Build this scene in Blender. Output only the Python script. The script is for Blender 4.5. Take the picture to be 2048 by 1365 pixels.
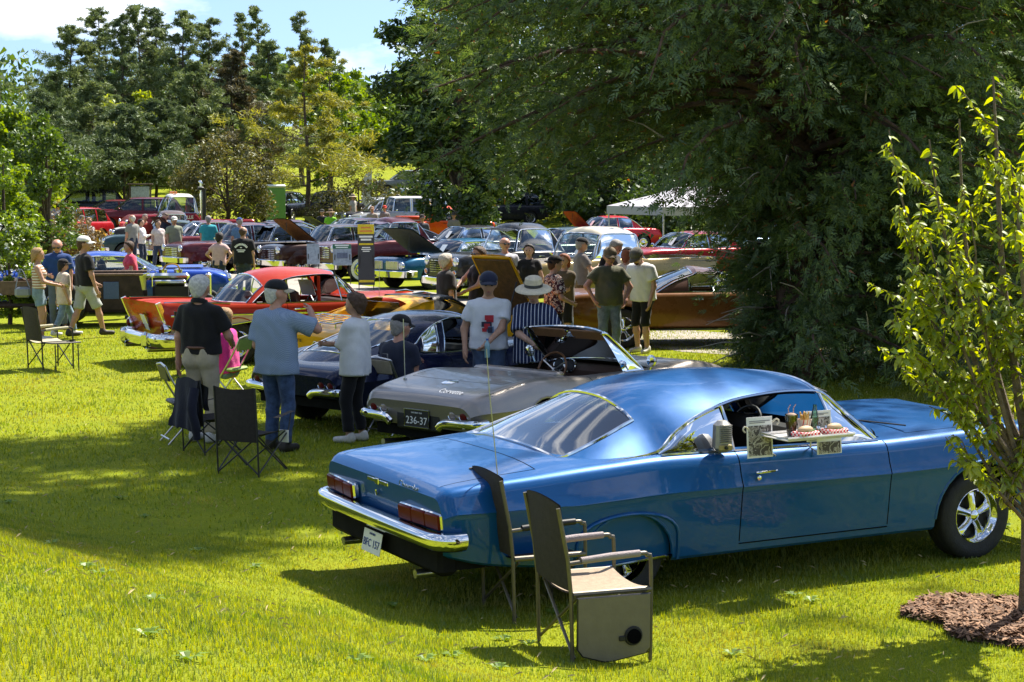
import bpy, math, random
import numpy as np
from mathutils import Vector, Matrix, Euler
for _o in list(bpy.data.objects): bpy.data.objects.remove(_o)
SC = bpy.context.scene
COL = SC.collection
R = math.radians
random.seed(7)
NP = np.random.default_rng(7)
# ------------------------------------------------------------------ camera
FPX, CAMH, HORY = 3500.0, 2.74, 375.0
PITCH = math.atan((682.5-HORY)/FPX)
_cd = bpy.data.cameras.new('camera'); CAM = bpy.data.objects.new('camera', _cd); COL.objects.link(CAM)
_cd.sensor_width = 36.0; _cd.lens = 36.0*FPX/2048.0; _cd.clip_start = 0.1; _cd.clip_end = 4000
CAM.location = (0, 0, CAMH); CAM.rotation_euler = (R(90)-PITCH, 0, 0)
SC.camera = CAM
# ------------------------------------------------------------------ light
SUN_EL = 54.0
SHADOW = Vector((-0.62, -0.785)).normalized()          # direction shadows fall on the ground
_sd = bpy.data.lights.new('sun', 'SUN'); _sd.energy = 4.8; _sd.angle = R(0.55); _sd.color = (1.0, 0.93, 0.82)
SUN = bpy.data.objects.new('sun', _sd); COL.objects.link(SUN)
_dv = Vector((SHADOW.x*math.cos(R(SUN_EL)), SHADOW.y*math.cos(R(SUN_EL)), -math.sin(R(SUN_EL))))
SUN.rotation_euler = _dv.to_track_quat('-Z', 'Y').to_euler(); SUN.location = (40, 50, 80)
W = bpy.data.worlds.new('World'); SC.world = W; W.use_nodes = True
nt = W.node_tree; nt.nodes.clear()
def N(t, ty, **kw):
    n = t.nodes.new(ty)
    for k, v in kw.items():
        if k.startswith('i_'):
            k2 = k[2:]; n.inputs[int(k2) if k2.isdigit() else k2.replace('_', ' ')].default_value = v
        else: setattr(n, k, v)
    return n
_sky = N(nt, 'ShaderNodeTexSky', sky_type='NISHITA'); _sky.sun_disc = False
_sky.sun_elevation = R(SUN_EL); _sky.sun_rotation = math.atan2(-SHADOW.x, -SHADOW.y)
_sky.altitude = 100; _sky.air_density = 1.0; _sky.dust_density = 0.35; _sky.ozone_density = 1.6
_tc = N(nt, 'ShaderNodeTexCoord'); _mp = N(nt, 'ShaderNodeMapping'); _mp.inputs['Scale'].default_value = (1.0, 1.0, 2.6)
_mp.inputs['Location'].default_value = (0.17, 0.30, 0.06)
_nz = N(nt, 'ShaderNodeTexNoise', i_Scale=5.5, i_Detail=8.0, i_Roughness=0.56)
_cr = N(nt, 'ShaderNodeValToRGB'); _cr.color_ramp.elements[0].position = 0.50; _cr.color_ramp.elements[1].position = 0.66
_mx = N(nt, 'ShaderNodeMixRGB'); _mx.inputs['Color2'].default_value = (8.2, 8.3, 8.7, 1)
_bg = N(nt, 'ShaderNodeBackground', i_Strength=0.078); _wo = N(nt, 'ShaderNodeOutputWorld')
_sp = N(nt, 'ShaderNodeSeparateXYZ'); _cb = N(nt, 'ShaderNodeCombineXYZ'); _ma = N(nt, 'ShaderNodeMath', operation='MULTIPLY_ADD'); _ma.inputs[1].default_value = 0.85; _ma.inputs[2].default_value = 0.16
nt.links.new(_tc.outputs['Generated'], _sp.inputs[0]); nt.links.new(_sp.outputs[2], _ma.inputs[0])
for _k in (0, 1): nt.links.new(_sp.outputs[_k], _cb.inputs[_k])
nt.links.new(_ma.outputs[0], _cb.inputs[2]); nt.links.new(_cb.outputs[0], _sky.inputs[0])
for a, b in ((_tc.outputs['Generated'], _mp.inputs['Vector']), (_mp.outputs[0], _nz.inputs['Vector']), (_nz.outputs['Fac'], _cr.inputs[0]),
             (_cr.outputs[0], _mx.inputs['Fac']), (_sky.outputs[0], _mx.inputs['Color1']), (_mx.outputs[0], _bg.inputs['Color']), (_bg.outputs[0], _wo.inputs[0])):
    nt.links.new(a, b)
SC.view_settings.view_transform = 'Standard'; SC.view_settings.look = 'None'
SC.view_settings.exposure = 1.42; SC.view_settings.gamma = 1.0; SC.view_settings.use_curve_mapping = False
SC.render.engine = 'CYCLES'
cy = SC.cycles
cy.max_bounces = 7; cy.diffuse_bounces = 3; cy.glossy_bounces = 3; cy.transmission_bounces = 4; cy.transparent_max_bounces = 10
cy.caustics_reflective = False; cy.caustics_refractive = False; cy.sample_clamp_indirect = 6.0; cy.use_denoising = True

# ------------------------------------------------------------------ helpers
def gpt(px, py, z=0.0):
    """world x,y where the sight line through photo pixel (px,py) meets height z (used once, at layout time)"""
    a = (px-1024)/FPX; b = (682.5-py)/FPX
    dy = math.cos(PITCH)+b*math.sin(PITCH); dz = -math.sin(PITCH)+b*math.cos(PITCH)
    t = (z-CAMH)/dz
    return a*t, dy*t
def atd(px, Y):
    return ((px-1024)/FPX)*Y*1.0

def smooth(a, b, x):
    t = np.clip((np.asarray(x, float)-a)/(b-a), 0, 1); return t*t*(3-2*t)
def ground_h(x, y):
    """height of the terrain: level show field, a bank rising towards the photographer on the left, a meadow hill far back"""
    x = np.asarray(x, float); y = np.asarray(y, float)
    s = (14.5-y) - 1.15*(x+2.2)
    bank = 0.125*np.maximum(0, s-0.0)*smooth(0, 6, s)
    bank = np.minimum(bank, 1.7)*(1-smooth(17, 21, y))
    far = 0.034*np.maximum(0, y-72)*smooth(72, 90, y)
    hill = 5.5*smooth(95, 190, y)*(0.75+0.35*np.sin(x*0.016+0.4))
    return bank+far+hill
def gz(x, y): return float(ground_h(x, y))

def tag(o, label=None, cat=None, group=None, kind=None):
    if label: o['label'] = label
    if cat: o['category'] = cat
    if group: o['group'] = group
    if kind: o['kind'] = kind
    return o
def empty(name, loc=(0, 0, 0), rz=0.0, label=None, cat=None, group=None, parent=None):
    o = bpy.data.objects.new(name, None); COL.objects.link(o); o.location = loc; o.rotation_euler = (0, 0, rz)
    o.empty_display_size = 0.2
    if parent: o.parent = parent
    return tag(o, label, cat, group)
def link(name, me, parent=None, loc=None, rot=None, scale=None):
    o = bpy.data.objects.new(name, me); COL.objects.link(o)
    if parent: o.parent = parent
    if loc is not None: o.location = loc
    if rot is not None: o.rotation_euler = rot
    if scale is not None: o.scale = scale
    return o
def copy_tree(o, parent=None):
    c = o.copy(); COL.objects.link(c); c.parent = parent
    for ch in list(o.children): copy_tree(ch, c)
    return c

def np_mesh(name, V, F, mats, fm=None, smoothed=True, sharp=None):
    """fast mesh from numpy verts and an (n,3) or (n,4) face array"""
    me = bpy.data.meshes.new(name); V = np.asarray(V, np.float32); F = np.asarray(F, np.int32)
    k = F.shape[1]; me.vertices.add(len(V)); me.vertices.foreach_set('co', V.ravel())
    me.loops.add(F.size); me.loops.foreach_set('vertex_index', F.ravel())
    me.polygons.add(len(F)); me.polygons.foreach_set('loop_start', np.arange(0, F.size, k, dtype=np.int32))
    if fm is not None: me.polygons.foreach_set('material_index', np.asarray(fm, np.int32))
    me.update(calc_edges=True)
    me.polygons.foreach_set('use_smooth', np.full(len(F), bool(smoothed)))
    for m in (mats if isinstance(mats, (list, tuple)) else [mats]): me.materials.append(m)
    if sharp: me.set_sharp_from_angle(angle=R(sharp))
    return me

def frame_from(t, up=Vector((0, 0, 1))):
    t = t.normalized()
    if abs(t.dot(up)) > 0.95: up = Vector((0, 1, 0)) if abs(t.y) < 0.9 else Vector((1, 0, 0))
    x = up.cross(t).normalized(); y = t.cross(x)
    return x, y
class MB:
    def __init__(s): s.v = []; s.f = []; s.m = []
    def add(s, vs, fs, mi=0):
        o = len(s.v); s.v += [tuple(p) for p in vs]; s.f += [tuple(i+o for i in q) for q in fs]; s.m += [mi]*len(fs); return s
    def grid(s, rows, mi=0, closed=False, flip=False):
        n = len(rows[0]); vs = [p for r in rows for p in r]; fs = []
        for i in range(len(rows)-1):
            for j in range(n if closed else n-1):
                a, b = i*n+j, i*n+(j+1) % n; q = (a, b, b+n, a+n); fs.append(q[::-1] if flip else q)
        return s.add(vs, fs, mi)
    def box(s, c, d, ch=0.0, rot=None, mi=0, taper=None):
        hx, hy, hz = d[0]/2, d[1]/2, d[2]/2; ch = min(ch, hx*.9, hy*.9, hz*.9); vs = []; M = rot.to_matrix() if isinstance(rot, Euler) else rot
        C = Vector(c)
        if ch <= 0:
            pts = [(x, y, z) for z in (-hz, hz) for x, y in ((-hx, -hy), (hx, -hy), (hx, hy), (-hx, hy))]
            fs = [(3, 2, 1, 0), (4, 5, 6, 7), (0, 1, 5, 4), (1, 2, 6, 5), (2, 3, 7, 6), (3, 0, 4, 7)]
        else:
            def ring(ax, ay, z, c2): return [(-ax+c2, -ay, z), (ax-c2, -ay, z), (ax, -ay+c2, z), (ax, ay-c2, z), (ax-c2, ay, z), (-ax+c2, ay, z), (-ax, ay-c2, z), (-ax, -ay+c2, z)]
            pts = ring(hx-ch, hy-ch, -hz, ch*.4)+ring(hx, hy, -hz+ch, ch)+ring(hx, hy, hz-ch, ch)+ring(hx-ch, hy-ch, hz, ch*.4)
            fs = [tuple(range(7, -1, -1)), tuple(range(24, 32))]+[(k*8+i, k*8+(i+1) % 8, k*8+8+(i+1) % 8, k*8+8+i) for k in range(3) for i in range(8)]
        for p in pts:
            p = Vector(p)
            if taper: k = (p.z+hz)/(2*hz); p.x *= 1+(taper-1)*k; p.y *= 1+(taper-1)*k
            if M is not None: p = M @ p
            vs.append(C+p)
        return s.add(vs, fs, mi)
    def tube(s, path, r, seg=8, cap=True, closed=False, mi=0, flat=1.0, up=Vector((0, 0, 1))):
        P = [Vector(p) for p in path]; n = len(P); rows = []; rr = r if isinstance(r, (list, tuple)) else [r]*n; px = None
        for i in range(n):
            if closed: t = P[(i+1) % n]-P[i-1]
            else: t = P[min(i+1, n-1)]-P[max(i-1, 0)]
            if t.length < 1e-9: t = Vector((0, 0, 1))
            t.normalize()
            if px is None: x, y = frame_from(t, up)
            else:
                x = px-t*px.dot(t)
                if x.length < 1e-6: x, y = frame_from(t, up)
                x.normalize(); y = t.cross(x)
            px = x
            rows.append([P[i]+x*(math.cos(2*math.pi*k/seg)*rr[i])+y*(math.sin(2*math.pi*k/seg)*rr[i]*flat) for k in range(seg)])
        if closed: rows.append(rows[0])
        o = len(s.v); s.grid(rows, mi, closed=True)
        if cap and not closed:
            s.f.append(tuple(range(o+seg-1, o-1, -1))); e = o+(n-1)*seg; s.f.append(tuple(range(e, e+seg))); s.m += [mi, mi]
        return s
    def sweep(s, path, prof, mi=0, up=Vector((0, 0, 1)), cap=True, closed_prof=True, scale=None):
        """profile points (a,b): a along the sideways axis (right of travel), b up"""
        P = [Vector(p) for p in path]; n = len(P); rows = []
        for i in range(n):
            t = (P[min(i+1, n-1)]-P[max(i-1, 0)]).normalized(); x = t.cross(up).normalized(); y = x.cross(t)
            k = scale[i] if scale else 1.0
            rows.append([P[i]+x*a*k+y*b*k for a, b in prof])
        o = len(s.v); s.grid(rows, mi, closed=closed_prof); q = len(prof)
        if cap and closed_prof:
            s.f.append(tuple(range(o+q-1, o-1, -1))); e = o+(n-1)*q; s.f.append(tuple(range(e, e+q))); s.m += [mi, mi]
        return s
    def lathe(s, prof, seg=24, M=None, mi=0, cap=True):
        """prof: (radius, height) along local z"""
        M = M or Matrix.Identity(4); rows = [[M @ Vector((r*math.cos(2*math.pi*k/seg), r*math.sin(2*math.pi*k/seg), h)) for k in range(seg)] for r, h in prof]
        o = len(s.v); s.grid(rows, mi, closed=True)
        if cap:
            s.f.append(tuple(range(o+seg-1, o-1, -1))); e = o+(len(prof)-1)*seg; s.f.append(tuple(range(e, e+seg))); s.m += [mi, mi]
        return s
    def ell(s, c, r, seg=14, rings=9, M=None, mi=0, z0=-1.0, z1=1.0):
        r = (r, r, r) if not hasattr(r, '__len__') else r; C = Vector(c); rows = []
        a0, a1 = math.asin(z0), math.asin(z1)
        for i in range(rings+1):
            a = a0+(a1-a0)*i/rings; row = []
            for k in range(seg):
                p = Vector((r[0]*math.cos(a)*math.cos(2*math.pi*k/seg), r[1]*math.cos(a)*math.sin(2*math.pi*k/seg), r[2]*math.sin(a)))
                row.append(C+(M @ p if M is not None else p))
            rows.append(row)
        return s.grid(rows, mi, closed=True)
    def prism(s, pts, off, mi=0):
        P = [Vector(p) for p in pts]; O = Vector(off); n = len(P)
        vs = P+[p+O for p in P]; fs = [tuple(range(n-1, -1, -1)), tuple(range(n, 2*n))]+[(i, (i+1) % n, n+(i+1) % n, n+i) for i in range(n)]
        return s.add(vs, fs, mi)
    def mesh(s, name, mats, sharp=38, smoothed=True, weld=0.0):
        me = bpy.data.meshes.new(name); me.from_pydata(s.v, [], s.f)
        for m in (mats if isinstance(mats, (list, tuple)) else [mats]): me.materials.append(m)
        me.polygons.foreach_set('material_index', s.m)
        if weld:
            import bmesh
            b = bmesh.new(); b.from_mesh(me); bmesh.ops.remove_doubles(b, verts=b.verts, dist=weld)
            bmesh.ops.recalc_face_normals(b, faces=b.faces); b.to_mesh(me); b.free()
        me.polygons.foreach_set('use_smooth', [bool(smoothed)]*len(me.polygons)); me.update()
        if smoothed and sharp: me.set_sharp_from_angle(angle=R(sharp))
        return me
    def build(s, name, mats, parent=None, sharp=38, smoothed=True, loc=None, rot=None, weld=0.0):
        return link(name, s.mesh(name, mats, sharp, smoothed, weld), parent, loc, rot)
    def xf(s, M):
        s.v = [tuple(M @ Vector(p)) for p in s.v]; return s

def bez(pts, n=8):
    """Catmull-Rom through points"""
    P = [Vector(p) for p in pts]; out = []
    for i in range(len(P)-1):
        p0, p1, p2, p3 = P[max(i-1, 0)], P[i], P[i+1], P[min(i+2, len(P)-1)]
        for k in range(n):
            t = k/n; out.append(0.5*((2*p1)+(p2-p0)*t+(2*p0-5*p1+4*p2-p3)*t*t+(3*p1-p0-3*p2+p3)*t**3))
    out.append(P[-1]); return out
def curve(cp):
    """monotone cubic interpolation of (x,value) control points"""
    cp = sorted(cp); xs = np.array([c[0] for c in cp], float); ys = np.array([c[1] for c in cp], float)
    if len(xs) == 1: return lambda x: ys[0]
    h = np.diff(xs); d = np.diff(ys)/h; m = np.zeros(len(xs)); m[0] = d[0]; m[-1] = d[-1]
    for i in range(1, len(xs)-1):
        if d[i-1]*d[i] > 0: w1 = 2*h[i]+h[i-1]; w2 = h[i]+2*h[i-1]; m[i] = (w1+w2)/(w1/d[i-1]+w2/d[i])
    def f(x):
        if x <= xs[0]: return float(ys[0])
        if x >= xs[-1]: return float(ys[-1])
        i = int(np.searchsorted(xs, x)-1); t = (x-xs[i])/h[i]
        return float((2*t**3-3*t*t+1)*ys[i]+(t**3-2*t*t+t)*h[i]*m[i]+(-2*t**3+3*t*t)*ys[i+1]+(t**3-t*t)*h[i]*m[i+1])
    return f
def text_mesh(s, size, mat, name='lettering', align='CENTER', shear=0.0, ext=0.002):
    c = bpy.data.curves.new('t', 'FONT'); c.body = s; c.size = size; c.align_x = align; c.shear = shear; c.extrude = ext; c.resolution_u = 2
    o = bpy.data.objects.new('t', c); COL.objects.link(o)
    me = bpy.data.meshes.new_from_object(o.evaluated_get(bpy.context.evaluated_depsgraph_get())); bpy.data.objects.remove(o)
    me.name = name; me.materials.clear(); me.materials.append(mat); return me

# ------------------------------------------------------------------ materials
MATS = {}
def pbsdf(name):
    m = bpy.data.materials.new(name); m.use_nodes = True; return m, m.node_tree, m.node_tree.nodes['Principled BSDF']
def mat(name, col, rough=0.6, metal=0.0, var=0.12, scale=30.0, bump=0.0, bscale=None, spec=0.4, coat=0.0, sheen=0.0, coord='Object'):
    if name in MATS: return MATS[name]
    m, t, b = pbsdf(name); MATS[name] = m
    b.inputs['Roughness'].default_value = rough; b.inputs['Metallic'].default_value = metal; b.inputs['Specular IOR Level'].default_value = spec
    b.inputs['Coat Weight'].default_value = coat; b.inputs['Coat Roughness'].default_value = 0.04; b.inputs['Sheen Weight'].default_value = sheen
    tc = N(t, 'ShaderNodeTexCoord'); nz = N(t, 'ShaderNodeTexNoise', i_Scale=scale, i_Detail=4.0, i_Roughness=0.6); t.links.new(tc.outputs[coord], nz.inputs['Vector'])
    r = N(t, 'ShaderNodeValToRGB'); e = r.color_ramp.elements; e[0].position = 0.3; e[1].position = 0.7
    e[0].color = tuple(max(0, c*(1-var)) for c in col)+(1,); e[1].color = tuple(min(1, c*(1+var)) for c in col)+(1,)
    t.links.new(nz.outputs['Fac'], r.inputs[0]); t.links.new(r.outputs[0], b.inputs['Base Color'])
    if bump:
        n2 = N(t, 'ShaderNodeTexNoise', i_Scale=bscale or scale*3, i_Detail=5.0); t.links.new(tc.outputs[coord], n2.inputs['Vector'])
        bp = N(t, 'ShaderNodeBump', i_Strength=bump, i_Distance=0.02); t.links.new(n2.outputs['Fac'], bp.inputs['Height']); t.links.new(bp.outputs[0], b.inputs['Normal'])
    return m
def paint(name, col, rough=0.28, metal=0.25, dust=0.25, flake=0.06, coat=0.42):
    """car paint: coloured base with metal flake under clear coat, thin road dust that roughens it"""
    if name in MATS: return MATS[name]
    m, t, b = pbsdf(name); MATS[name] = m
    tc = N(t, 'ShaderNodeTexCoord')
    nz = N(t, 'ShaderNodeTexNoise', i_Scale=3.0, i_Detail=6.0, i_Roughness=0.65); t.links.new(tc.outputs['Object'], nz.inputs['Vector'])
    fl = N(t, 'ShaderNodeTexNoise', i_Scale=900.0, i_Detail=1.0); t.links.new(tc.outputs['Object'], fl.inputs['Vector'])
    r = N(t, 'ShaderNodeValToRGB'); e = r.color_ramp.elements; e[0].position = 0.3; e[1].position = 0.7
    e[0].color = tuple(c*(1-flake*2.5) for c in col)+(1,); e[1].color = tuple(min(1, c*(1+flake*3)) for c in col)+(1,)
    t.links.new(fl.outputs['Fac'], r.inputs[0])
    du = N(t, 'ShaderNodeMixRGB'); du.inputs['Color2'].default_value = (0.30, 0.27, 0.22, 1)
    mr = N(t, 'ShaderNodeMapRange', i_1=0.45, i_2=0.8, i_3=0.0, i_4=dust*0.18); t.links.new(nz.outputs['Fac'], mr.inputs[0])
    t.links.new(mr.outputs[0], du.inputs['Fac']); t.links.new(r.outputs[0], du.inputs['Color1']); t.links.new(du.outputs[0], b.inputs['Base Color'])
    rr = N(t, 'ShaderNodeMapRange', i_1=0.35, i_2=0.75, i_3=rough, i_4=rough+0.12); t.links.new(nz.outputs['Fac'], rr.inputs[0]); t.links.new(rr.outputs[0], b.inputs['Roughness'])
    b.inputs['Metallic'].default_value = metal; b.inputs['Specular IOR Level'].default_value = 0.12; b.inputs['Coat Weight'].default_value = coat; b.inputs['Coat Roughness'].default_value = 0.035
    nb = N(t, 'ShaderNodeTexNoise', i_Scale=7.0, i_Detail=2.0); t.links.new(tc.outputs['Object'], nb.inputs['Vector'])
    bp = N(t, 'ShaderNodeBump', i_Strength=0.03, i_Distance=0.03); t.links.new(nb.outputs['Fac'], bp.inputs['Height']); t.links.new(bp.outputs[0], b.inputs['Coat Normal'])
    return m
def glassmat(name, tint=(0.75, 0.8, 0.78), refl=1.0, smoke=0.0):
    if name in MATS: return MATS[name]
    m = bpy.data.materials.new(name); m.use_nodes = True; t = m.node_tree; t.nodes.clear(); MATS[name] = m
    o = N(t, 'ShaderNodeOutputMaterial'); mx = N(t, 'ShaderNodeMixShader'); tr = N(t, 'ShaderNodeBsdfTransparent'); tr.inputs[0].default_value = tint+(1,)
    gl = N(t, 'ShaderNodeBsdfGlossy', i_Roughness=0.02); gl.inputs[0].default_value = (0.95, 0.97, 1, 1)
    fr = N(t, 'ShaderNodeFresnel', i_IOR=1.62)
    tc = N(t, 'ShaderNodeTexCoord'); nz = N(t, 'ShaderNodeTexNoise', i_Scale=2.0, i_Detail=3.0); t.links.new(tc.outputs['Object'], nz.inputs['Vector'])
    mr = N(t, 'ShaderNodeMapRange', i_1=0.3, i_2=0.7, i_3=0.95*refl, i_4=1.15*refl); t.links.new(nz.outputs['Fac'], mr.inputs[0])
    mu = N(t, 'ShaderNodeMath', operation='MULTIPLY', use_clamp=True); t.links.new(fr.outputs[0], mu.inputs[0]); t.links.new(mr.outputs[0], mu.inputs[1])
    t.links.new(mu.outputs[0], mx.inputs[0]); t.links.new(tr.outputs[0], mx.inputs[1]); t.links.new(gl.outputs[0], mx.inputs[2]); t.links.new(mx.outputs[0], o.inputs[0])
    return m
def leafmat(name, c0, c1, trans=0.45, rough=0.5, dead=None):
    """leaf: per-leaf colour, diffuse + translucent, waxy sheen"""
    if name in MATS: return MATS[name]
    m = bpy.data.materials.new(name); m.use_nodes = True; t = m.node_tree; t.nodes.clear(); MATS[name] = m
    o = N(t, 'ShaderNodeOutputMaterial'); g = N(t, 'ShaderNodeNewGeometry'); r = N(t, 'ShaderNodeValToRGB'); e = r.color_ramp.elements
    e[0].color = c0+(1,); e[1].color = c1+(1,)
    if dead: k = e.new(0.985); k.color = c1+(1,); e[-1].color = dead+(1,); e[-1].position = 0.995
    t.links.new(g.outputs['Random Per Island'], r.inputs[0])
    df = N(t, 'ShaderNodeBsdfDiffuse'); tr = N(t, 'ShaderNodeBsdfTranslucent'); gl = N(t, 'ShaderNodeBsdfGlossy', i_Roughness=rough)
    hs = N(t, 'ShaderNodeHueSaturation', i_Hue=0.485, i_Saturation=1.15, i_Value=1.25); t.links.new(r.outputs[0], hs.inputs['Color'])
    t.links.new(r.outputs[0], df.inputs[0]); t.links.new(hs.outputs[0], tr.inputs[0]); gl.inputs[0].default_value = (0.9, 0.95, 0.9, 1)
    m1 = N(t, 'ShaderNodeMixShader', i_Fac=trans); m2 = N(t, 'ShaderNodeMixShader', i_Fac=0.05)
    t.links.new(df.outputs[0], m1.inputs[1]); t.links.new(tr.outputs[0], m1.inputs[2]); t.links.new(m1.outputs[0], m2.inputs[1]); t.links.new(gl.outputs[0], m2.inputs[2]); t.links.new(m2.outputs[0], o.inputs[0])
    return m
CHROME = mat('chrome', (0.72, 0.73, 0.75), 0.07, 1.0, 0.04, 6)
STEEL = mat('brushed_steel', (0.5, 0.5, 0.5), 0.3, 1.0, 0.1, 40)
RUBBER = mat('tyre_rubber', (0.018, 0.018, 0.019), 0.75, 0, 0.3, 20, 0.3, 90)
BLACK = mat('black_plastic', (0.012, 0.012, 0.013), 0.5, 0, 0.2, 20)
GAP = mat('shut_line_black', (0.004, 0.004, 0.005), 0.9, 0, 0.1, 20, spec=0.0)
UNDER = mat('underbody_black', (0.010, 0.010, 0.010), 0.9, 0, 0.3, 8, spec=0.1)
WHITEW = mat('white_rubber', (0.72, 0.71, 0.68), 0.6, 0, 0.05, 20)
INT = mat('dark_upholstery', (0.022, 0.02, 0.019), 0.55, 0, 0.2, 25, 0.1)
INTW = mat('pale_upholstery', (0.42, 0.38, 0.31), 0.6, 0, 0.1, 25, 0.1)
GLASS = glassmat('window_glass')
GLASSD = glassmat('tinted_glass', (0.30, 0.34, 0.34))
LENSR = mat('red_lens', (0.10, 0.004, 0.004), 0.35, 0, 0.2, 60, spec=.15)
LENSA = mat('amber_lens', (0.7, 0.2, 0.02), 0.15, 0, 0.1, 60, coat=1.0)
LENSW = mat('headlight_glass', (0.66, 0.68, 0.68), 0.12, 0.5, 0.15, 60, coat=1.0)
PLATE = mat('white_plate', (0.72, 0.73, 0.72), 0.4, 0, 0.05, 20)
INK = mat('black_ink', (0.015, 0.015, 0.018), 0.6, 0, 0.05, 20)
INKB = mat('blue_ink', (0.03, 0.06, 0.25), 0.6, 0, 0.05, 20)
PAPER = mat('white_paper', (0.78, 0.78, 0.76), 0.7, 0, 0.03, 10)
WHITEP = mat('white_lettering', (0.8, 0.8, 0.76), 0.5, 0, 0.03, 10)
# ------------------------------------------------------------------ wheels
_WH = {}
ROTR = Matrix(((1, 0, 0, 0), (0, 0, -1, 0), (0, 1, 0, 0), (0, 0, 0, 1)))      # lathe axis z -> outward -y (right-hand side of a car)
def wheel_meshes(kind, r, w):
    key = (kind, round(r, 3), round(w, 3))
    if key in _WH: return _WH[key]
    ri = r*(0.60 if kind != 'alloy' else 0.68); h = w/2; t = MB()
    pf = [(ri*.97, -h*.8), (ri, -h*.95), (r*.86, -h*1.02), (r*.965, -h*.86), (r, -h*.66), (r*1.004, -h*.3), (r*.992, -h*.26), (r*1.004, -h*.2), (r*1.004, h*.2), (r*.992, h*.26), (r*1.004, h*.3), (r, h*.66), (r*.965, h*.86), (r*.86, h*1.02), (r*.78, h*1.0), (ri*1.03, h*.93), (ri, h*.8)]
    t.lathe(pf, 40, ROTR, cap=False)
    if kind in ('white', 'whitehub'): t.lathe([(ri*1.05, h*.96), (ri*1.06, h*.985), (r*.86, h*1.06), (r*.87, h*1.02)], 36, ROTR, 1, cap=False)
    ty = t.mesh('tyre', [RUBBER, WHITEW])
    m = MB()
    # barrel and lip
    m.lathe([(ri*.80, -h*.7), (ri*.80, h*.1), (ri*.84, h*.45), (ri*.92, h*.72), (ri*.97, h*.80), (ri*1.005, h*.93), (ri*1.02, h*.92), (ri*1.0, h*.7)], 36, ROTR, 0, cap=False)
    m.lathe([(ri*.82, h*.02), (0.001, h*.0)], 24, ROTR, 1, cap=False)
    if kind in ('five', 'torq'):
        for k in range(5):
            a = 2*math.pi*k/5+0.3; ca, sa = math.cos(a), math.sin(a)
            def P(rr, tt, z): return ROTR @ Vector((rr*ca-tt*sa, rr*sa+tt*ca, z))
            wi, wo = ri*.16, ri*.25
            rows = []
            for rr, ww, z in ((ri*.16, wi, h*.62), (ri*.4, wi*.85, h*.60), (ri*.65, wi*1.05, h*.5), (ri*.88, wo, h*.40)):
                rows.append([P(rr, -ww, z-.02), P(rr, -ww*.7, z), P(rr, 0, z+.012), P(rr, ww*.7, z), P(rr, ww, z-.02)])
            m.grid(rows, 0, flip=True)
        m.lathe([(ri*.20, h*.5), (ri*.20, h*.72), (ri*.15, h*.80), (ri*.06, h*.86), (0.001, h*.87)], 18, ROTR, 0, cap=False)
        for k in range(5):
            a = 2*math.pi*(k+.5)/5+0.3; m.ell(ROTR @ Vector((ri*.26*math.cos(a), ri*.26*math.sin(a), h*.45)), .012, 6, 4)
    elif kind in ('hub', 'white', 'whitehub'):
        m.lathe([(ri*.92, h*.62), (ri*.86, h*.80), (ri*.72, h*.84), (ri*.62, h*.74), (ri*.46, h*.78), (ri*.36, h*.95), (ri*.2, h*1.05), (.001, h*1.08)], 30, ROTR, 0, cap=False)
        for k in range(10):
            a = 2*math.pi*k/10; m.box(ROTR @ Vector((ri*.74*math.cos(a), ri*.74*math.sin(a), h*.83)), (.02, .012, .02), .003)
    elif kind == 'steel':
        m.lathe([(ri*.9, h*.5), (ri*.8, h*.42), (ri*.5, h*.58), (ri*.45, h*.55)], 28, ROTR, 2, cap=False)
        m.lathe([(ri*.46, h*.55), (ri*.42, h*.75), (ri*.25, h*.92), (.001, h*.95)], 24, ROTR, 0, cap=False)
    else:
        for k in range(10):
            a = 2*math.pi*k/10
            m.box(ROTR @ Vector((ri*.5*math.cos(a), ri*.5*math.sin(a), h*.6)), (ri*.85, .03, .03), .006, rot=Matrix.Rotation(-a, 3, 'Y'))
        m.lathe([(ri*.2, h*.5), (ri*.18, h*.72), (.001, h*.75)], 16, ROTR, 0, cap=False)
    rm = m.mesh('rim', [CHROME if kind != 'alloy' else STEEL, BLACK, mat('dark_red_paint', (.2, .02, .02), .3)])
    _WH[key] = (ty, rm); return _WH[key]
def add_wheels(root, fx, rx, y, r, w, kind, steer=0.0, kind_r=None, rr=None, wr=None, y_r=None):
    for x, k, a, q, ww, y in ((fx, kind, steer, r, w, y), (rx, kind_r or kind, 0.0, rr or r, wr or w, y_r or y)):
        ty, rm = wheel_meshes(k, q, ww)
        for s in (-1, 1):
            e = empty('wheel', (x, s*y, q-.012), (math.pi if s > 0 else 0.0)+a, parent=root)
            link('tyre', ty, e); link('rim', rm, e)

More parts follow.
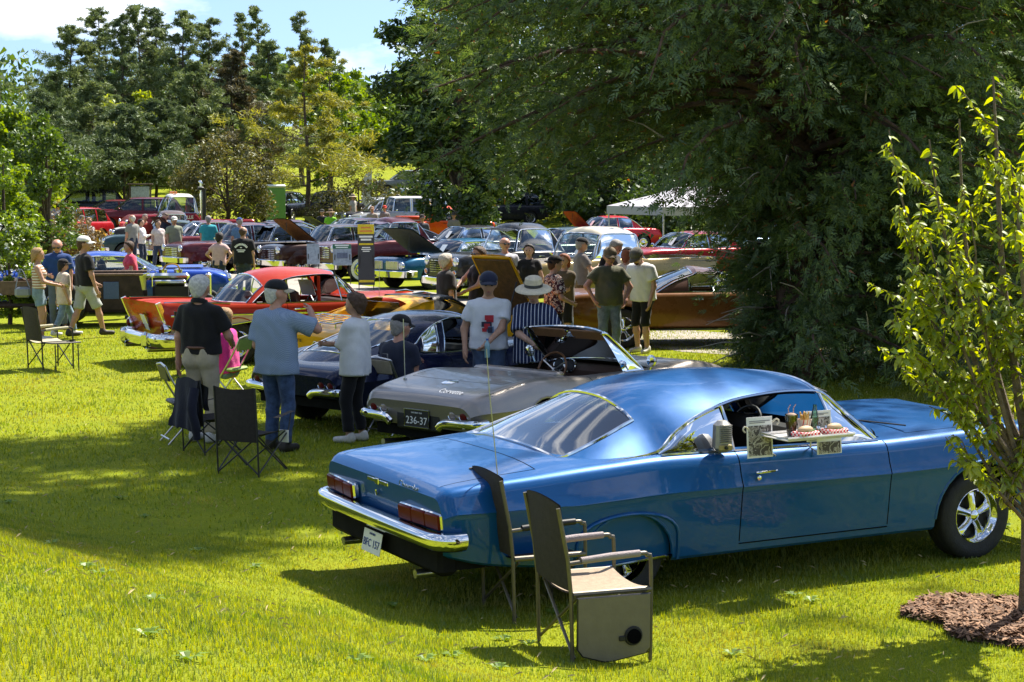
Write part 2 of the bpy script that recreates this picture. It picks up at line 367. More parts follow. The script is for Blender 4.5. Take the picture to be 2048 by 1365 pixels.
# ------------------------------------------------------------------ lofted car body
DEF_SIDE = [(0, .92), (.04, .945), (.14, .965), (.38, .992), (.55, 1.0), (.66, .998), (.78, .985), (.88, .965), (.95, .935), (.985, .905), (1.0, .875)]
def loft_body(root, sp, paintm, detail=1, trunk=True):
    top, edge, wid, sill = curve(sp['top']), curve(sp['edge']), curve(sp['wid']), curve(sp.get('sill', [(0, .25)]))
    q = curve(sp.get('q', [(0, 2.2)])); side = sp.get('side', DEF_SIDE); x0, x1 = sp['x0'], sp['x1']
    arch = sp.get('arch', []); seams = sp.get('seams', []); rk = sp.get('rake', (0, 0)); bulge = sp.get('bulge', lambda x, z, y: y)
    n = int((x1-x0)/(0.09 if detail else 0.2)); S = set(round(x0+(x1-x0)*i/n, 4) for i in range(n+1))
    for xe, sg in ((x0, 1), (x1, -1)):
        for d in (.012, .035, .07, .12): S.add(round(xe+sg*d, 4))
    for xc, zc, r, *fl in arch:
        na = 14 if detail else 8
        S = {s for s in S if not (xc-r-.02 < s < xc+r+.02)}
        for k in range(na+1): S.add(round(xc-r*math.cos(math.pi*k/na), 4))
        S.add(round(xc-r-.004, 4)); S.add(round(xc+r+.004, 4))
    gaps = []
    for s in seams:
        S = {k for k in S if abs(k-s) > .022}; S.add(s-.0045); S.add(s+.0045); gaps.append(s)
    S = sorted(S)
    fr = [1, .975, .93, .905, .895, .84, .72, .56, .38, .2, 0]
    tt = [s[0] for s in side]; kk = [s[1] for s in side]
    ts = sorted(set(tt+[(a+b)/2 for a, b in zip(tt, tt[1:]) if b-a > .11])); ns = len(ts)
    def archz(x):
        z = -9
        for xc, zc, r, *fl in arch:
            d = abs(x-xc)
            if d <= r+.0005: z = max(z, zc+math.sqrt(max(0, r*r-d*d))*(fl[0] if fl else 1.0))
        return z
    def section(x):
        zs, e, c, w, az = sill(x), edge(x), top(x), wid(x), archz(x); row = []
        fw = 0.0
        if rk[0]: fw += rk[0]*float(smooth(x1-.6, x1, x))
        if rk[1]: fw -= rk[1]*float(1-smooth(x0, x0+.6, x))
        for t in ts:
            z = zs+t*(e-zs); z2 = min(max(z, az), e-.02) if az > z else z
            k = np.interp((z2-zs)/(e-zs), tt, kk); y = bulge(x, z2, w*k); row.append((x+fw*(z2-(zs+e)/2), -y, z2))
        ys = -row[-1][1]; qq = q(x)
        for f in fr[1:]:
            z = c+(e-c)*f**qq; row.append((x+fw*(z-(zs+e)/2), -ys*f, z))
        return row
    rows = [section(x) for x in S]
    if sp.get('shape'): rows = [[sp['shape'](p, j, ns) for j, p in enumerate(r)] for r in rows]
    parts = {}
    def classify(i, j):
        xm = (S[i]+S[i+1])/2
        sg = S[i+1]-S[i] < .0095 and any(abs(xm-g) < .001 for g in gaps)
        t0 = ts[j] if j < ns-1 else 1
        if j < ns-1:
            for d0, d1, tb in sp.get('doors', []):
                if d0 < xm < d1 and t0 >= tb-1e-6: return ('door', 0)
                if sg and (abs(xm-d0) < .002 or abs(xm-d1) < .002) and t0 >= tb-1e-6: return ('body', 1)
            return ('body', 0)
        f = fr[j-ns+1]
        for h0, h1, fm in sp.get('holes', []):
            if h0 < xm < h1 and f <= fm+1e-6: return None
        for nm, key in (('hood', 'hood'), ('trunk_lid', 'trunk')):
            if sp.get(key):
                a, b = sp[key]
                if a < xm < b:
                    if f <= .905+1e-6 and f > .9: return (nm, 1)
                    if f <= .895+1e-6: return (nm, 0)
                if sg and (abs(xm-a) < .002 or abs(xm-b) < .002) and f <= .905: return ('body', 1)
        if sp.get('doors') and False: pass
        return ('body', 0)
    m = len(rows[0])
    for sgn in (1, -1):
        P = [[(x, y*sgn, z) for x, y, z in r] for r in rows]
        for i in range(len(S)-1):
            for j in range(m-1):
                c = classify(i, j)
                if c is None: continue
                nm = c[0]+('L' if (sgn < 0 and c[0] == 'door') else '')
                mb = parts.setdefault(nm, MB()); a, b, d, e = P[i][j], P[i+1][j], P[i+1][j+1], P[i][j+1]
                mb.add([a, b, d, e] if sgn > 0 else [e, d, b, a], [(0, 1, 2, 3)], c[1])
    mb = parts.setdefault('body', MB())
    for idx, fl in ((0, True), (-1, False)):                       # end panels
        r = rows[idx]; rr = [[(x, y*(1-2*k/6), z) for k in range(7)] for x, y, z in r]
        mb.grid(rr, 0, flip=not fl)
    out = {}
    for nm, b in parts.items():
        out[nm] = b.build(nm.replace('doorL', 'door'), [paintm, GAP], root, sharp=33, weld=.0008)
    # arch lips, wheel wells and floor pan
    u = MB()
    for xc, zc, r, *fl in arch:
        for s in (-1, 1):
            pth = []
            for k in range(15):
                a = math.pi*k/14; x = xc-r*math.cos(a); z = zc+r*math.sin(a)*(fl[0] if fl else 1.0)
                zs, e = sill(x), edge(x); y = bulge(x, z, wid(x)*np.interp((z-zs)/(e-zs), tt, kk)); pth.append((x, s*(y-.004), z))
            if sp.get('lip', .013): u.tube(pth, sp.get('lip', .013), 6, mi=1)
            rows2 = [[(p[0], p[1]*1.0 if k == 0 else s*(abs(p[1])-.34), p[2]) for p in pth] for k in (0, 1)]
            u.grid(rows2, 0)
            c0 = (xc, s*(wid(xc)-.36), zc); u.add([c0]+[tuple(p) for p in rows2[1]], [(0, k, k+1) for k in range(1, 15)], 0)
    wmin = min(wid(x0+.4), wid(x1-.4), wid((x0+x1)/2))-.12
    aw = [(a[0], a[2]) for a in arch]
    xs = sorted(aw)
    cuts = [x0+.12]+[v for c, r in xs for v in (c-r, c+r)]+[x1-.12]
    for k in range(len(cuts)-1):
        nar = k % 2 == 1
        a, b = cuts[k], cuts[k+1]; ww = (wmin-.3) if nar else wmin; zs = sill((a+b)/2)
        if b > a: u.box(((a+b)/2, 0, zs+.06), (b-a, 2*ww, .1), .0, mi=0)
    u.build('underbody', [UNDER, paintm], root)
    return dict(S=S, rows=rows, edge=edge, top=top, wid=wid, sill=sill, ys=lambda x: wid(x)*kk[-1], parts=out, bulge=bulge, kk=kk, tt=tt)

def side_pt(B, x, z, out=0.0):
    zs, e = B['sill'](x), B['edge'](x); return (x, -(B['bulge'](x, z, B['wid'](x)*float(np.interp((z-zs)/(e-zs), B['tt'], B['kk'])))+out), z)

def greenhouse(root, B, up, side, roofm, trimm=None, glass=None, sub=4, rnd=2.5, vgw=.14, belt_in=.985, glass_side=None, trim_r=.011, roof_name='roof'):
    """one loft for windscreen, roof and back window; ruled side walls between its edge and the belt line"""
    glass = glass or GLASS; trimm = trimm or CHROME; glass_side = glass_side or glass
    T = np.arange(len(up)); comp = [curve([(t, u[k]) for t, u in zip(T, up)]) for k in range(6)]
    st = []
    for i in range(len(up)-1):
        for k in range(sub): st.append((i+k/sub, up[i][6]))
    st.append((len(up)-1, 'end'))
    rows = []; ev = []
    for t, kd in st:
        xc, zc, xe, ye, ze, vg = [c(t) for c in comp]; r = []
        vs = [0, vg*.35, vg*.7, vg]+[vg+(1-vg)*k/6 for k in range(1, 7)]
        for v in vs:
            v = min(1.0, max(0.0, v)); g = 1-(1-v)**rnd; r.append((xe+(xc-xe)*(1-(1-v)**2), -ye*(1-v), ze+(zc-ze)*g))
        rows.append(r); ev.append((xe, ye, ze))
    roof, wind, back = MB(), MB(), MB()
    for sg in (1, -1):
        for i in range(len(rows)-1):
            kd = st[i][1]
            for j in range(len(rows[0])-1):
                Q = [rows[i][j], rows[i+1][j], rows[i+1][j+1], rows[i][j+1]]; Q = [(x, y*sg, z) for x, y, z in Q]
                if kd == 'N': continue
                tgt = roof if (kd == 'R' or j < 3) else (wind if kd == 'W' else back)
                tgt.add(Q[::-1] if sg > 0 else Q, [(0, 1, 2, 3)])
    if roof.v: roof.build(roof_name, roofm, root, sharp=40, weld=.0008)
    ln = MB()
    for sg in (1, -1):
        for i in range(len(rows)-1):
            if st[i][1] == 'R' and len(up) > 5:
                for j in range(len(rows[0])-1):
                    ln.add([(x, y*sg*.985, z-.022) for x, y, z in (rows[i][j], rows[i+1][j], rows[i+1][j+1], rows[i][j+1])], [(0, 1, 2, 3)])
    if ln.v: ln.build('headliner', INT, root, sharp=40, weld=.0008)
    trim = MB()
    for nm, mb, kd in (('windscreen', wind, 'W'), ('rear_window', back, 'B')):
        if not mb.v: continue
        o = mb.build(nm, glass, root, sharp=60, weld=.0008)
        ids = [i for i in range(len(st)) if st[i][1] == kd]; ids.append(ids[-1]+1)
        loop = [rows[i][3] for i in ids]; a = [(x, y, z) for x, y, z in loop]
        first, last = rows[ids[0]], rows[ids[-1]]
        path = a+[last[j] for j in range(4, len(last))]+[(x, -y, z) for x, y, z in reversed(last[3:-1])]+[(x, -y, z) for x, y, z in reversed(a[:-1])]+[(x, -y, z) for x, y, z in first[4:]]+[first[j] for j in range(len(first)-2, 3, -1)]
        t2 = MB(); t2.tube([(x, y, z+.004) for x, y, z in path], trim_r, 6, closed=True); t2.build('trim', trimm, o)
    # sides
    ex = [e[0] for e in ev][::-1]; ey = [e[1] for e in ev][::-1]; ez = [e[2] for e in ev][::-1]
    def topp(x): return (x, float(np.interp(x, ex, ey)), float(np.interp(x, ex, ez)))
    def basep(x): return (x, B['ys'](x)*belt_in, B['edge'](x)-.004)
    k = 4; cur = {-1: None, 1: None}
    for i in range(len(side)-1):
        (b0, t0, kd), (b1, t1, _) = side[i], side[i+1]; nseg = max(2, int(abs(b1-b0)/.12)+1)
        for sg in (-1, 1):
            g = []
            for a in range(nseg+1):
                f = a/nseg; p, q2 = basep(b0+(b1-b0)*f), topp(t0+(t1-t0)*f)
                g.append([(p[0]+(q2[0]-p[0])*h/k, sg*(p[1]+(q2[1]-p[1])*h/k+.018*math.sin(math.pi*h/k)), p[2]+(q2[2]-p[2])*h/k) for h in range(k+1)])
            if kd != 'P' and cur[sg] is not None: cur[sg].build('pillar', roofm, root, sharp=60); cur[sg] = None
            if kd == 'P': cur[sg] = cur[sg] or MB(); cur[sg].grid(g, 0, flip=sg < 0)
            elif kd == 'T': MB().grid(g, 0, flip=sg < 0).build('pillar', trimm, root, sharp=60)
            elif kd in ('G', 'V', 'Q'):
                gi = [[(x, y-sg*.012, z) for x, y, z in r] for r in g]
                if kd == 'Q': gi = [r[:3] for r in gi]
                MB().grid(gi, 0, flip=sg < 0).build('vent_window' if kd == 'V' else 'side_window', glass_side, root, sharp=60)
    for body in cur.values():
        if body is not None: body.build('pillar', roofm, root, sharp=60)
    for sg in (-1, 1):
        rail = MB()
        rail.tube([(x, sg*(y+.006), z) for x, y, z in [ev[i] for i in range(len(ev)) if st[i][1] != 'N']], trim_r, 6)
        bx = sorted([s[0] for s in side]); n = 14
        rail.tube([(x, sg*(B['ys'](x)*belt_in+.008), B['edge'](x)+.004) for x in [bx[0]+(bx[-1]-bx[0])*i/n for i in range(n+1)]], trim_r*.9, 6)
        for b0, t0, kd in side[1:-1]:
            p, q2 = basep(b0), topp(t0); rail.tube([(p[0], sg*(p[1]), p[2]), ((p[0]+q2[0])/2, sg*((p[1]+q2[1])/2+.02), (p[2]+q2[2])/2), (q2[0], sg*q2[1], q2[2])], trim_r*.9, 6)
        rail.build('window_trim', trimm, root)
    return dict(top=topp, base=basep, rows=rows, st=st)

def interior(root, x0, x1, hw, zf, zt, seats, col=None, wheel_x=None, wheel_y=.36, dash=True, rim=None, tall=0.0):
    """seats: list of (x of seat front edge, bucket?)"""
    col = col or INT; t = MB()
    for s in (-1, 1): t.box(((x0+x1)/2, s*(hw+.0), (zf+zt)/2-.02), (x1-x0, .04, zt-zf-.04), .01)
    t.box(((x0+x1)/2, 0, zf), (x1-x0, 2*hw, .04)); t.box((x0, 0, (zf+zt)/2-.03), (.04, 2*hw, zt-zf-.06)); t.box((x1, 0, (zf+zt)/2-.05), (.04, 2*hw, zt-zf-.1))
    t.build('cabin_tub', col, root)
    for sx, bucket in seats:
        spots = [(-hw*.5, hw*.82), (hw*.5, hw*.82)] if bucket else [(0, hw*1.86)]
        for cy_, w in spots:
            s = MB(); s.box((sx-.25, cy_, zf+.24), (.52, w, .17), .05)
            s.box((sx-.56, cy_, zf+.50+tall/2), (.16, w, .58+tall), .06, rot=Euler((0, R(-14), 0)))
            s.build('seat', col, root)
    if dash:
        d = MB(); d.box((x1-.14, 0, zt-.07), (.34, 2*hw*.97, .17), .05); d.build('dashboard', col, root)
    if wheel_x is not None:
        w = MB(); c = Vector((wheel_x, wheel_y, zt-.02)); M = Matrix.Rotation(R(-66), 4, 'Y'); M.translation = c
        w.tube([M @ Vector((.19*math.cos(a), .19*math.sin(a), 0)) for a in [2*math.pi*k/24 for k in range(24)]], .013, 6, closed=True)
        for k in range(3): a = 2*math.pi*k/3+R(180); w.tube([M @ Vector((0, 0, -.03)), M @ Vector((.18*math.cos(a), .18*math.sin(a), 0))], .010, 5, mi=1)
        w.tube([M @ Vector((0, 0, -.03)), M @ Vector((0, 0, -.30))], .025, 6, mi=1)
        w.build('steering_wheel', [rim or BLACK, STEEL], root)

def bumper(root, path, prof, m=None, name='bumper', scale=None):
    b = MB(); b.sweep(path, prof, scale=scale); return b.build(name, m or CHROME, root, sharp=50)
BLADE = [(-.025, -.085), (.02, -.085), (.05, -.05), (.06, 0), (.05, .05), (.03, .075), (-.01, .085), (-.03, .07)]
def lamp(root, name, c, r, m, d=.05, fwd=(1, 0, 0), bez_m=None, seg=20):
    z = Vector(fwd).normalized(); x, y = frame_from(z); M = Matrix((x, y, z)).transposed().to_4x4(); M.translation = Vector(c)
    b = MB(); b.lathe([(r*1.02, -.03), (r*1.2, 0), (r*1.22, d*.5), (r*1.1, d*.8), (r*1.0, d*.7)], seg, M, 0, cap=False)
    o = b.build(name, [bez_m or CHROME], root)
    g = MB(); g.lathe([(r*1.0, d*.4), (r*.92, d*.75), (r*.6, d*1.0), (r*.25, d*1.1), (.001, d*1.12)], seg, M, 0, cap=False); g.build('lens', m, o); return o
def rod(a, b, r=.01, seg=6): return MB().tube([a, b], r, seg)
def plate(root, c, rot, text, m=None, ink=None, w=.30, h=.15, frame=None):
    e = empty('license_plate', c, parent=root); e.rotation_euler = rot
    MB().box((0, 0, 0), (w, h, .006), .002).build('plate_panel', m or PLATE, e)
    if frame: MB().tube([(-w/2, -h/2, .004), (w/2, -h/2, .004), (w/2, h/2, .004), (-w/2, h/2, .004)], .006, 5, closed=True).build('plate_frame', frame, e)
    if text:
        for i, (tx, sz, dy) in enumerate(text): link('lettering', text_mesh(tx, sz, ink or INKB, ext=.001), e, (0, dy, .006))
    return e
REARROT = (R(90), 0, R(-90)); FRONTROT = (R(90), 0, R(90)); RIGHTROT = (R(90), 0, 0)
def at_car(x, y, hd): return (x, y, 0.0), R(hd)
# ------------------------------------------------------------------ the blue fastback in front
IMPALA = (1.66, 12.93, 27.9)
def make_impala():
    BL = paint('blue_metallic_paint', (0.004, 0.072, 0.235), .34, .25, .08, coat=.6)
    loc, rz = at_car(*IMPALA)
    r = empty('hardtop_coupe', loc, rz, 'metallic blue fastback coupe in the foreground with a drive-in food tray on its window', 'car')
    side = [(0, .925), (.03, .945), (.12, .955), (.30, .968), (.50, .982), (.655, .995), (.668, 1.0), (.682, .997), (.78, .972), (.88, .955), (.94, .94), (.975, .92), (1.0, .885)]
    sp = dict(x0=-2.86, x1=2.44,
        top=[(-2.86, .80), (-2.80, .855), (-2.6, .905), (-2.2, .955), (-1.9, .985), (-1.2, 1.0), (.6, .96), (1.0, .985), (1.6, .985), (2.2, .95), (2.40, .88), (2.44, .84)],
        edge=[(-2.86, .80), (-2.80, .85), (-2.6, .875), (-2.2, .90), (-1.7, .93), (-1.2, .95), (-.6, .94), (.6, .93), (1.2, .945), (1.8, .965), (2.25, .95), (2.40, .87), (2.44, .80)],
        wid=[(-2.86, .955), (-2.80, .985), (-2.5, 1.005), (-1.6, 1.02), (-1.0, 1.005), (.4, 1.0), (1.5, 1.01), (2.2, .99), (2.38, .965), (2.44, .94)],
        sill=[(-2.86, .43), (-2.6, .36), (-2.05, .285), (-1.9, .25), (1.0, .25), (2.1, .30), (2.44, .42)],
        q=[(-2.86, 3), (-1.2, 4), (.6, 3), (1.2, 5), (2.4, 3)], side=side,
        arch=[(1.51, .33, .405), (-1.53, .30, .36, .86)], seams=[-.63, .66, -2.14, .95], doors=[(-.63, .66, .12)], hood=(.95, 2.40), trunk=(-2.80, -2.14), holes=[(-1.55, .70, .92)],
        rake=(.12, .10))
    B = loft_body(r, sp, BL)
    up = [(.98, .965, .62, .855, .925, .06, 'W'), (.62, 1.20, .40, .76, 1.14, .06, 'W'), (.33, 1.345, .24, .665, 1.285, .05, 'R'), (0, 1.395, -.05, .665, 1.30, .05, 'R'), (-.4, 1.41, -.42, .68, 1.278, .05, 'R'),
          (-.8, 1.395, -.80, .735, 1.195, .10, 'R'), (-1.06, 1.355, -1.05, .79, 1.09, .22, 'R'), (-1.28, 1.285, -1.24, .835, .968, .30, 'B'), (-1.6, 1.145, -1.6, .855, .935, .24, 'B'), (-1.93, 1.0, -1.88, .84, .91, .20, 'R'), (-2.10, .965, -2.02, .80, .905, .2, 'end')]
    sd = [(.62, .62, 'V'), (.28, .25, 'O'), (-.62, -.62, 'G'), (-1.22, -1.22, 'end')]
    g = greenhouse(r, B, up, sd, BL, glass=glassmat('fastback_glass', (.58, .62, .61), 2.0), glass_side=glassmat('quarter_glass', (.42, .46, .46), 1.3), trim_r=.0125)
    interior(r, -1.5, .78, .80, .32, .90, [(.30, False), (-.42, False)], wheel_x=.34, tall=.04)
    MB().box((-1.52, 0, .90), (.75, 1.45, .03), .01).build('parcel_shelf', mat('shelf_grey', (.10, .10, .10), .8), r)
    # rear quarter haunch fillet is in the loft; raised lip over the skirt
    for s in (-1, 1):
        k = MB(); pts = []
        for i in range(17):
            a = math.pi*i/16; x = -1.53-.40*math.cos(a)*(1.0); z = .33+.275*math.sin(a)**.55
            pts.append((x, s*(abs(side_pt(B, x, z)[1])+.006), z))
        pts = [(-1.93, s*(abs(side_pt(B, -1.93, .27)[1])+.004), .265)]+pts+[(-1.13, s*(abs(side_pt(B, -1.13, .27)[1])+.004), .262)]
        k.tube(pts, .012, 8); k.build('wheel_arch_lip', BL, r)
        f = MB(); inner = [(x, s*(abs(y)-.045), z-.008) for x, y, z in pts[1:-1]]
        bot = [(x, s*(abs(side_pt(B, x, .30)[1])-.045), .245+.045*(x+1.93)/.8) for x, y, z in inner]
        f.grid([inner, [(a[0], (a[1]+b[1])/2, (a[2]+b[2])/2) for a, b in zip(inner, bot)], bot], flip=s > 0); f.build('fender_skirt', BL, r)
        MB().tube([(x, y-s*.0+s*.012, z-.004) for x, y, z in bot], .009, 6).build('skirt_trim', CHROME, r)
    add_wheels(r, 1.51, -1.51, .855, .33, .22, 'five', 0.0, y_r=.775)
    # rear: bumper, tail lamps in their coves, emblem, script
    P = [(-2.74, -1.0, .545), (-2.82, -1.0, .545), (-2.89, -.965, .545), (-2.925, -.85, .545), (-2.945, -.5, .55), (-2.95, 0, .55)]
    P = P+[(x, -y, z) for x, y, z in P[-2::-1]]
    bumper(r, bez(P, 5), [(.03, -.062), (-.01, -.065), (-.035, -.04), (-.05, 0), (-.04, .036), (-.02, .05), (.03, .052), (.06, .02), (.06, -.04)])
    v = MB(); v.box((-2.80, 0, .41), (.14, 1.80, .22), .03); v.build('rear_valance', UNDER, r)
    for s in (-1, 1):
        L = empty('tail_lamp', (-2.862, s*.655, .655), parent=r)
        MB().box((-.006, 0, 0), (.05, .56, .112), .012).build('bezel', CHROME, L)
        for i in range(3): MB().box((-.028, (i-1)*.178, 0), (.036, .176, .098), .008).build('lens', LENSR, L)
        L.rotation_euler = (0, R(-6), R(-4*s))
    em = MB(); em.box((-2.876, .04, .775), (.012, .34, .028), .004); em.box((-2.882, .04, .775), (.012, .06, .045), .006); em.build('trunk_emblem', CHROME, r)
    sc = link('lettering', text_mesh('Chevrolet', .075, CHROME, shear=.35, ext=.003), r, (-2.872, -.45, .79), (R(90+8), 0, R(-90)))
    MB().lathe([(.018, 0), (.02, .01), (.001, .014)], 12, Matrix.Translation((-2.88, .04, .70)) @ Matrix.Rotation(R(-90), 4, 'Y')).build('lock', CHROME, r)
    plate(r, (-2.93, .02, .37), (R(80), 0, R(-90)), [('BFC 157', .075, -.035), ('ONTARIO', .022, .045)])
    for s in (-1, 1):
        MB().tube([(-2.6, s*.60, .27), (-2.90, s*.60, .27)], .030, 10).build('exhaust_pipe', STEEL, r)
    # front bumper, headlamps
    P = [(2.0, -1.0, .50), (2.40, -.99, .50), (2.52, -.9, .50), (2.56, -.5, .50), (2.57, 0, .50)]; P += [(x, -y, z) for x, y, z in P[-2::-1]]
    bumper(r, bez(P, 4), [(-a, b) for a, b in BLADE][::-1])
    MB().box((2.44, 0, .68), (.05, 1.5, .18), .02).build('grille', STEEL, r)
    for s in (-1, 1):
        for q in (.62, .80): lamp(r, 'headlight', (2.44, s*q, .70), .07, LENSW)
    for s in (-1, 1): MB().tube([(x, s*(abs(side_pt(B, x, .315)[1])+.001), .315) for x in (-.63, -.3, 0, .3, .66)], .0045, 5).build('door_seam', GAP, r)
    # handles, mirror, antenna, wipers
    for s in (-1, 1):
        h = MB(); h.tube([(-.53, s*1.012, .805), (-.50, s*1.03, .808), (-.40, s*1.03, .81), (-.36, s*1.012, .81)], [.012, .014, .012, .008], 8, flat=.7); h.lathe([(.017, 0), (.017, .02), (.001, .024)], 10, Matrix.Translation((-.5, s*.985, .765)) @ Matrix.Rotation(R(90*s), 4, 'X').inverted())
        h.build('door_handle', CHROME, r)
    MB().tube([(-2.42, -.83, .885), (-2.42, -.83, .90)], .02, 10).tube([(-2.42, -.83, .89), (-2.48, -.83, 1.45), (-2.50, -.83, 1.72)], [.004, .003, .002], 5).build('antenna', STEEL, r)
    for y in (-.25, .35): MB().tube([(.93, y, .985), (.99, y-.5, 1.0)], .006, 5).build('wiper', BLACK, r)
    MB().tube([(.35, .03, 1.30), (.36, .03, 1.25)], .008, 5).box((.37, 0, 1.24), (.02, .22, .06), .01).build('mirror', BLACK, r)
    for s in (-1, 1): MB().box((.36, s*.34, 1.28), (.16, .4, .015), .006, rot=Euler((0, R(20), 0))).build('sun_visor', INT, r)
    return r, B
IMP, IMPB = make_impala()
# ------------------------------------------------------------------ the row of show cars behind it
def corvette_lower(r, P, x0=-2.17, x1=2.28, wide=.885, conv=False):
    side = [(0, .90), (.05, .925), (.2, .945), (.42, .972), (.60, .994), (.625, 1.0), (.65, .99), (.78, .955), (.88, .925), (.95, .885), (.985, .845), (1.0, .80)]
    sp = dict(x0=x0, x1=x1,
        top=[(-2.17, .66), (-2.1, .735), (-1.8, .80), (-1.2, .86), (-.6, .865), (.5, .855), (.75, .86), (1.2, .87), (1.7, .80), (2.1, .68), (2.28, .58)],
        edge=[(-2.17, .655), (-2.1, .72), (-1.8, .80), (-1.25, .875), (-.8, .845), (-.3, .815), (.5, .815), (.9, .84), (1.25, .865), (1.7, .80), (2.1, .67), (2.28, .57)],
        wid=[(-2.17, .72), (-2.08, .80), (-1.7, .865), (-1.2, wide), (-.4, .84), (.4, .845), (1.2, wide), (1.8, .84), (2.15, .74), (2.28, .62)],
        sill=[(-2.17, .42), (-1.9, .30), (-1.5, .22), (1.6, .22), (2.0, .28), (2.28, .40)],
        q=[(-2.17, 2.5), (-1.2, 3.2), (0, 3), (1.2, 3.5), (2.2, 2.5)], side=side,
        arch=[(1.245, .33, .365), (-1.245, .33, .365)], seams=[-.42, .52, .80, -2.02, -.95], doors=[(-.42, .52, .2)], hood=(.80, 2.1),
        holes=[(-.75, .62, .93)], rake=(.1, .25))
    if conv: sp['trunk'] = (-1.62, -.80); sp['seams'] = [-.42, .52, .80, -1.62, -.80]
    else: sp['seams'] = [-.42, .52, .80]
    return loft_body(r, sp, P)
def make_bronze():
    P = paint('bronze_metallic_paint', (0.26, 0.235, 0.215), .28, .55, .35)
    loc, rz = at_car(.55, 18.5, 47.5)
    r = empty('convertible_roadster', loc, rz, 'silver bronze open roadster with round tail lamps and black 236-37 plate', 'car')
    B = corvette_lower(r, P, conv=True)
    MB().box((-.72, 0, .855), (.16, 1.15, .05), .02).build('rear_bulkhead', P, r)
    # windscreen frame and glass
    up = [(.80, .865, .50, .655, .83, .05, 'W'), (.47, 1.10, .20, .60, 1.08, .05, 'W'), (.19, 1.255, .02, .545, 1.225, .05, 'R'), (.10, 1.262, -.04, .54, 1.228, .05, 'end')]
    g = greenhouse(r, B, up, [(.50, .50, 'V'), (.20, -.02, 'end')], BLACK, CHROME, trim_r=.013, roof_name='windscreen_header')
    for s in (-1, 1): MB().box((.08, s*.27, 1.19), (.13, .46, .02), .008, rot=Euler((0, R(50), 0))).build('sun_visor', mat('tan_vinyl', (.20, .10, .05), .6), r)
    MB().box((.10, 0, 1.18), (.02, .18, .06), .01).build('mirror', CHROME, r)
    interior(r, -.72, .72, .66, .18, .80, [(.16, True)], mat('brown_leather', (.055, .028, .018), .5), wheel_x=.20, wheel_y=.34, tall=-.20, rim=mat('wood_rim', (.16, .07, .025), .35))
    for y in (.42, .26): lamp(r, 'gauge', (.42, y, .80), .065, BLACK, .03, (-1, 0, .3))
    for s in (-1, 1):
        for y in (.62, .475): lamp(r, 'tail_lamp', (-2.155, s*y, .575), .052, LENSR if y > .5 else mat('clear_lens', (.25, .2, .2), .1, coat=1), .03, (-1, 0, .0))
        pth = [(-2.03, s*.80, .50), (-2.17, s*.78, .50), (-2.22, s*.66, .50), (-2.23, s*.42, .49), (-2.225, s*.33, .44)]
        b = MB(); b.tube(bez(pth, 4), .032, 8, flat=1.3); b.build('bumper', CHROME, r)
    MB().lathe([(.085, 0), (.085, .008), (.06, .014), (.001, .016)], 20, Matrix.Translation((-1.72, .0, .812)) @ Matrix.Rotation(R(-7), 4, 'Y')).build('fuel_lid', CHROME, r)
    link('lettering', text_mesh('Corvette', .085, CHROME, shear=.4, ext=.003), r, (-2.06, -.32, .758), (R(35), 0, R(-90)))
    MB().box((-2.14, 0, .50), (.06, .62, .24), .02).build('plate_recess', BLACK, r)
    plate(r, (-2.185, 0, .50), REARROT, [('236-37', .105, -.055), ('ONTARIO 1964', .022, .048)], BLACK, PLATE, .34, .17, CHROME)
    MB().tube([(-1.78, .58, .79), (-1.78, .58, .82)], .018, 8).tube([(-1.78, .58, .80), (-1.80, .58, 1.42)], .004, 5).build('antenna', STEEL, r)
    for s in (-1, 1): MB().lathe([(.06, 0), (.065, .015), (.05, .03), (.001, .035)], 16, Matrix.Translation((.42, s*.86, .93)) @ Matrix.Rotation(R(-90), 4, 'Y')).tube([(.44, s*.80, .80), (.44, s*.86, .92)], .01, 6).build('door_mirror', CHROME, r)
    for s in (-1, 1): MB().tube([(-1.9, s*.42, .22), (-2.24, s*.42, .24)], .03, 8).build('exhaust_pipe', STEEL, r)
    add_wheels(r, 1.245, -1.245, .755, .33, .18, 'hub')
    return r
